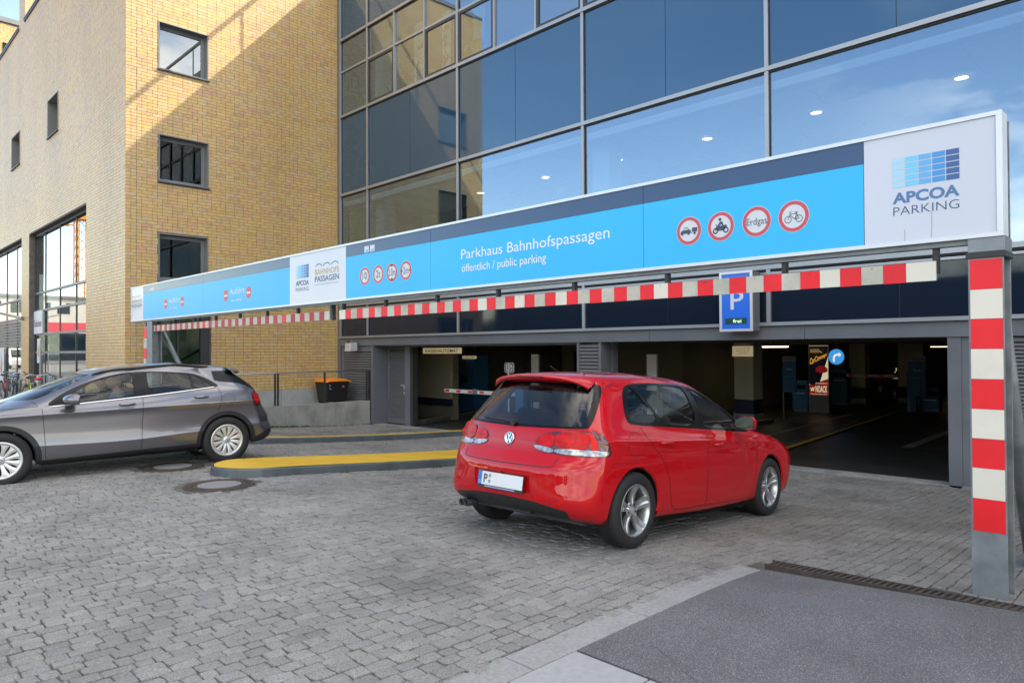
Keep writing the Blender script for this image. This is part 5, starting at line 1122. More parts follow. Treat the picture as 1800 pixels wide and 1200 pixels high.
# mossy concrete edge at the far right behind the post
ew = thing('retaining_kerb', (0, 6.4, 0), 'mossy curved concrete kerb behind the striped post', 'kerb')
mb = MB(); pts = [(-.95, 5.9), (-.88, 6.3), (-.70, 6.9), (-.45, 8.0), (-.2, 11.2)]
for (a, b), (c, d) in zip(pts[:-1], pts[1:]): mb.hexa([(a, b, -.5), (a+.28, b, -.5), (c+.28, d, -.5), (c, d, -.5), (a, b, .13), (a+.28, b, .13), (c+.28, d, .12), (c, d, .12)])
mb.build('kerb_stone', M['concrete'], ew, bevel=.02)
mb = MB(); rr = random.Random(9)
for k in range(160):
    x = rr.uniform(-1.0, -.7); y = rr.uniform(5.7, 6.2); z = gz(x, y); a = rr.uniform(0, 3.1); h = rr.uniform(.01, .035); mb.add([(x-.008*math.cos(a), y-.008*math.sin(a), z), (x+.008*math.cos(a), y+.008*math.sin(a), z), (x+rr.uniform(-.012, .012), y, z+h)], [(0, 1, 2)])
o = mb.build('moss_tufts', M['moss'], ew); tag(o, kind='stuff')

# services under the garage ceiling
mb = MB()
for y, z, r_ in ((13.2, 1.86, .045), (18.4, 1.84, .06), (25.0, 1.85, .05)): mb.tube([(-23.5, y, z), (3.5, y, z)], r_, 8)
mb.tube([(-8.9, 12.2, 1.88), (-8.9, 45, 1.88)], .035, 8); mb.tube([(-3.4, 12.2, 1.87), (-3.4, 45, 1.87)], .05, 8)
mb.build('ceiling_pipes', M['galv'], gw_)
B('cable_tray', M['frame'], gw_, -6.3, -6.05, 12.1, 45, 1.84, 1.88)
# leaves and bits in the joints
mb = MB(); rr = random.Random(21)
for k in range(46):
    x, y = rr.uniform(-11, -1.2), rr.uniform(1.0, 10.5)
    if rr.random() < .5: x, y = rr.uniform(-8.6, -8.3)+rr.uniform(0, .1), rr.uniform(4.5, 10)
    z = gz(x, y)+.006; a = rr.uniform(0, 6.28); L = rr.uniform(.008, .022); ca, sa = math.cos(a), math.sin(a)
    mb.add([(x-ca*L, y-sa*L, z), (x+sa*L*.4, y-ca*L*.4, z+.004), (x+ca*L, y+sa*L, z+.002), (x-sa*L*.4, y+ca*L*.4, z+.003)], [(0, 1, 2, 3)])
o = mb.build('fallen_leaves', mat('dry leaf', (.30, .15, .05), .8, var=.5, vs=3)); tag(o, 'scattered dry leaves and bits lying in the cobble joints', 'leaves', kind='stuff')
mb = MB()
for k in range(90):
    x, y = -8.70+rr.uniform(.0, .05), rr.choice((6.9, 6.95, 8.4, 5.3))+rr.uniform(-.09, .09); z = gz(x, y); h = rr.uniform(.015, .05); dx, dy = rr.uniform(-.02, .02), rr.uniform(-.02, .02)
    mb.add([(x-.004, y-.004, z), (x+.004, y+.004, z), (x+dx, y+dy, z+h)], [(0, 1, 2)])
o = mb.build('kerb_weeds', M['moss']); tag(o, 'small green weeds growing along the foot of the wide yellow island', 'weeds', kind='stuff')
# ================================================================== CARS
def bsp_mat(n, sub):
    """uniform cubic B-spline evaluation matrix, end points reflected so the ends are reached"""
    N = (n-1)*sub+1; A = np.zeros((N, n))
    for i in range(N):
        s = min(i//sub, n-2); t = i/sub-s
        w = [(1-t)**3/6, (3*t**3-6*t**2+4)/6, (-3*t**3+3*t**2+3*t+1)/6, t**3/6]
        for k, ww in enumerate(w):
            j = s-1+k
            if j < 0: A[i, 0] += 2*ww; A[i, 1] -= ww
            elif j > n-1: A[i, n-1] += 2*ww; A[i, n-2] -= ww
            else: A[i, j] += ww
    return A
def cage_surface(C, sub=8):
    """C: rings x cols x 3 control cage (half body, y >= 0). Nearly interpolating cubic surface."""
    nr, nc, _ = C.shape
    Ar, Ac = bsp_mat(nr, sub), bsp_mat(nc, sub)
    Kr, Kc = bsp_mat(nr, 1), bsp_mat(nc, 1)
    P = C.copy()
    for _ in range(2): P = P+(C-np.einsum('ij,kl,jlm->ikm', Kr, Kc, P))*.85
    return np.einsum('ij,kl,jlm->ikm', Ar, Ac, P)
class Surf:
    """polygon soup with per-vertex normals that can be split exactly along implicit curves"""
    def __init__(s, V, N, F): s.V, s.N, s.F = V, N, F
    def split(s, f):
        """f(V) -> values; returns (inside f<0, outside)"""
        d = f(s.V); eps = 1e-7; d = np.where(np.abs(d) < eps, eps, d)
        V = list(map(tuple, s.V)); Nn = list(map(tuple, s.N)); cache = {}; ins, out = [], []
        for fc in s.F:
            dd = [d[i] for i in fc]
            if all(x < 0 for x in dd): ins.append(fc); continue
            if all(x > 0 for x in dd): out.append(fc); continue
            a, b = [], []
            for k in range(len(fc)):
                i, j = fc[k], fc[(k+1) % len(fc)]
                (a if d[i] < 0 else b).append(i)
                if (d[i] < 0) != (d[j] < 0):
                    key = (min(i, j), max(i, j))
                    if key not in cache:
                        p, q = key; t0, t1 = 0.0, 1.0
                        vp, vq = np.array(V[p]), np.array(V[q]); np_, nq = np.array(Nn[p]), np.array(Nn[q]); sp = d[p] < 0
                        t = d[p]/(d[p]-d[q])
                        for _ in range(7):
                            m = f((vp+(vq-vp)*t)[None])[0]
                            if abs(m) < 4e-4: break
                            if (m < 0) == sp: t0 = t
                            else: t1 = t
                            t = .5*(t0+t1)
                        cache[key] = len(V); V.append(tuple(vp+(vq-vp)*t)); nn = np_+(nq-np_)*t; Nn.append(tuple(nn/np.linalg.norm(nn)))
                    a.append(cache[key]); b.append(cache[key])
            if len(a) >= 3: ins.append(tuple(a))
            if len(b) >= 3: out.append(tuple(b))
        V = np.array(V); Nn = np.array(Nn)
        return Surf(V, Nn, ins).pack(), Surf(V, Nn, out).pack()
    def pack(s):
        used = sorted({i for f in s.F for i in f}); mp = {u: k for k, u in enumerate(used)}
        if not used: return Surf(np.zeros((0, 3)), np.zeros((0, 3)), [])
        return Surf(s.V[used], s.N[used], [tuple(mp[i] for i in f) for f in s.F])
    def offset(s, d): return Surf(s.V+s.N*d, s.N, s.F)
    def rim_solid(s, d):
        """add a border skirt going inwards by d so that the piece has an edge"""
        cnt = {}
        for f in s.F:
            for k in range(len(f)):
                e = (f[k], f[(k+1) % len(f)]); cnt[e] = 1
        be = [e for e in cnt if (e[1], e[0]) not in cnt]; V = list(map(tuple, s.V)); N_ = list(map(tuple, s.N)); mp = {}; F = list(s.F)
        for e in be:
            for i in e:
                if i not in mp: mp[i] = len(V); V.append(tuple(s.V[i]-s.N[i]*d)); N_.append(N_[i])
            F.append((e[1], e[0], mp[e[0]], mp[e[1]]))
        return Surf(np.array(V), np.array(N_), F)
    def build(s, name, m, parent, smooth=True, label=None):
        me = bpy.data.meshes.new(name); me.from_pydata([tuple(v) for v in s.V], [], s.F); me.materials.append(m)
        me.polygons.foreach_set('use_smooth', [smooth]*len(me.polygons)); me.update()
        if smooth and len(s.F): me.normals_split_custom_set_from_vertices([tuple(n) for n in s.N])
        o = bpy.data.objects.new(name, me); COL.objects.link(o); o.parent = parent
        if label: o['label'] = label
        return o
def poly_sd(poly, rad=0.0):
    P = np.array(poly, float); Q = np.roll(P, -1, 0); E = Q-P
    def f(p):
        d = np.full(len(p), 1e9); ins = np.zeros(len(p), bool)
        for a, b, e in zip(P, Q, E):
            w = p-a; t = np.clip((w @ e)/(e @ e), 0, 1); d = np.minimum(d, np.linalg.norm(w-t[:, None]*e, axis=1))
            c = (a[1] > p[:, 1]) != (b[1] > p[:, 1]); xx = a[0]+(p[:, 1]-a[1])/np.where(abs(b[1]-a[1]) < 1e-9, 1e-9, (b[1]-a[1]))*(b[0]-a[0]); ins ^= c & (p[:, 0] < xx)
        return np.where(ins, -d, d)-rad
    return f
def smooth_poly(pts, it=2):
    P = [np.array(p, float) for p in pts]
    for _ in range(it):
        Q = []
        for a, b in zip(P, P[1:]+P[:1]): Q += [a*.75+b*.25, a*.25+b*.75]
        P = Q
    return P
def add_mirror(S):
    V = S.V.copy(); V[:, 1] *= -1; N = S.N.copy(); N[:, 1] *= -1; n = len(S.V)
    return Surf(np.vstack([S.V, V]), np.vstack([S.N, N]), S.F+[tuple(i+n for i in f[::-1]) for f in S.F])

class Body:
    def __init__(s, rings, base_x, sub=8):
        """rings: dicts xf xr w zf zm zr df dr mf mr tf tr ; base_x: side columns from front to rear"""
        C = []
        for r_ in rings:
            xf, xr, w = r_['xf'], r_['xr'], r_['w']; df, dr = r_.get('df', (.02, .08, .22)), r_.get('dr', (.01, .05, .18))
            mf, mr = r_.get('mf', .42), r_.get('mr', .34); zf, zs0, zs1, zs2, zr_ = r_['z']
            fy = r_.get('fy', (.42, .76, .95)); ry = r_.get('ry', (.42, .76, .95)); tf, tr = r_.get('tf', .03), r_.get('tr', .04)
            row = [(xf, 0, zf)]; bz = r_.get('bz', (.0, .25, .7))
            for k in range(3): row.append((xf-df[k], w*(1-tf)*fy[k], zf+(zs0-zf)*bz[k]))
            a, b = xr+mr, xf-mf
            for x in base_x:
                t = (x-base_x[-1])/(base_x[0]-base_x[-1]); xx = a+(b-a)*t; u = 2*t-1
                y = w*(1-(tf if u > 0 else tr)*abs(u)**2.2)
                z = np.interp(t, [0, .5, 1], [zs2, zs1, zs0]); row.append((xx, y, z))
            for k in (2, 1, 0): row.append((xr+dr[k], w*(1-tr)*ry[k], zr_+(zs2-zr_)*bz[k]))
            row.append((xr, 0, zr_)); C.append(row)
        C = np.array(C, float); P = cage_surface(C, sub); nr, nc, _ = P.shape
        P[:, 0, 1] = 0; P[:, -1, 1] = 0; P[..., 1] = np.maximum(P[..., 1], 0)
        s.P = P
        du = np.gradient(P, axis=1); dv = np.gradient(P, axis=0); N = np.cross(du, dv); L = np.linalg.norm(N, axis=2, keepdims=True); N = N/np.maximum(L, 1e-9)
        c = P.mean((0, 1)); 
        if (np.sum(N*(P-np.array([c[0], 0, .6])), 2) < 0).mean() > .5: N = -N; flip = True
        else: flip = False
        N[:, 0, 1] = 0; N[:, -1, 1] = 0; N[-1] = (0, 0, 1)
        V = P.reshape(-1, 3); N = N.reshape(-1, 3); N /= np.maximum(np.linalg.norm(N, axis=1, keepdims=True), 1e-9)
        F = []
        for i in range(nr-1):
            for j in range(nc-1):
                q = (i*nc+j, i*nc+j+1, (i+1)*nc+j+1, (i+1)*nc+j); F.append(q[::-1] if flip else q)
        s.S = Surf(V, N, F); s.bvh = BVHTree.FromPolygons([tuple(v) for v in V], F)
        s.V0 = V; s.N0 = N
    def cast(s, org, d):
        h = s.bvh.ray_cast(Vector(org), Vector(d)); return h
    def side(s, x, z):
        h = s.cast((x, 3, z), (0, -1, 0)); return (np.array(h[0]), np.array(h[1])) if h[0] else None
    def rear(s, y, z):
        h = s.cast((-4, abs(y), z), (1, 0, 0)); 
        if not h[0]: return None
        p, n = np.array(h[0]), np.array(h[1])
        if y < 0: p[1] *= -1; n[1] *= -1
        return p, n
    def strip(s, pts, w, lift, which='side', mirror=False, closed=False, curve=True, step=.02):
        """thin strip draped over the body along a 2D polyline (x,z) or (y,z)"""
        D = []; pts = [np.array(p, float) for p in pts]
        if curve:
            # Catmull-Rom
            n = len(pts); Q = []
            rngk = range(n if closed else n-1)
            for i in rngk:
                p0, p1, p2, p3 = (pts[(i-1) % n] if closed or i > 0 else pts[0], pts[i], pts[(i+1) % n], pts[(i+2) % n] if closed or i < n-2 else pts[-1])
                m = max(2, int(np.linalg.norm(p2-p1)/step))
                for k in range(m):
                    t = k/m; Q.append(.5*((2*p1)+(-p0+p2)*t+(2*p0-5*p1+4*p2-p3)*t*t+(-p0+3*p1-3*p2+p3)*t**3))
            if not closed: Q.append(pts[-1])
            pts = Q
        else:
            Q = []
            n = len(pts)
            for i in range(n if closed else n-1):
                a, b = pts[i], pts[(i+1) % n]; m = max(1, int(np.linalg.norm(b-a)/step)); Q += [a+(b-a)*k/m for k in range(m)]
            if not closed: Q.append(pts[-1])
            pts = Q
        H = []
        for p in pts:
            h = s.side(*p) if which == 'side' else s.rear(*p)
            if h is not None: H.append(h)
        V, N_, F = [], [], []; n = len(H)
        for i, (p, nn) in enumerate(H):
            if nn @ (p-np.array([1.2, 0, .6])) < 0: nn = -nn
            a = H[(i+1) % n if closed else min(i+1, n-1)][0]-H[(i-1) % n if closed else max(i-1, 0)][0]; a /= max(np.linalg.norm(a), 1e-9)
            b = np.cross(a, nn); b /= max(np.linalg.norm(b), 1e-9)
            V += [p+b*w/2+nn*lift, p-b*w/2+nn*lift]; N_ += [nn, nn]
        for i in range(n if closed else n-1):
            j = (i+1) % n; F.append((2*i, 2*i+1, 2*j+1, 2*j))
        return V, N_, F
def strips(body, specs):
    V, N_, F = [], [], []
    for sp in specs:
        v, n, f = body.strip(*sp[:3], **sp[3]); k = len(V)
        V += v; N_ += n; F += [tuple(i+k for i in q) for q in f]
        if sp[3].get('which', 'side') == 'side' and sp[3].get('mirror', True):
            k = len(V); V += [np.array([a[0], -a[1], a[2]]) for a in v]; N_ += [np.array([a[0], -a[1], a[2]]) for a in n]; F += [tuple(i+k for i in q[::-1]) for q in f]
    return Surf(np.array(V), np.array(N_), F)

def paint(name, col, metal=0.0, rough=.35, flake=False):
    m = mat(name, col, rough, metal=metal, spec=.5, coat=1.0, coat_r=.015)
    return m
M['cglass'] = glass('car glass', (.66, .74, .72), 1.45); M['cglass_rear'] = glass('car rear glass', (.50, .58, .58), 1.5, boost=.02)
M['trim'] = mat('black plastic trim', (.016, .016, .017), .42); M['clad'] = mat('grey black cladding', (.011, .0125, .016), .55, bump=.1, bs=200)
M['chrome'] = mat('chrome', (.75, .76, .78), .08, metal=1.0); M['alloy'] = mat('silver alloy', (.50, .51, .52), .28, metal=.85, coat=.4)
M['wheelcover'] = mat('silver wheel cover', (.66, .67, .68), .3, metal=.5, coat=.3); M['disc'] = mat('brake disc', (.12, .11, .10), .5, metal=.6)
M['seat'] = mat('dark seat cloth', (.03, .03, .033), .9); M['cabin'] = mat('cabin plastic', (.035, .035, .038), .7); M['headliner'] = mat('headliner', (.30, .30, .28), .9)
def lamp_mat(name, col, es):
    return mat(name, col, .12, coat=1.0, coat_r=.02, spec=.6, var=.35, vs=28, detail=1)
M['lamp_red'] = mat('tail lamp red', (.50, .002, .005), .3, spec=.2, coat=.15, var=.35, vs=14, detail=1); M['lamp_dark'] = mat('tail lamp dark red', (.10, .004, .006), .15, coat=1.0)
M['lamp_clear'] = mat('tail lamp clear', (.34, .35, .36), .12, metal=.4, coat=1.0, var=.45, vs=30, detail=1); M['lamp_hot'] = mat('tail lamp bright red', (.70, .006, .006), .3, spec=.2, coat=.15)

def wheel(parent, x, y, r, width, rim_r, style, side):
    """wheel lies in the xz plane; side=+1 outer face towards +y"""
    t = bpy.data.objects.new('wheel', None); COL.objects.link(t); t.parent = parent; t.location = (x, y, r)
    Mx = Matrix.Rotation(R(-90*side), 4, 'X')      # local z -> +y * side
    h = width/2
    prof = [(rim_r+.002, -h*.86), (rim_r+.012, -h*.98), (r-.055, -h), (r-.018, -h*.92), (r-.004, -h*.72), (r, -h*.45)]
    for g in (-.36, -.12, .12, .36): prof += [(r, h*g-.006), (r-.007, h*g-.004), (r-.007, h*g+.004), (r, h*g+.006)]
    prof += [(r, h*.45), (r-.004, h*.72), (r-.018, h*.92), (r-.055, h), (rim_r+.012, h*.98), (rim_r+.002, h*.86)]
    mb = MB(); mb.smooth = True; mb.lathe(prof, 64, Mx, closed=False); mb.build('tyre', M['rubber'], t, local=True)
    mb = MB(); mb.smooth = True; mb.lathe([(rim_r-.012, -h*.8), (rim_r+.004, -h*.86), (rim_r+.004, h*.84), (rim_r+.006, h*.90), (rim_r-.004, h*.93), (rim_r-.012, h*.86), (rim_r-.018, h*.6), (rim_r-.03, h*.25), (rim_r-.03, -h*.6)], 64, Mx); mb.build('rim', M['alloy'] if style == 'five' else M['wheelcover'], t, local=True)
    mb = MB(); mb.lathe([(0, h*.05), (rim_r*.72, h*.05), (rim_r*.72, 0), (0, 0)], 32, Mx); mb.build('brake_disc', M['disc'], t, local=True)
    mb = MB(); mb.lathe([(0, -h*.55), (rim_r-.02, -h*.55)], 32, Mx); mb.build('backing', M['gasket'], t, local=True)
    def P(a, rr, hh): return Mx @ Vector((rr*math.cos(a), rr*math.sin(a), hh))
    if style == 'five':
        for k in range(5):
            a0 = 2*math.pi*(k+.25)/5; mb = MB(); mb.smooth = False
            ns = 6; V = []
            for i in range(ns+1):
                u = i/ns; rr = .045+(rim_r-.012-.045)*u; hw = (.030+.026*u**1.2)/rr if rr > .06 else .55; hw = min(hw, .60); hh = h*(.52+.34*u-.16*math.sin(math.pi*u))
                for q, dh in ((-1, -.022), (-.93, 0), (-.25, .003), (0, -.009), (.25, .003), (.93, 0), (1, -.022)): V.append(P(a0+q*hw, rr, hh+dh))
            F = [(i*7+j, i*7+j+1, (i+1)*7+j+1, (i+1)*7+j) for i in range(ns) for j in range(6)]
            if side > 0: F = [f[::-1] for f in F]
            mb.add(V, F); mb.build('spoke', M['alloy'], t, local=True)
        mb = MB(); mb.smooth = True; mb.lathe([(0, h*.56), (.030, h*.56), (.034, h*.53), (.062, h*.52), (.07, h*.42)], 32, Mx); mb.build('hub', M['alloy'], t, local=True)
        mb = MB(); mb.lathe([(.0, h*.575), (.026, h*.575), (.028, h*.56)], 24, Mx); mb.build('cap', M['text_grey'], t, local=True)
        mb = MB()
        for k in range(5):
            a = 2*math.pi*(k+.75)/5; mb.lathe([(0, .0), (.0095, 0), (.0095, -.02)], 10, Mx @ Matrix.Translation((.052*math.cos(a), .052*math.sin(a), h*.545)))
        mb.build('bolts', M['gasket'], t, local=True)
    else:
        n = 12
        mb = MB(); mb.smooth = True; mb.lathe([(rim_r-.034, h*.62), (rim_r-.026, h*.90), (rim_r-.002, h*.96), (rim_r+.006, h*.90)], 64, Mx); mb.build('cover_ring', M['wheelcover'], t, local=True)
        for k in range(n):
            a0 = 2*math.pi*(k+.5)/n; V = []; ns = 5
            for i in range(ns+1):
                u = i/ns; rr = .05+(rim_r-.028-.05)*u; full = math.pi/n; hw = full*(.97 if u < .25 else .97-.24*math.sin(math.pi*min(1, (u-.25)/.72))**.6) if u < .97 else full*1.0
                hh = h*(.74+.16*math.sin(math.pi*.5*u))
                for q, dh in ((-1, -.015), (-.9, 0), (0, .003), (.9, 0), (1, -.015)): V.append(P(a0+q*hw, rr, hh+dh))
            F = [(i*5+j, i*5+j+1, (i+1)*5+j+1, (i+1)*5+j) for i in range(ns) for j in range(4)]
            if side > 0: F = [f[::-1] for f in F]
            mb = MB(); mb.add(V, F); mb.build('spoke', M['wheelcover'], t, local=True)
        mb = MB(); mb.smooth = True; mb.lathe([(0, h*.80), (.034, h*.80), (.038, h*.76), (.056, h*.75), (.06, h*.70)], 32, Mx); mb.build('hub', M['wheelcover'], t, local=True)
        mb = MB(); mb.lathe([(.0, h*.815), (.022, h*.815), (.024, h*.80)], 24, Mx); mb.build('cap', M['text_grey'], t, local=True)
    return t
def box_seat(t, x, y, w=.50, headrest=True, zs=.30):
    mb = MB(); mb.hexa([(x-.25, y-w/2, zs), (x+.27, y-w/2, zs), (x+.27, y+w/2, zs), (x-.25, y+w/2, zs), (x-.25, y-w/2, zs+.20), (x+.27, y-w/2, zs+.25), (x+.27, y+w/2, zs+.25), (x-.25, y+w/2, zs+.20)])
    mb.hexa([(x-.28, y-w/2, zs+.18), (x-.14, y-w/2, zs+.18), (x-.14, y+w/2, zs+.18), (x-.28, y+w/2, zs+.18), (x-.46, y-w/2+.05, zs+.78), (x-.36, y-w/2+.05, zs+.78), (x-.36, y+w/2-.05, zs+.78), (x-.46, y+w/2-.05, zs+.78)])
    mb.build('seat', M['seat'], t, local=True, bevel=.04)
    if headrest:
        mb = MB(); mb.hexa([(x-.48, y-.13, zs+.84), (x-.38, y-.13, zs+.84), (x-.38, y+.13, zs+.84), (x-.48, y+.13, zs+.84), (x-.50, y-.12, zs+1.0), (x-.43, y-.12, zs+1.0), (x-.43, y+.12, zs+1.0), (x-.50, y+.12, zs+1.0)]); mb.tube([(x-.42, y-.06, zs+.76), (x-.43, y-.06, zs+.86)], .008, 6); mb.tube([(x-.42, y+.06, zs+.76), (x-.43, y+.06, zs+.86)], .008, 6)
        mb.build('headrest', M['seat'], t, local=True, bevel=.03)
def ellip(mb, c, r, n=20, m=12, squash=None):
    vs = []
    for i in range(m+1):
        ph = math.pi*i/m
        for k in range(n): th = 2*math.pi*k/n; vs.append((c[0]+r[0]*math.sin(ph)*math.cos(th), c[1]+r[1]*math.sin(ph)*math.sin(th), c[2]+r[2]*math.cos(ph)))
    return mb.add(vs, [(i*n+k, (i+1)*n+k, (i+1)*n+(k+1) % n, i*n+(k+1) % n) for i in range(m) for k in range(n)])

def make_car(t, spec):
    b = Body(spec['rings'], spec['base_x'], spec.get('sub', 8)); S = b.S
    P = spec['paint']; wb, wr = spec['wheelbase'], spec['wheel_r']; arch = spec['arch_r']; az = spec.get('arch_z', wr)
    # wheel arches out of the side skin
    def f_arch(V): return np.minimum(np.hypot(V[:, 0], V[:, 2]-az), np.hypot(V[:, 0]-wb, V[:, 2]-az))-arch+np.where(V[:, 1] < .45, 9, 0)
    _, S = S.split(f_arch)
    pieces = {}
    # side glass
    outer = poly_sd(smooth_poly(spec['dlo'], 3)); 
    def f_side(V): return np.maximum(outer(V[:, [0, 2]]), .42-V[:, 1])
    G, S = S.split(f_side)
    rw_ = poly_sd(smooth_poly(spec['rear_window'], 2))
    def f_rear(V): return np.maximum(rw_(np.stack([V[:, 1], V[:, 2]], 1)), V[:, 0]-spec.get('rear_lim', .1))
    RW, S = S.split(f_rear)
    ws = poly_sd(smooth_poly(spec['windshield'], 2))
    def f_ws(V): return np.maximum(ws(np.stack([V[:, 1], V[:, 2]], 1)), spec['ws_lim']-V[:, 0])
    WS, S = S.split(f_ws)
    # tail lamps, laid out in perimeter coordinate s = x + (w - y)
    def per(V): return V[:, 0]-spec['tail_x']+(spec['half_w']-V[:, 1])*-1.0
    tl = poly_sd(smooth_poly(spec['tail_lamp'], 2))
    def f_tail(V): return np.maximum(tl(np.stack([per(V), V[:, 2]], 1)), V[:, 0]-.45)
    TL, S = S.split(f_tail)
    # cladding
    if 'clad' in spec:
        r2 = spec['clad_r']
        def f_clad(V):
            a = np.minimum(np.hypot(V[:, 0], V[:, 2]-az), np.hypot(V[:, 0]-wb, V[:, 2]-az))-r2; a = np.where(V[:, 1] < .45, 9, a)
            sill = V[:, 2]-np.interp(V[:, 0], *spec['clad_line']); return np.minimum(a, sill)
        CL, S = S.split(f_clad)
    else: CL = None
    if 'diffuser' in spec:
        df = poly_sd(smooth_poly(spec['diffuser'], 1))
        DF, S = S.split(lambda V: np.maximum(df(np.stack([V[:, 1], V[:, 2]], 1)), V[:, 0]+.25))
    else: DF = None
    # plate recess
    RC = None
    if 'plate_recess' in spec:
        pr = poly_sd(smooth_poly(spec['plate_recess'], 1)); RC, S = S.split(lambda V: np.maximum(pr(np.stack([V[:, 1], V[:, 2]], 1)), V[:, 0]+.4))
    # doors
    doors = []
    for d in spec['doors']:
        dp = poly_sd(smooth_poly(d, 1)); D_, S = S.split(lambda V: np.maximum(dp(V[:, [0, 2]]), .40-V[:, 1])); doors.append(D_)
    hat = None
    if 'hatch' in spec:
        hp = poly_sd(smooth_poly(spec['hatch'], 1)); hat, S = S.split(lambda V: np.maximum(hp(np.stack([V[:, 1], V[:, 2]], 1)), V[:, 0]-.05))
    add_mirror(S).build('body', P, t)
    for i, D_ in enumerate(doors):
        for sgn in (1, -1):
            Sd = D_ if sgn > 0 else Surf(D_.V*np.array([1, -1, 1]), D_.N*np.array([1, -1, 1]), [f[::-1] for f in D_.F])
            o = Sd.build('door', P, t)
            hx, hz = spec['handles'][i]; h = b.side(hx, hz)
            if h is not None:
                p, n = h; y = p[1]*sgn; k = spec.get('handle_mat', P)
                mb = MB(); mb.smooth = True; mb.tube([(hx-.095, y-.004*sgn, hz), (hx-.075, y+.024*sgn, hz+.002), (hx, y+.032*sgn, hz+.004), (hx+.075, y+.026*sgn, hz+.003), (hx+.10, y-.004*sgn, hz)], [.010, .014, .015, .014, .011], 10); mb.build('handle', k, o, local=True)
    if hat is not None: add_mirror(hat).build('tailgate', P, t)
    if CL is not None: add_mirror(CL).build('cladding', M['clad'], t)
    if DF is not None: add_mirror(DF).build('rear_apron', M['trim'], t)
    if RC is not None:
        add_mirror(RC.offset(-.022)).build('plate_recess', P, t)
        add_mirror(RC.rim_solid(.022)).pack()
        rs = RC.rim_solid(.024); add_mirror(Surf(rs.V, rs.N, rs.F[len(RC.F):]).pack()).build('recess_edge', P, t, smooth=False)
    # glass: black surround, then panes inset
    add_mirror(WS.offset(-.004)).build('windscreen', M['cglass'], t)
    inner = poly_sd(smooth_poly(spec['rear_glass'], 2)); rg_, band = RW.split(lambda V: inner(np.stack([V[:, 1], V[:, 2]], 1)))
    add_mirror(band.offset(.0015)).build('rear_window_band', M['gloss_black'], t); add_mirror(rg_.offset(.001)).build('rear_window', M['cglass_rear'], t)
    rest = G
    for k, pane in enumerate(spec['panes']):
        pf_ = poly_sd(smooth_poly(pane, 2)); pn, rest = rest.split(lambda V: pf_(V[:, [0, 2]]))
        for sgn in (1, -1):
            q = pn.offset(-.006); q = q if sgn > 0 else Surf(q.V*np.array([1, -1, 1]), q.N*np.array([1, -1, 1]), [f[::-1] for f in q.F]); q.build('side_window', M['cglass'], t)
    for sgn in (1, -1):
        q = rest.offset(.001); q = q if sgn > 0 else Surf(q.V*np.array([1, -1, 1]), q.N*np.array([1, -1, 1]), [f[::-1] for f in q.F]); q.build('window_surround', M['gloss_black'], t)
    # tail lamps: bulging lens, split in fields
    for sgn in (1, -1):
        cur = TL; tag_parts = []
        for fld, m_, lift in spec['lamp_fields']:
            ff = poly_sd(smooth_poly(fld, 1), .0045); a_, cur = cur.split(lambda V: ff(np.stack([per(V), V[:, 2]], 1))); tag_parts.append((a_.offset(lift), m_))
        mir = lambda q: q if sgn > 0 else Surf(q.V*np.array([1, -1, 1]), q.N*np.array([1, -1, 1]), [f[::-1] for f in q.F])
        lo = mir(cur.offset(.003).rim_solid(.012)).build('tail_lamp', spec.get('lamp_base', M['trim']), t)
        for q, m_ in tag_parts:
            if len(q.F): mir(q.rim_solid(.004)).build('lens', M[m_], lo)
    # seams
    strips(b, spec['seams']).build('panel_gaps', M['gasket'], t, smooth=False)
    if 'bright' in spec:
        for pts_, w_, lf, _k in spec['bright']:
            V_, N_, F_ = b.strip(pts_, .002, lf, step=.06); P_ = [(V_[i]+V_[i+1])/2 for i in range(0, len(V_), 2)]
            for sgn in (1, -1): mb = MB(); mb.tube([(p[0], p[1]*sgn, p[2]) for p in P_], w_, 8); mb.build('chrome_strip', M['chrome'], t, local=True)
    # wheel housings, arch lips, floor
    for cx in (0, wb):
        for sgn in (1, -1):
            pts = []
            for k in range(27):
                a = R(-8+196*k/26); x, z = cx+arch*math.cos(a), az+arch*math.sin(a); h = b.side(cx+(arch+.012)*math.cos(a), az+(arch+.012)*math.sin(a))
                y = h[0][1] if h is not None else None; pts.append((x, z, y))
            ys = [p[2] for p in pts if p[2] is not None]; ym = sum(ys)/max(1, len(ys)); V = []
            for x, z, y in pts:
                y = y if y is not None else ym
                V += [(x, sgn*(y+.0015), z), (cx+(x-cx)*.965, sgn*(y-.016), az+(z-az)*.965), (cx+(x-cx)*1.0, sgn*.50, az+(z-az)*1.0)]
            n = len(pts); mb = MB(); mb.smooth = True; mb.add(V, [(3*i, 3*i+1, 3*i+4, 3*i+3) for i in range(n-1)]); mb.build('arch_lip', spec.get('lip_mat', P), t, local=True)
            mb = MB(); mb.smooth = True; mb.add(V, [(3*i+1, 3*i+2, 3*i+5, 3*i+4) for i in range(n-1)]); mb.build('wheel_housing', M['gasket'], t, local=True)
    xs_ = (min(r_['xr'] for r_ in spec['rings'][:1])+.02, max(r_['xf'] for r_ in spec['rings'][:1])-.02)
    mb = MB(); mb.box(xs_[0]+.32, xs_[1]-.08, -.62, .62, spec['floor_z']+.03, spec['floor_z']+.05); mb.box(.42, wb-.42, -.80, .80, spec['floor_z']-.03, spec['floor_z']+.02); mb.box(.40, wb-.40, -.80, -.77, spec['floor_z']-.028, .36); mb.box(.40, wb-.40, .77, .80, spec['floor_z']-.028, .36); mb.build('underbody_shade_skirt', M['gasket'], t, local=True)  # low floor box and side skirts added to deepen shade beneath the car
    # cabin
    bz = spec['belt_z']
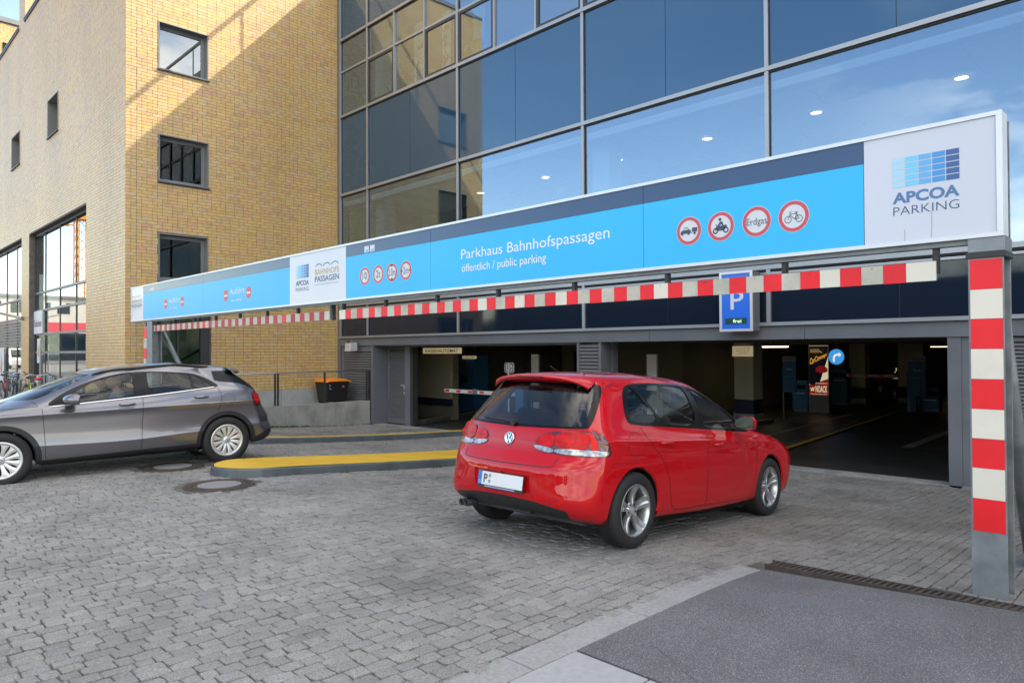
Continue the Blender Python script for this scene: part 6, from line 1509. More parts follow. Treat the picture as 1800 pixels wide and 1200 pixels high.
    mb = MB(); mb.box(-.45, 1.95, -.66, .66, spec['floor_z']+.02, spec['floor_z']+.06); mb.box(.42, wb-.42, .66, .70, spec['floor_z']+.05, bz-.05); mb.box(.42, wb-.42, -.70, -.66, spec['floor_z']+.05, bz-.05); mb.build('cabin_tub', M['cabin'], t, local=True)
    mb = MB(); mb.hexa([(spec['dash_x'], -.62, .55), (spec['dash_x']+.55, -.62, .55), (spec['dash_x']+.55, .62, .55), (spec['dash_x'], .62, .55), (spec['dash_x']+.06, -.62, bz-.03), (spec['dash_x']+.62, -.58, bz-.02), (spec['dash_x']+.62, .58, bz-.02), (spec['dash_x']+.06, .62, bz-.03)]); mb.build('dashboard', M['cabin'], t, local=True, bevel=.03)
    mb = MB(); mb.hexa([(-.50, -.55, bz-.12), (-.02, -.60, bz-.12), (-.02, .60, bz-.12), (-.50, .55, bz-.12), (-.50, -.55, bz-.09), (-.02, -.60, bz-.07), (-.02, .60, bz-.07), (-.50, .55, bz-.09)]); mb.build('parcel_shelf', M['cabin'], t, local=True)
    for y in (.36, -.36): box_seat(t, spec['seat_x'], y, zs=spec.get('seat_z', .30))
    for y in (.33, -.33): box_seat(t, spec['rear_seat_x'], y, w=.60, zs=spec.get('seat_z', .30)+.02)
    mb = MB(); Mw = Matrix.Translation((spec['seat_x']+.36, .36, bz-.02)) @ Matrix.Rotation(R(-68), 4, 'Y'); mb.smooth = True
    mb.tube([Mw @ Vector((.185*math.cos(a), .185*math.sin(a), 0)) for a in np.arange(0, 6.28, .3)], .014, 8, closed=True); mb.smooth = False
    for a in (0, 2.0, 4.2): mb.tube([Mw @ Vector((0, 0, -.02)), Mw @ Vector((.18*math.cos(a+1.57), .18*math.sin(a+1.57), 0))], .012, 6)
    mb.tube([Mw @ Vector((0, 0, .0)), Mw @ Vector((0, 0, -.25))], .03, 8); mb.build('steering_wheel', M['cabin'], t, local=True)
    mb = MB(); mb.box(spec['mirror_in'][0]-.02, spec['mirror_in'][0]+.01, -.12, .12, spec['mirror_in'][1]-.03, spec['mirror_in'][1]+.03); mb.build('inner_mirror', M['cabin'], t, local=True, bevel=.01)
    # wheels
    for x in (0, wb):
        for sgn in (1, -1): wheel(t, x, sgn*(spec['wheel_y']-spec['wheel_w']/2), wr, spec['wheel_w'], spec['rim_r'], spec['wheel_style'], sgn)
    # door mirrors
    mx_, my_, mz_ = spec['mirror']
    for sgn in (1, -1):
        # the shell points forward (+x); the silvered glass faces rearward
        V = []; sec = [(-.055, 1.0), (-.03, 1.06), (.02, .98), (.07, .72), (.10, .36), (.112, .06)]; n = 16
        for dx, sc in sec:
            for k in range(n):
                a = 2*math.pi*k/n; ca, sa = math.cos(a), math.sin(a); q = (abs(ca)**4+abs(sa)**4)**-.25
                V.append((mx_+dx, sgn*(my_+spec.get('mirror_w', .105)*sc*ca*q-.01*dx), mz_+.066*sc*sa*q-.008*ca))
        F = [(i*n+k, i*n+(k+1) % n, (i+1)*n+(k+1) % n, (i+1)*n+k) for i in range(len(sec)-1) for k in range(n)]+[tuple(range((len(sec)-1)*n, len(sec)*n))]
        if sgn < 0: F = [f[::-1] for f in F]
        mb = MB(); mb.smooth = True; mb.add(V, F); o = mb.build('mirror_shell', spec.get('mirror_mat', P), t, local=True)
        mb = MB(); mb.add([(mx_-.052, v[1]*1.0 if 0 else sgn*(my_+(abs(v[1])-my_)*.93), mz_+(v[2]-mz_)*.93) for v in V[:n]], [tuple(range(n))]); mb.build('mirror_glass', M['mirror'], o, local=True)
        mb = MB(); mb.add([(mx_-.050, v[1], v[2]) for v in V[:n]], [tuple(range(n))]); mb.build('mirror_back', M['trim'], o, local=True)
        mb = MB(); mb.hexa([(mx_-.02, sgn*(my_-.17), mz_-.075), (mx_+.07, sgn*(my_-.17), mz_-.075), (mx_+.05, sgn*(my_-.04), mz_-.06), (mx_-.01, sgn*(my_-.04), mz_-.06), (mx_-.02, sgn*(my_-.18), mz_-.025), (mx_+.07, sgn*(my_-.18), mz_-.025), (mx_+.05, sgn*(my_-.04), mz_-.03), (mx_-.01, sgn*(my_-.04), mz_-.03)]); mb.build('mirror_arm', M['trim'], o, local=True)
    return b
M['gloss_black'] = mat('gloss black', (.005, .005, .006), .22, spec=.25); M['mirror'] = mat('mirror glass', (.22, .26, .25), .02, metal=1.0)
def plate(t, b, y0, y1, z, txt=True, code='P'):
    h = b.rear(0, z); x = h[0][0]-.008; w_ = .52; hh = .11
    n = h[1]; tilt = n[2]/max(abs(n[0]), .1)*.6
    def fr(u, v, d=0): return (x+d-.0+(v-.5)*hh*-tilt*0+(v-.5)*.012, (.5-u)*w_, z+(v-.5)*hh)
    def pl(name, u0, u1, v0, v1, d, m, par): return MB().add([fr(u0, v0, d), fr(u1, v0, d), fr(u1, v1, d), fr(u0, v1, d)], [(0, 1, 2, 3)]).build(name, m, par, local=True)
    o = MB().hexa([fr(-.01, -.22, .012), fr(1.01, -.22, .012), fr(1.01, -.22, -.0), fr(-.01, -.22, -.0), fr(-.01, 1.04, .012), fr(1.01, 1.04, .012), fr(1.01, 1.04, -.0), fr(-.01, 1.04, -.0)]).build('plate_holder', M['trim'], t, local=True)
    pl('plate', 0, 1, 0, 1, -.002, M['plate_white'], o); pl('euro_band', 0.003, .082, .01, .99, -.003, M['plate_blue'], o)
    if txt: text('plate_letter', code, 0, 0, 0, 0, 0, M['text_black'], o, bold=.02, frame=lambda u, v: fr(.13+.085*u, .17+.66*v, -.0035), local=True)
    for v in (.72, .30):
        mb = MB(); mb.add([fr(.265+.030*math.cos(a), v+.14*math.sin(a), -.0035) for a in np.arange(0, 6.2, .4)], [tuple(range(16))]); mb.build('seal', M['text_grey'] if v > .5 else M['seal_blue'], o, local=True)
    text('country_letter', 'D', 0, 0, 0, 0, 0, M['disc_white'], o, frame=lambda u, v: fr(.025+.04*u, .10+.22*v, -.0035), local=True)
    mb = MB(); mb.add([fr(.16, -.16, -.0015), fr(.84, -.16, -.0015), fr(.84, -.06, -.0015), fr(.16, -.06, -.0015)], [(0, 1, 2, 3)]); mb.build('holder_print', M['seal_blue'], o, local=True)
    return o
M['plate_white'] = mat('plate white', (.70, .72, .73), .4); M['plate_blue'] = mat('plate blue', (.02, .16, .55), .4); M['seal_blue'] = mat('seal blue', (.25, .32, .45), .5)

# ------------------------------------------------------------------ red hatchback
P_red = mat('red car paint', (0.50, 0.001, 0.006), .5, spec=.08, coat=1.0, coat_r=.012)
GX = [3.06, 2.86, 2.578, 2.15, 1.70, 1.25, .80, .40, .0, -.26]
red_rings = [
 dict(xf=3.30, xr=-.60, w=.79, z=(.22, .20, .185, .22, .27), mf=.30, mr=.28),
 dict(xf=3.39, xr=-.680, w=.850, z=(.27, .24, .22, .27, .32)),
 dict(xf=3.43, xr=-.728, w=.875, z=(.40, .36, .34, .38, .42)),
 dict(xf=3.445, xr=-.742, w=.889, z=(.52, .50, .50, .53, .53), dr=(.02, .085, .23)),
 dict(xf=3.43, xr=-.738, w=.889, z=(.61, .61, .64, .66, .635), dr=(.022, .09, .24)),
 dict(xf=3.38, xr=-.712, w=.884, z=(.675, .69, .73, .745, .705), dr=(.022, .09, .23)),
 dict(xf=3.28, xr=-.668, w=.880, z=(.74, .755, .80, .83, .775), dr=(.024, .095, .22)),
 dict(xf=3.15, xr=-.652, w=.880, z=(.79, .80, .852, .884, .85), dr=(.025, .10, .21), bz=(.0, .15, .55)),
 dict(xf=3.12, xr=-.649, w=.878, z=(.80, .81, .864, .896, .86), dr=(.025, .10, .21), bz=(.0, .15, .55)),
 dict(xf=3.08, xr=-.646, w=.866, z=(.815, .822, .874, .907, .872), dr=(.025, .10, .21), bz=(.0, .15, .55)),
 dict(xf=2.88, xr=-.632, w=.846, z=(.885, .862, .905, .945, .935), df=(.02, .09, .22), bz=(0, .12, .5), dr=(.026, .10, .21)),
 dict(xf=2.56, xr=-.600, w=.815, z=(.985, .912, .952, .995, 1.005), df=(.03, .12, .26), dr=(.028, .10, .21), mf=.38, mr=.36),
 dict(xf=2.30, xr=-.535, w=.778, z=(1.10, 1.045, 1.075, 1.105, 1.11), df=(.03, .12, .27), dr=(.028, .10, .21), mf=.40, mr=.36, tr=.07, tf=.05),
 dict(xf=1.98, xr=-.440, w=.705, z=(1.245, 1.205, 1.238, 1.25, 1.24), df=(.03, .11, .26), dr=(.026, .10, .20), mf=.40, mr=.36, tr=.08, tf=.06),
 dict(xf=1.68, xr=-.345, w=.632, z=(1.368, 1.335, 1.370, 1.368, 1.355), df=(.03, .11, .25), dr=(.024, .09, .19), mf=.40, mr=.36, tr=.08, tf=.07),
 dict(xf=1.54, xr=-.325, w=.580, z=(1.410, 1.388, 1.420, 1.408, 1.385), df=(.03, .11, .25), dr=(.02, .08, .18), mf=.40, mr=.36, tr=.09, tf=.07),
 dict(xf=1.32, xr=-.24, w=.46, z=(1.445, 1.430, 1.452, 1.435, 1.415), df=(.02, .08, .2), mf=.4, mr=.35),
 dict(xf=1.08, xr=-.05, w=.25, z=(1.466, 1.459, 1.472, 1.456, 1.446), df=(.01, .05, .12), mf=.3, mr=.3),
 dict(xf=.90, xr=.12, w=.0005, z=(1.472, 1.472, 1.477, 1.466, 1.458), df=(.01, .05, .1), mf=.2, mr=.2)]
def off(x): return x
red_spec = dict(rings=red_rings, base_x=GX, paint=P_red, wheelbase=2.578, wheel_r=.316, arch_r=.352, arch_z=.325, wheel_y=.868, wheel_w=.205, rim_r=.214, wheel_style='five', tail_x=-.742, half_w=.889,
  dlo=[(2.21, .912), (1.95, .925), (1.20, .963), (.45, .998), (.02, 1.016), (-.05, 1.045), (.01, 1.22), (.09, 1.335), (.24, 1.372), (.80, 1.388), (1.30, 1.368), (1.60, 1.285), (1.90, 1.150), (2.14, 1.01)],
  panes=[[(2.03, .945), (1.86, .952), (1.24, .982), (1.225, 1.0), (1.225, 1.342), (1.25, 1.350), (1.52, 1.292), (1.80, 1.175)], [(1.10, .990), (.54, 1.015), (.50, 1.03), (.35, 1.20), (.27, 1.335), (.31, 1.350), (.80, 1.366), (1.09, 1.356), (1.11, 1.34)], [(.46, 1.03), (.07, 1.038), (.01, 1.06), (.07, 1.21), (.13, 1.325), (.21, 1.338), (.29, 1.21)]],
  rear_window=[(-1, .955), (.66, .975), (.70, 1.0), (.66, 1.16), (.585, 1.335), (.53, 1.352), (-1, 1.365)], rear_glass=[(-1, .98), (.615, .992), (.65, 1.015), (.62, 1.16), (.56, 1.315), (.52, 1.33), (-1, 1.35)],
  windshield=[(-1, 1.01), (.60, .99), (.70, 1.02), (.60, 1.25), (.52, 1.36), (-1, 1.385)], ws_lim=1.3,
  tail_lamp=[(-.52, .835), (-.49, .795), (-.36, .775), (.02, .768), (.33, .772), (.355, .79), (.315, .88), (.25, .945), (.15, .967), (-.15, .962), (-.38, .94), (-.50, .89)],
  lamp_fields=[([(-.515, .822), (-.475, .793), (-.305, .780), (-.305, .812), (-.50, .828)], 'lamp_clear', .010), ([(-.285, .780), (.0, .776), (.29, .779), (.315, .815), (-.285, .813)], 'lamp_clear', .011),
               ([(-.505, .832), (-.305, .818), (-.285, .930), (-.38, .920), (-.475, .89)], 'lamp_red', .010), ([(-.285, .818), (.09, .818), (.10, .925), (.05, .952), (-.12, .950), (-.265, .932)], 'lamp_red', .012),
               ([(.105, .818), (.185, .818), (.175, .885), (.105, .948), (.075, .954), (.115, .90)], 'lamp_hot', .013), ([(.195, .819), (.315, .821), (.29, .885), (.23, .938), (.14, .956), (.185, .895)], 'lamp_dark', .011)],
  diffuser=[(-1, .10), (.50, .10), (.60, .24), (.66, .335), (.58, .352), (.25, .395), (-1, .405)],
  plate_recess=[(-1, .435), (.30, .435), (.325, .46), (.345, .575), (.33, .59), (-1, .595)],
  doors=[[(2.20, .40), (2.22, .62), (2.23, .85), (2.22, .92), (1.215, .972), (1.17, .80), (1.155, .55), (1.16, .27), (2.10, .245), (2.17, .29)],
         [(1.14, .27), (1.14, .80), (1.19, .97), (.42, 1.005), (.18, 1.00), (.14, .95), (.22, .83), (.36, .72), (.47, .50), (.58, .27)]],
  handles=[(1.36, .818), (.42, .862)],
  seams=[([(1.165, .255), (1.15, .50), (1.15, .75), (1.19, .945)], .007, .0012, {}), ([(2.19, .32), (2.21, .62), (2.235, .83), (2.235, .90)], .006, .0012, {}),
         ([(1.165, .255), (1.60, .248), (2.05, .245), (2.18, .30)], .005, .0012, {}), ([(1.165, .258), (.85, .258), (.62, .268), (.545, .33), (.50, .46), (.44, .62), (.37, .72), (.24, .83), (.16, .92), (.13, 1.0)], .006, .0012, {}),
         ([(-.105, .90), (-.12, .80), (-.02, .765), (.08, .80), (.095, .88), (.06, .945), (-.03, .955)], .004, .0012, dict(closed=True)),
         ([(0, .665), (.35, .668), (.50, .676), (.515, .70), (.53, .745)], .007, .0012, dict(which='rear')), ([(0, .665), (-.35, .668), (-.50, .676), (-.515, .70), (-.53, .745)], .007, .0012, dict(which='rear')),
         ([(.62, .93), (.655, .97), (.66, 1.05), (.63, 1.2), (.585, 1.36)], .006, .0012, dict(which='rear')), ([(-.62, .93), (-.655, .97), (-.66, 1.05), (-.63, 1.2), (-.585, 1.36)], .006, .0012, dict(which='rear')),
         ([(-.34, .72), (-.20, .715), (.0, .71)], .004, .0012, {})],
  floor_z=.19, belt_z=.96, dash_x=1.80, seat_x=1.36, rear_seat_x=.48, lamp_base=M['lamp_dark'], mirror_in=(1.48, 1.28), mirror=(1.83, .935, 1.025), mirror_mat=P_red, lip_mat=P_red)
red = thing('parked_hatchback', (-4.36, 4.851, 0), 'bright red five door hatchback driving under the sign towards the garage, seen from behind', 'car', None, R(90))
red.name = 'red_hatchback'
red_body = make_car(red, red_spec)
_z0, _z1 = gz(-4.43, 4.86), gz(-4.43, 7.44); red.location.z = _z0-.002; red.rotation_euler = (0, -math.atan2(_z1-_z0, 2.578), R(91.6))
plate(red, red_body, 0, 0, .515)
# roof spoiler, wiper, badge, exhaust, reflectors, aerial
mb = MB(); mb.smooth = True; V = []; n = 28
for i in range(n+1):
    y = -.55+1.10*i/n; c_ = (y/.55)**2; e = c_**3
    V += [(-.20+.02*c_, y, 1.437-.034*c_-.02*e), (-.34+.05*c_, y, 1.424-.034*c_-.03*e), (-.425+.10*c_+.03*e, y, 1.404-.030*c_-.050*e), (-.431+.10*c_+.03*e, y, 1.392-.028*c_-.055*e), (-.37+.07*c_, y, 1.368-.015*c_-.055*e)]
mb.add(V, [(i*5+j, (i+1)*5+j, (i+1)*5+j+1, i*5+j+1) for i in range(n) for j in range(4)]+[(0, 1, 2, 3, 4), tuple(n*5+k for k in (4, 3, 2, 1, 0))]); mb.build('roof_spoiler', P_red, red, local=True)
B('brake_light', M['lamp_dark'], red, -.439, -.43, -.16, .16, 1.388, 1.400, local=True)
h = red_body.rear(.0, .995)[0]; mb = MB(); mb.beam((h[0]-.015, -.02, 1.005), (red_body.rear(-.42, 1.025)[0][0]-.018, .42, 1.022), .014, .014); mb.lathe([(0, -.03), (.028, -.03), (.028, .02), (0, .02)], 16, Matrix.Translation((h[0]-.005, -.01, 1.0)) @ Matrix.Rotation(R(90), 4, 'Y')); mb.build('rear_wiper', M['trim'], red, local=True)
hb = red_body.rear(0, .865); Mb = Matrix.Translation((hb[0][0]-.004, 0, .865)) @ Matrix.Rotation(R(-84), 4, 'Y') @ Matrix.Rotation(R(-90), 4, 'Z')
mb = MB(); mb.smooth = True; mb.lathe([(0, .004), (.042, .004), (.044, .010), (.050, .012), (.054, .006), (.054, 0)], 36, Mb); bo = mb.build('badge', M['chrome'], red, local=True)
mb = MB(); mb.lathe([(0, .0055), (.041, .0055)], 30, Mb); mb.build('badge_field', M['text_blue'], bo, local=True)
mb = MB()
def bl(p, q): 
    a, c = Mb @ Vector((*p, .008)), Mb @ Vector((*q, .008)); mb.beam(a, c, .006, .007, up=Mb.to_3x3() @ Vector((0, 0, 1)))
for sx in (1, -1): bl((sx*.016, .038), (sx*.0, .004)); bl((sx*.036, .020), (sx*.017, -.036)); bl((sx*.017, -.036), (sx*.0, -.002))
mb.build('badge_letters', M['chrome'], bo, local=True)
for y in (.47, .535): mb = MB(); mb.smooth = True; mb.lathe([(.030, .1), (.030, -.03), (.026, -.034), (.024, 0), (.024, .1)], 20, Matrix.Translation((-.66, y, .255)) @ Matrix.Rotation(R(90), 4, 'Y')); mb.build('exhaust_pipe', M['black_steel'], red, local=True)
for s_ in (1, -1):
    pts = []
    for (yy, zz) in ((.36, .405), (.60, .385), (.63, .412), (.44, .432), (.37, .428)): hh = red_body.rear(s_*yy, zz); pts.append((hh[0][0]-.004, hh[0][1], zz))
    MB().prism(pts, (.01, 0, 0)).build('reflector', M['lamp_hot'], red, local=True)
mb = MB(); mb.tube([(-.05, .0, 1.455), (-.16, 0, 1.50)], [.006, .003], 6); mb.build('aerial', M['trim'], red, local=True)
mb = MB(); mb.box(-.52, -.25, -.15, .45, .235, .34); mb.tube([(-.3, .5, .27), (.5, .4, .27)], .04, 8); mb.build('silencer', M['black_steel'], red, local=True)

# ------------------------------------------------------------------ grey crossover
P_grey = mat('grey metallic paint', (0.165, 0.162, 0.178), .30, metal=.75, coat=1.0, coat_r=.012)
QX = [3.12, 2.96, 2.699, 2.25, 1.80, 1.30, .85, .42, .0, -.30]
grey_rings = [
 dict(xf=3.40, xr=-.66, w=.80, z=(.24, .24, .245, .25, .27), mf=.32, mr=.32),
 dict(xf=3.49, xr=-.76, w=.868, z=(.29, .275, .275, .28, .33)),
 dict(xf=3.53, xr=-.80, w=.893, z=(.42, .37, .36, .38, .44)),
 dict(xf=3.545, xr=-.815, w=.905, z=(.54, .49, .445, .53, .55), dr=(.03, .12, .29)),
 dict(xf=3.545, xr=-.812, w=.902, z=(.555, .51, .465, .55, .57), dr=(.03, .12, .29)),
 dict(xf=3.54, xr=-.80, w=.889, z=(.63, .60, .56, .63, .64), dr=(.03, .12, .29)),
 dict(xf=3.51, xr=-.755, w=.884, z=(.72, .72, .73, .74, .72), dr=(.03, .12, .28)),
 dict(xf=3.45, xr=-.715, w=.884, z=(.80, .80, .82, .84, .80), dr=(.03, .12, .27)),
 dict(xf=3.38, xr=-.695, w=.896, z=(.855, .845, .870, .880, .86), dr=(.03, .12, .26), bz=(.0, .15, .55)),
 dict(xf=3.35, xr=-.690, w=.895, z=(.865, .857, .884, .893, .87), dr=(.03, .12, .26), bz=(.0, .15, .55)),
 dict(xf=3.31, xr=-.686, w=.882, z=(.878, .868, .896, .905, .882), dr=(.03, .12, .26), bz=(.0, .15, .55)),
 dict(xf=3.10, xr=-.660, w=.868, z=(.935, .905, .940, .99, .95), df=(.02, .10, .24), bz=(0, .12, .5), dr=(.03, .12, .25)),
 dict(xf=2.66, xr=-.610, w=.830, z=(1.02, .955, 1.010, 1.090, 1.04), df=(.04, .14, .30), dr=(.03, .11, .24), mf=.36, mr=.40),
 dict(xf=2.38, xr=-.520, w=.790, z=(1.12, 1.075, 1.12, 1.17, 1.15), df=(.04, .14, .30), dr=(.03, .11, .23), mf=.38, mr=.46, tr=.10, tf=.05),
 dict(xf=2.06, xr=-.400, w=.725, z=(1.245, 1.215, 1.25, 1.26, 1.25), df=(.04, .13, .28), dr=(.03, .11, .22), mf=.38, mr=.50, tr=.11, tf=.06),
 dict(xf=1.78, xr=-.285, w=.662, z=(1.352, 1.330, 1.368, 1.335, 1.335), df=(.04, .12, .26), dr=(.03, .10, .20), mf=.38, mr=.52, tr=.12, tf=.07),
 dict(xf=1.64, xr=-.255, w=.615, z=(1.395, 1.380, 1.415, 1.375, 1.365), df=(.03, .11, .25), dr=(.02, .08, .18), mf=.40, mr=.50, tr=.12, tf=.07),
 dict(xf=1.42, xr=-.17, w=.50, z=(1.430, 1.422, 1.448, 1.405, 1.395), df=(.02, .08, .2), mf=.4, mr=.42),
 dict(xf=1.15, xr=.00, w=.27, z=(1.458, 1.455, 1.470, 1.432, 1.42), df=(.01, .05, .12), mf=.3, mr=.35),
 dict(xf=.95, xr=.15, w=.0005, z=(1.466, 1.468, 1.476, 1.442, 1.432), df=(.01, .05, .1), mf=.2, mr=.2)]
grey_spec = dict(rings=grey_rings, base_x=QX, paint=P_grey, wheelbase=2.699, wheel_r=.335, arch_r=.368, arch_z=.335, wheel_y=.895, wheel_w=.215, rim_r=.224, wheel_style='cover', tail_x=-.815, half_w=.902,
  dlo=[(2.27, .945), (1.85, .978), (1.10, 1.030), (.50, 1.080), (.10, 1.115), (.07, 1.130), (.20, 1.225), (.33, 1.290), (.45, 1.322), (.80, 1.356), (1.12, 1.366), (1.40, 1.338), (1.70, 1.262), (2.02, 1.122)],
  panes=[[(2.10, .985), (1.85, 1.000), (1.22, 1.045), (1.205, 1.06), (1.205, 1.344), (1.23, 1.352), (1.42, 1.322), (1.70, 1.243)], [(1.02, 1.060), (.47, 1.103), (.455, 1.115), (.455, 1.300), (.49, 1.315), (.80, 1.345), (1.01, 1.350), (1.025, 1.33)], [(.42, 1.106), (.17, 1.130), (.18, 1.145), (.30, 1.235), (.41, 1.292), (.425, 1.28)]],
  rear_window=[(-1, 1.03), (.70, 1.04), (.745, 1.07), (.70, 1.22), (.62, 1.325), (.56, 1.345), (-1, 1.36)], rear_glass=[(-1, 1.05), (.54, 1.07), (.57, 1.09), (.54, 1.22), (.50, 1.31), (.46, 1.325), (-1, 1.34)],
  windshield=[(-1, 1.05), (.58, 1.03), (.655, 1.05), (.58, 1.22), (.50, 1.325), (.46, 1.345), (-1, 1.365)], ws_lim=1.45,
  tail_lamp=[(-.48, .90), (-.42, .855), (-.20, .835), (.10, .82), (.27, .80), (.31, .815), (.36, .92), (.37, 1.01), (.33, 1.028), (.10, 1.01), (-.20, .985), (-.42, .955)],
  lamp_fields=[([(-.46, .90), (-.22, .88), (-.20, .965), (-.40, .945)], 'lamp_red', .008), ([(-.19, .885), (.10, .86), (.27, .83), (.30, .90), (.31, .99), (.10, .985), (-.17, .965)], 'lamp_hot', .010)], lamp_base=M['lamp_dark'],
  clad_r=.425, clad=True, clad_line=([-1.0, -.62, -.45, .38, 1.1, 2.3, 3.1, 3.6], [.46, .44, .36, .325, .318, .262+.03, .38, .44]),
  doors=[[(2.235, .40), (2.245, .62), (2.26, .90), (2.25, .955), (1.12, 1.035), (1.125, .80), (1.135, .55), (1.14, .335), (2.15, .295), (2.22, .32)],
         [(1.115, .335), (1.105, .80), (1.09, 1.035), (.50, 1.08), (.11, 1.11), (.065, .985), (.09, .86), (.13, .765), (.30, .73), (.45, .55), (.50, .40), (.52, .335)]],
  handles=[(1.30, .935), (.34, .980)], handle_mat=mat('satin handle', (.25, .25, .27), .25, metal=.8),
  seams=[([(1.14, .325), (1.13, .55), (1.115, .80), (1.105, 1.02)], .008, .0012, {}), ([(2.235, .31), (2.245, .62), (2.262, .86), (2.262, .935)], .007, .0012, {}),
         ([(.10, 1.11), (.062, .99), (.085, .86), (.125, .757)], .007, .0012, {}), ([(-.115, .90), (-.125, .96), (-.06, 1.01), (.03, .98), (.05, .91), (.01, .85), (-.06, .84)], .004, .0012, dict(closed=True)),
         ([(2.30, .965), (2.52, .955), (2.75, .94), (3.1, .90)], .006, .0012, {}), ([(2.36, 1.03), (2.30, .965)], .006, .0012, {}),
         ([(0, .70), (.40, .70), (.56, .72), (.60, .80)], .007, .0012, dict(which='rear')), ([(0, .70), (-.40, .70), (-.56, .72), (-.60, .80)], .007, .0012, dict(which='rear'))],
  bright=[([(2.18, .952), (1.85, .974), (1.10, 1.026), (.50, 1.076), (.12, 1.110)], .010, .003, {})],
  floor_z=.25, belt_z=1.01, dash_x=1.92, seat_x=1.50, rear_seat_x=.58, seat_z=.34, mirror_in=(1.55, 1.28), mirror=(1.95, .985, 1.045), mirror_w=.138, mirror_mat=P_grey, lip_mat=M['clad'], rear_lim=.12)
grey = thing('grey_crossover', (-10.335-.895*1.0, 4.36, 0), 'grey metallic crossover car with black wheel arch cladding leaving the garage, two people inside', 'car', None, R(-94.2))
gh = R(-94.2); gl = Vector((-math.sin(gh), math.cos(gh), 0)); grey.location = Vector((-10.335, 4.36, 0))-gl*.893
g0, g1 = -.018, -.045; grey.location.z = g0; grey.rotation_euler = (0, -math.atan2(g1-g0, 2.699), gh)
grey_body = make_car(grey, grey_spec)
plate(grey, grey_body, 0, 0, .62)
# roof rails, spoiler, mirror stripe, lower crease highlights
for s_ in (1, -1):
    pts = []
    for x in (1.66, 1.55, 1.35, 1.1, .85, .6, .4, .25, .15):
        h_ = grey_body.cast((x, .565-.06*abs(x-1.0), 3), (0, 0, -1)); z = h_[0][2] if h_[0] else 1.4; pts.append((x, s_*(.565-.06*abs(x-1.0)), z+.014))
    MB().tube(pts, [.008]+[.015]*7+[.008], 10).build('roof_rail', M['trim'], grey, local=True)
mb = MB(); mb.smooth = True; V = []; n = 24
for i in range(n+1):
    y = -.60+1.20*i/n; c_ = (y/.60)**2; e = c_**3
    V += [(-.13+.02*c_, y, 1.405-.025*c_-.02*e), (-.27+.05*c_, y, 1.385-.022*c_-.03*e), (-.37+.10*c_, y, 1.362-.018*c_-.025*e), (-.376+.10*c_, y, 1.350-.018*c_-.025*e), (-.30+.06*c_, y, 1.325-.01*c_-.03*e)]
mb.add(V, [(i*5+j, (i+1)*5+j, (i+1)*5+j+1, i*5+j+1) for i in range(n) for j in range(4)]+[(0, 1, 2, 3, 4), tuple(n*5+k for k in (4, 3, 2, 1, 0))]); mb.build('roof_spoiler', P_grey, grey, local=True)
for s_ in (1, -1): MB().tube([(1.935, s_*1.055, 1.045), (1.96, s_*1.068, 1.046), (2.00, s_*1.05, 1.048)], .006, 6).build('mirror_stripe', M['trim'], grey, local=True)
mb = MB(); mb.beam((grey_body.rear(0, 1.09)[0][0]-.02, 0, 1.08), (grey_body.rear(.35, 1.12)[0][0]-.02, .35, 1.11), .02, .02); mb.build('rear_wiper', M['trim'], grey, local=True)

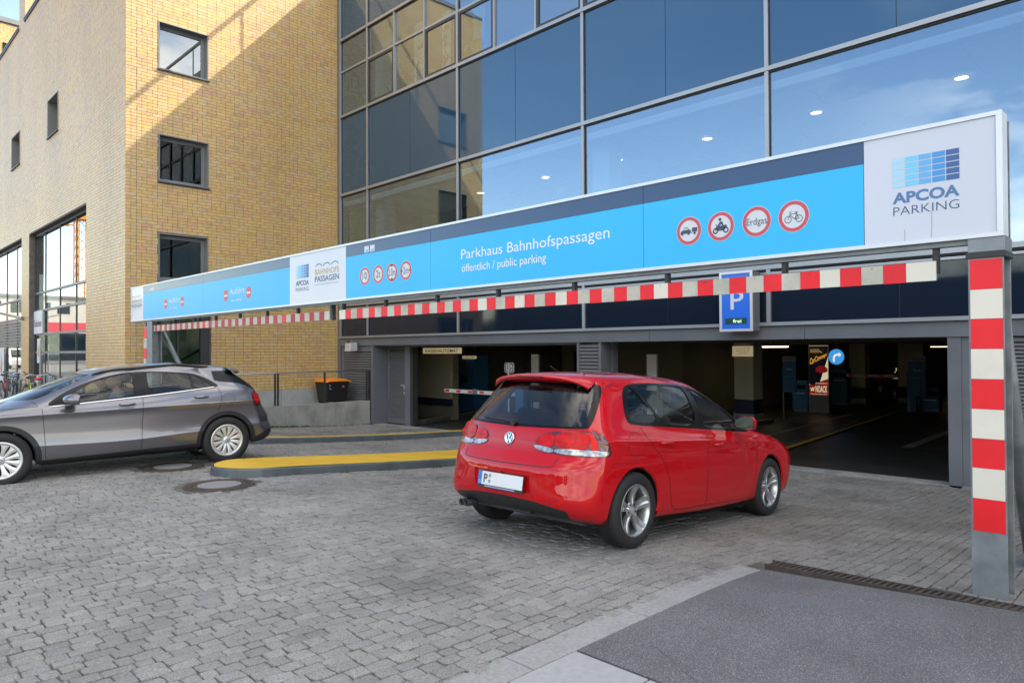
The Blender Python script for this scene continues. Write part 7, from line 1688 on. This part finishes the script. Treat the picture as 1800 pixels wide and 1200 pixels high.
# ------------------------------------------------------------------ people in the grey car
M['skin'] = mat('skin', (.48, .27, .19), .5, var=.08, vs=20); M['hair_br'] = mat('brown hair', (.05, .028, .015), .7, var=.3, vs=40); M['hair_gr'] = mat('greying hair', (.16, .14, .12), .7, var=.3, vs=40)
def person(loc, rz, label, top, hair, glasses, hands_to=None, hair_len=0):
    """seated figure; body = one skin surface, head with face, hair, clothes as children. Local: x forward, z up from the seat"""
    t = bpy.data.objects.new('person', None); COL.objects.link(t); t.location = loc; t.rotation_euler = (0, 0, rz); tag(t, label, 'person')
    P_ = {'pel': (0, 0, .08), 'bel': (-.05, 0, .24), 'che': (-.10, 0, .42), 'nb': (-.11, 0, .545), 'nt': (-.09, 0, .615), 'hd': (-.065, 0, .72)}
    rad = {'pel': (.15, .11), 'bel': (.145, .11), 'che': (.16, .11), 'nb': (.062, .055), 'nt': (.052, .052), 'hd': (.075, .09)}
    E = [('pel', 'bel'), ('bel', 'che'), ('che', 'nb'), ('nb', 'nt')]; del P_['hd']
    for s_, n_ in ((1, 'l'), (-1, 'r')):
        hand = hands_to[0 if s_ > 0 else 1] if hands_to else (.30, s_*.16, .12)
        sh = Vector((-.10, s_*.19, .485)); hv = Vector(hand); el = sh.lerp(hv, .48)+Vector((-.03, s_*.06, -.10))
        P_['s'+n_] = tuple(sh); P_['e'+n_] = tuple(el); P_['w'+n_] = tuple(hv); rad['s'+n_] = (.062, .058); rad['e'+n_] = (.045, .042); rad['w'+n_] = (.028, .024)
        E += [('che', 's'+n_), ('s'+n_, 'e'+n_), ('e'+n_, 'w'+n_)]
        P_['k'+n_] = (.43, s_*.12, .12); P_['h'+n_] = (.02, s_*.09, .08); P_['f'+n_] = (.60, s_*.12, -.22); rad['h'+n_] = (.09, .085); rad['k'+n_] = (.062, .06); rad['f'+n_] = (.042, .042)
        E += [('pel', 'h'+n_), ('h'+n_, 'k'+n_), ('k'+n_, 'f'+n_)]
    ks = list(P_); me = bpy.data.meshes.new('body'); me.from_pydata([P_[k] for k in ks], [(ks.index(a), ks.index(b)) for a, b in E], [])
    o = bpy.data.objects.new('body', me); COL.objects.link(o); o.parent = t; me.materials.append(top)
    sk = o.modifiers.new('skin', 'SKIN'); sk.use_smooth_shade = True
    for k, v in zip(ks, me.skin_vertices[0].data): v.radius = rad[k]
    me.skin_vertices[0].data[ks.index('pel')].use_root = True
    sb = o.modifiers.new('sub', 'SUBSURF'); sb.levels = sb.render_levels = 2
    # head: an egg with brow, nose, chin and ears
    V = []; n, m = 28, 20
    for i in range(m+1):
        ph = math.pi*i/m
        for k in range(n):
            th = 2*math.pi*k/n; x, y, z = math.sin(ph)*math.cos(th), math.sin(ph)*math.sin(th), math.cos(ph)
            w_ = 1-.16*max(0, -z)**1.4; px, py, pz = .098*x*w_, .076*y*w_, .122*z
            if x > 0:
                px += .026*math.exp(-(y/.20)**2-((z+.12)/.22)**2)       # nose
                px -= .010*math.exp(-((abs(y)-.36)/.16)**2-((z-.06)/.12)**2)  # eye sockets
                px += .008*math.exp(-(y/.5)**2-((z+.80)/.2)**2)          # chin
                px += .005*math.exp(-(y/.30)**2-((z+.46)/.07)**2)        # lips
            V.append((px-.055, py, pz+.725))
    mb = MB(); mb.smooth = True; mb.add(V, [(i*n+k, (i+1)*n+k, (i+1)*n+(k+1) % n, i*n+(k+1) % n) for i in range(m) for k in range(n)])
    mb.tube([(-.10, 0, .52), (-.085, 0, .60), (-.07, 0, .66)], [.058, .052, .052], 14)
    for s_ in (1, -1): ellip(mb, (-.062, s_*.077, .715), (.016, .008, .028), 10, 8)
    hd = mb.build('head', M['skin'], t, local=True)
    mb = MB(); mb.smooth = True; 
    V = []; n2, m2 = 26, 14; low = hair_len
    for i in range(m2+1):
        for k in range(n2):
            th = 2*math.pi*k/n2; back = (1-math.cos(th))/2; ph = (.36+.20*back+low*back)*math.pi*i/m2
            x, y, z = math.sin(ph)*math.cos(th), math.sin(ph)*math.sin(th), math.cos(ph); r_ = 1+.03*math.sin(7*th+i)
            V.append((-.060+.106*x*r_, .086*y*r_*(1+.15*low*max(0, -z)), .728+.132*z))
    mb.add(V, [(i*n2+k, (i+1)*n2+k, (i+1)*n2+(k+1) % n2, i*n2+(k+1) % n2) for i in range(m2) for k in range(n2)]); ho = mb.build('hair', hair, t, local=True); sm = ho.modifiers.new('s', 'SOLIDIFY'); sm.thickness = .012
    mb = MB()
    for s_ in (1, -1): ellip(mb, (.022, s_*.029, .732), (.010, .012, .008), 10, 8)
    mb.build('eyes', M['disc_white'], hd, local=True)
    mb = MB()
    for s_ in (1, -1): ellip(mb, (.0305, s_*.029, .732), (.003, .005, .005), 8, 6)
    mb.build('pupils', M['text_black'], hd, local=True)
    mb = MB(); mb.smooth = True; mb.tube([(.030, -.022, .668), (.040, 0, .670), (.030, .022, .668)], .004, 6); mb.build('mouth', mat('lips', (.35, .12, .10), .5), hd, local=True)
    if glasses:
        mb = MB()
        for s_ in (1, -1):
            mb.tube([(.044, s_*.030+.021*math.cos(a), .731+.016*math.sin(a)) for a in np.arange(0, 6.28, .5)], .0022, 5, closed=True); mb.tube([(.042, s_*.052, .734), (-.05, s_*.080, .730)], .002, 5)
        mb.tube([(.045, -.009, .734), (.045, .009, .734)], .002, 5); mb.build('glasses', M['gasket'], t, local=True)
    for s_, n_ in ((1, 'l'), (-1, 'r')):
        w_ = Vector(P_['w'+n_]); e_ = Vector(P_['e'+n_]); d = (w_-e_).normalized(); sd_ = d.cross(Vector((0, 0, 1))).normalized()*s_; up = sd_.cross(d)*s_
        mb = MB(); mb.smooth = True; pc = w_+d*.045
        mb.tube([w_-d*.02, w_+d*.02, pc, w_+d*.085], [.024, .030, .034, .028], 10)
        for q in range(4):
            b0 = w_+d*.08+sd_*(.024-.016*q); L = (.075, .082, .078, .062)[q]; mb.tube([b0-d*.02, b0+d*L*.4, b0+d*L*.65-Vector((0, 0, .022)), b0+d*L*.55-Vector((0, 0, .045))], [.009, .0085, .008, .007], 7)
        th_ = w_+d*.03+sd_*.026; mb.tube([th_-sd_*.01, th_+sd_*.018+d*.02, th_+sd_*.018+d*.045-Vector((0, 0, .012))], [.011, .010, .008], 7)
        mb.build('hand', M['skin'], t, local=True)
    mb = MB(); mb.smooth = True; mb.lathe([(.095, .50), (.085, .55), (.068, .575), (.062, .565)], 20, Matrix.Translation((-.105, 0, 0))); mb.build('collar', top, t, local=True)
    return t
from mathutils import Euler
gm = Matrix.Translation(grey.location) @ Euler(grey.rotation_euler).to_matrix().to_4x4()
def in_grey(v): return tuple(gm @ Vector(v))
sw = Vector((1.50+.36, .36, .99))
dr_loc = Vector((1.42, .36, .515))
person(in_grey(dr_loc), gh, 'driver in a light blue jacket with glasses, hands on the wheel, in the grey car', mat('blue grey jacket', (.16, .21, .26), .8, var=.15, vs=12), M['hair_gr'], True, hands_to=[tuple(sw-dr_loc+Vector((-.03, .17, -.02))), tuple(sw-dr_loc+Vector((-.03, -.17, .0)))])
person(in_grey((1.44, -.36, .51)), gh, 'brown haired passenger beside the driver in the grey car', mat('dark jumper', (.05, .045, .05), .9), M['hair_br'], False, hair_len=.22)
# ================================================================== BICYCLES by the shop front
def bicycle(loc, rz, label, frame_m, saddle_m=None, basket=False, cover=False, lean=.06):
    t = thing('bicycle', loc, label, 'bicycle', 'bicycles parked by the shop front', rz); t.rotation_euler = (lean, 0, rz)
    for k, x in enumerate((-.52, .52)):
        w = bpy.data.objects.new('wheel', None); COL.objects.link(w); w.parent = t; w.location = (x, 0, .345)
        mb = MB(); mb.smooth = True; mb.tube([(.335*math.cos(a), 0, .335*math.sin(a)) for a in np.linspace(0, 6.283, 37)[:-1]], .018, 6, closed=True); mb.build('tyre', M['rubber'], w, local=True)
        mb = MB(); mb.tube([(.312*math.cos(a), 0, .312*math.sin(a)) for a in np.linspace(0, 6.283, 29)[:-1]], .009, 5, closed=True)
        mb.build('rim', M['alloy'], w, local=True); mb = MB()
        for s_ in range(16): a = s_*6.283/16; mb.tube([(.02*math.cos(a+1), .015*(-1)**s_, .02*math.sin(a+1)), (.31*math.cos(a), 0, .31*math.sin(a))], .0014, 3)
        mb.tube([(0, -.05, 0), (0, .05, 0)], .018, 8); mb.build('spokes', M['alloy'], w, local=True)
        mb = MB(); mb.smooth = True; mb.tube([(.362*math.cos(a), 0, .362*math.sin(a)) for a in np.linspace(R(20), R(175 if k == 0 else 150), 14)], .012, 5); mb.build('mudguard', M['gasket'], w, local=True)
    bb_, st, hd_, hb = Vector((-.08, 0, .30)), Vector((-.22, 0, .78)), Vector((.36, 0, .88)), Vector((.40, 0, .66))
    mb = MB(); mb.tube([bb_, st], .017, 8); mb.tube([st.lerp(bb_, .1), hd_.lerp(hb, .3)], .016, 8); mb.tube([hb, bb_], .019, 8); mb.tube([hd_, hb], .02, 8)
    for y in (-.055, .055): mb.tube([bb_, (-.52, y, .345)], .009, 6); mb.tube([st.lerp(bb_, .12), (-.52, y, .345)], .008, 6); mb.tube([hb, (.44, y, .55), (.52, y, .345)], .011, 6)
    mb.build('frame', frame_m, t, local=True)
    mb = MB(); mb.tube([st, (-.25, 0, .90)], .013, 8); mb.build('seat_post', M['alloy'], t, local=True)
    mb = MB(); mb.smooth = True
    k = 1.25 if cover else 1.0
    ellip(mb, (-.28, 0, .925), (.13*k, .075*k, .032*k)); ellip(mb, (-.15, 0, .93), (.10*k, .025*k, .020*k)); mb.build('saddle', saddle_m or M['gasket'], t, local=True)
    mb = MB(); mb.tube([hd_, (.33, 0, .99)], .014, 8); mb.tube([(.20, -.29, 1.03), (.30, -.24, 1.05), (.36, -.10, 1.01), (.35, 0, 1.0), (.36, .10, 1.01), (.30, .24, 1.05), (.20, .29, 1.03)], .011, 7); mb.build('handlebar', M['alloy'], t, local=True)
    for y in (-.285, .285): MB().tube([(.16, y, 1.025), (.28, y*.87, 1.05)], .017, 8).build('grip', M['gasket'], t, local=True)
    mb = MB(); mb.lathe([(0, -.01), (.09, -.01), (.09, .01), (0, .01)], 20, Matrix.Translation((-.08, -.07, .30)) @ Matrix.Rotation(R(90), 4, 'X')); mb.beam((-.08, -.10, .30), (.03, -.10, .17), .02, .02); mb.beam((-.08, .10, .30), (-.19, .10, .43), .02, .02); mb.box(-.01, .07, -.16, -.09, .155, .175); mb.box(-.23, -.15, .09, .16, .425, .445); mb.build('crank_set', M['alloy'], t, local=True)
    mb = MB(); mb.beam((-.72, 0, .72), (-.28, 0, .73), .12, .012); mb.tube([(-.68, .05, .72), (-.52, .06, .36)], .006, 5); mb.tube([(-.68, -.05, .72), (-.52, -.06, .36)], .006, 5); mb.build('rack', M['black_steel'], t, local=True)
    MB().lathe([(0, 0), (.035, .0), (.045, .05), (0, .06)], 14, Matrix.Translation((.42, 0, .82)) @ Matrix.Rotation(R(90), 4, 'Y')).build('headlight', M['alloy'], t, local=True)
    if basket:
        mb = MB()
        for z in (.80, .88, .96, 1.02): mb.tube([(.44, -.16, z), (.74, -.16, z), (.74, .16, z), (.44, .16, z), (.44, -.16, z)], .004, 4)
        for a, b in [(.44+.06*i, s_*.16) for i in range(6) for s_ in (1, -1)]+[(.74, -.16+.064*i) for i in range(6)]: mb.tube([(a, b, .80), (a, b, 1.02)], .003, 4)
        mb.build('basket', M['black_steel'], t, local=True)
    return t
fr_k = mat('black bicycle frame', (.02, .02, .022), .3, coat=.6); fr_s = mat('silver bicycle frame', (.35, .36, .38), .3, metal=.6); fr_g = mat('green bicycle frame', (.35, .55, .05), .35, coat=.5); fr_r = mat('red bicycle frame', (.4, .03, .03), .35, coat=.5)
red_c = mat('red saddle cover', (.70, .02, .03), .5, var=.1, vs=9); or_c = mat('orange saddle cover', (.85, .20, .02), .5, var=.1, vs=9); bl_c = mat('blue saddle', (.05, .22, .55), .5)
for x, y, rz, lb, fm, sm_, bk, cv in (
  (-18.9, 4.35, R(172), 'black bicycle with orange saddle cover next to the grey car windscreen', fr_k, or_c, False, True),
  (-20.8, 4.6, R(176), 'black bicycle with wire basket by the brick corner', fr_k, None, True, False),
  (-22.9, 4.4, R(170), 'silver bicycle with red saddle cover at the left picture edge', fr_s, red_c, False, True),
  (-24.6, 4.7, R(8), 'bright green framed bicycle in front of the shop glass', fr_g, None, False, False),
  (-26.6, 4.5, R(175), 'dark bicycle with blue saddle left of the green bicycle', fr_k, bl_c, True, False),
  (-28.6, 4.7, R(5), 'red framed bicycle farthest along the shop front', fr_r, None, False, False)):
    bicycle((x, y, gz(x, y)), rz, lb, fm, sm_, bk, cv)
for i, x in enumerate((-19.9, -21.9, -23.8, -25.6, -27.6)):
    t = thing('bicycle_stand', (x, 4.6, 0), 'galvanised hoop bicycle stand, %s along the shop front' % ['nearest the brick corner', 'second from the brick corner', 'middle one', 'second from the far end', 'farthest one'][i], 'bicycle stand', 'hoop stands for bicycles')
    MB().tube([(x-.35, 4.6, -.02), (x-.35, 4.6, .72), (x-.28, 4.6, .80), (x+.28, 4.6, .80), (x+.35, 4.6, .72), (x+.35, 4.6, -.02)], .024, 8).build('hoop', M['galv'], t)
    for q in (-.35, .35): B('foot_plate', M['galv'], t, x+q-.06, x+q+.06, 4.54, 4.66, .001, .008)

# ================================================================== CARS IN THE GARAGE
P_blk = mat('black car paint', (.010, .010, .012), .3, coat=1.0, coat_r=.02); P_bronze = mat('dark bronze paint', (.05, .042, .03), .3, metal=.5, coat=1.0, coat_r=.02)
def garage_car(src, old, new, loc, rz, label):
    o = copy_tree(src, None, loc, rz, label); o.rotation_euler = (0, 0, rz); o['group'] = 'dark cars parked in the garage'; o.name = 'parked_car'
    def rec(x):
        for c in x.children:
            if c.type == 'MESH' and len(c.material_slots) and c.material_slots[0].material == old: c.material_slots[0].link = 'OBJECT'; c.material_slots[0].material = new
            rec(c)
    rec(o); return o
garage_car(grey, P_grey, P_bronze, (-15.2, 22.5, GF), R(-62), 'dark bronze car parked in the garage right of the left barrier, nose towards the entrance')
garage_car(grey, P_grey, P_blk, (-13.0, 31.5, GF), R(-80), 'black car parked far back between the cream column and the ticket panel')
garage_car(red, P_red, P_blk, (-10.6, 31.5, GF), R(88), 'black hatchback seen from behind beyond the right barrier')

# ================================================================== ACROSS THE STREET (seen as reflections in the glass)
M['leafd'] = mat('tree leaf', (.045, .075, .02), .7, var=.4, vs=2); M['bark'] = mat('bark', (.06, .045, .035), .9, var=.3, vs=6)
def leaf_mesh(seed, n, rx, rz_):
    rg = np.random.default_rng(seed); V = []; 
    cl = rg.normal(0, 1, (26, 3)); cl /= np.linalg.norm(cl, axis=1)[:, None]; cl *= rg.uniform(.35, 1, (26, 1))**.6
    c = cl[rg.integers(0, 26, n)]*np.array([rx, rx, rz_])+rg.normal(0, .26, (n, 3))*np.array([rx, rx, rz_])*.8
    d1 = rg.normal(0, 1, (n, 3)); d1 /= np.linalg.norm(d1, axis=1)[:, None]; d2 = np.cross(d1, rg.normal(0, 1, (n, 3))); d2 /= np.linalg.norm(d2, axis=1)[:, None]; s = rg.uniform(.12, .24, (n, 1))
    V = np.stack([c-d1*s, c+d2*s*.6, c+d1*s, c-d2*s*.6], 1).reshape(-1, 3); F = np.arange(4*n).reshape(-1, 4)
    return fast_mesh('crown', V, F, [M['leafd']])
crowns = [leaf_mesh(k, 2600, 2.6, 2.2) for k in range(3)]
def tree(x, y, h, k, bare=False):
    t = thing('street_tree', (x, y, -.05), 'leafy street tree across the street, mirrored in the glass', 'tree', 'trees across the street')
    mb = MB(); mb.tube([(0, 0, -.1), (.05, .03, h*.3), (0, .1, h*.6), (.1, 0, h*.85)], [.2, .15, .11, .03], 8)
    r_ = random.Random(k)
    for q in range(7):
        a = r_.uniform(0, 6.28); z = h*r_.uniform(.35, .7); L = h*r_.uniform(.18, .3); p = Vector((L*math.cos(a), L*math.sin(a), z+L*.9)); mb.tube([(0, .06, z), p*.5+Vector((0, 0, z*.5+.1)), p], [.07, .045, .015], 6)
    mb.build('trunk', M['bark'], t, local=True)
    if not bare:
        o = bpy.data.objects.new('crown', crowns[k % 3]); COL.objects.link(o); o.parent = t; o.location = (0, 0, h*.66); s_ = h/7.0; o.scale = (s_, s_, s_)
    return t
k = 0
for x in np.arange(-92, 12, 6.5): tree(float(x)+1.5*math.sin(k*2.1), -43+2*math.cos(k*1.3), 7.0+1.2*math.sin(k*1.7), k); k += 1
def block(x0, x1, y0, y1, h, col, label, floors, horiz=True, band=None):
    t = thing('street_building', ((x0+x1)/2, (y0+y1)/2, 0), label, 'building', 'buildings across the street'); B('wall', mat('far plaster', col, .85, var=.05, vs=.3), t, x0, x1, y0, y1, -.1, h); B('roof', M['frame'], t, x0-.3, x1+.3, y0-.3, y1+.3, h+.001, h+.4)
    if band: B('band', mat('band colour', band, .5), t, x0-.06, x1+.06, y1+.001, y1+.05, h*.62, h*.74)
    me = None
    fh = h/floors
    for f in range(floors):
        if horiz:
            for x in np.arange(x0+1.2, x1-1.4, 3.2):
                if me is None: o = MB().box(0, 1.5, 0, .05, 0, fh*.5).build('window', M['spandrel_low'], t, local=True); me = o
                else: o = me.copy(); COL.objects.link(o)
                o.location = (x-(x0+x1)/2, y1+.001-(y0+y1)/2, f*fh+fh*.3)
        else:
            for y in np.arange(y0+1.2, y1-1.4, 3.2):
                if me is None: o = MB().box(0, .05, 0, 1.5, 0, fh*.5).build('window', M['spandrel_low'], t, local=True); me = o
                else: o = me.copy(); COL.objects.link(o)
                o.location = (x1+.001-(x0+x1)/2, y-(y0+y1)/2, f*fh+fh*.3)
    return t
block(-80, -40, -75, -60, 8.5, (.20, .19, .18), 'low grey plaster building across the street behind the trees, left part', 3)
block(-38, 4, -78, -62, 7.5, (.24, .20, .16), 'low brown plaster building across the street behind the trees, right part', 2)
block(-150, -128, -48, 12, 10, (.60, .58, .52), 'pale long building at the far end of the street with a red band', 3, horiz=False)
t = thing('street_building', (-120, 0, 0), 'glazed pavilion with red roof band at the far end of the street', 'building'); B('wall', M['frame'], t, -121.5, -120, -30, 6, 0, 4.5); B('red_band', M['ring_red'], t, -120.0, -119.9, -30, 6, 4.6, 6.0); B('glass_front', M['spandrel_low'], t, -119.99, -119.95, -30, 6, .5, 4.4)
def van(x, y, rz, col, label):
    t = thing('delivery_van', (x, y, 0), label, 'van', 'vans parked down the street', rz); m = mat('van paint', col, .35, coat=.6)
    mb = MB(); mb.prism([(-2.6, -.95, .35), (2.5, -.95, .35), (2.6, -.95, .95), (2.05, -.95, 1.15), (1.35, -.95, 2.05), (-2.6, -.95, 2.15)], (0, 1.9, 0)); mb.build('body', m, t, local=True, bevel=.08)
    for y_ in (-.955, .955): MB().add([(1.95, y_, 1.15), (1.35, y_, 1.85), (.7, y_, 1.85), (.7, y_, 1.15)], [(0, 1, 2, 3)]).build('side_window', M['gloss_black'], t, local=True)
    MB().add([(2.10, -.8, 1.18), (2.10, .8, 1.18), (1.46, .75, 1.95), (1.46, -.75, 1.95)], [(0, 1, 2, 3)]).build('windscreen', M['gloss_black'], t, local=True)
    for wx_ in (-1.7, 1.65):
        for y_ in (-.86, .86): MB().lathe([(0, -.11), (.34, -.11), (.34, .11), (0, .11)], 20, Matrix.Translation((wx_, y_, .34)) @ Matrix.Rotation(R(90), 4, 'X')).build('wheel', M['rubber'], t, local=True)
van(-62, -6, R(8), (.75, .75, .73), 'white delivery van parked down the street, nearest one'); van(-74, -12, R(5), (.72, .72, .72), 'white delivery van parked down the street behind the first'); van(-90, -4, R(-4), (.6, .6, .62), 'pale grey delivery van far down the street'); van(-58, -20, R(90), (.5, .5, .52), 'silver van standing across the plaza')
B_ = thing('tower_crane', (-170, -30, 0), 'orange tower crane over the far roofs, mirrored in the shop glass', 'crane'); oc = mat('crane orange', (.70, .28, .04), .5)
def lattice(p0, p1, w, n, name):
    mb = MB(); p0, p1 = Vector(p0), Vector(p1); d = (p1-p0); L = d.length; d.normalize(); a = d.cross(Vector((0, 1, 0) if abs(d.z) > .5 else (0, 0, 1))).normalized(); b = d.cross(a)
    cs = [a*w/2+b*w/2, a*w/2-b*w/2, -a*w/2-b*w/2, -a*w/2+b*w/2]
    for c in cs: mb.tube([p0+c, p1+c], .14, 4)
    for i in range(n):
        for j in range(4): mb.tube([p0+d*L*i/n+cs[j], p0+d*L*(i+1)/n+cs[(j+1) % 4]], .07, 3)
    mb.build(name, oc, B_)
lattice((-170, -30, 0), (-170, -30, 30), 1.8, 16, 'mast'); lattice((-168, -28, 28.5), (-140, 18, 28.5), 1.4, 26, 'jib'); lattice((-172, -32, 28.5), (-178, -42, 28.5), 1.4, 6, 'counter_jib'); MB().box(-171.5, -168.5, -31.5, -28.5, 29.5, 32).build('cab', oc, B_)
# traffic sign and low kerb seen down the street
t = thing('no_parking_sign', (-44, -2, 0), 'round red and blue no parking sign on a pole, mirrored in the shop door', 'sign'); MB().tube([(-44, -2, -.05), (-44, -2, 2.6)], .03, 8).build('pole', M['galv'], t)
MB().lathe([(0, 0), (.30, 0), (.30, .02), (0, .02)], 28, Matrix.Translation((-43.96, -2, 2.35)) @ Matrix.Rotation(R(90), 4, 'Y')).build('red_disc', M['ring_red'], t); MB().lathe([(0, 0), (.22, 0), (.22, .006), (0, .006)], 28, Matrix.Translation((-43.938, -2, 2.35)) @ Matrix.Rotation(R(90), 4, 'Y')).build('blue_disc', M['plate_blue'], t)
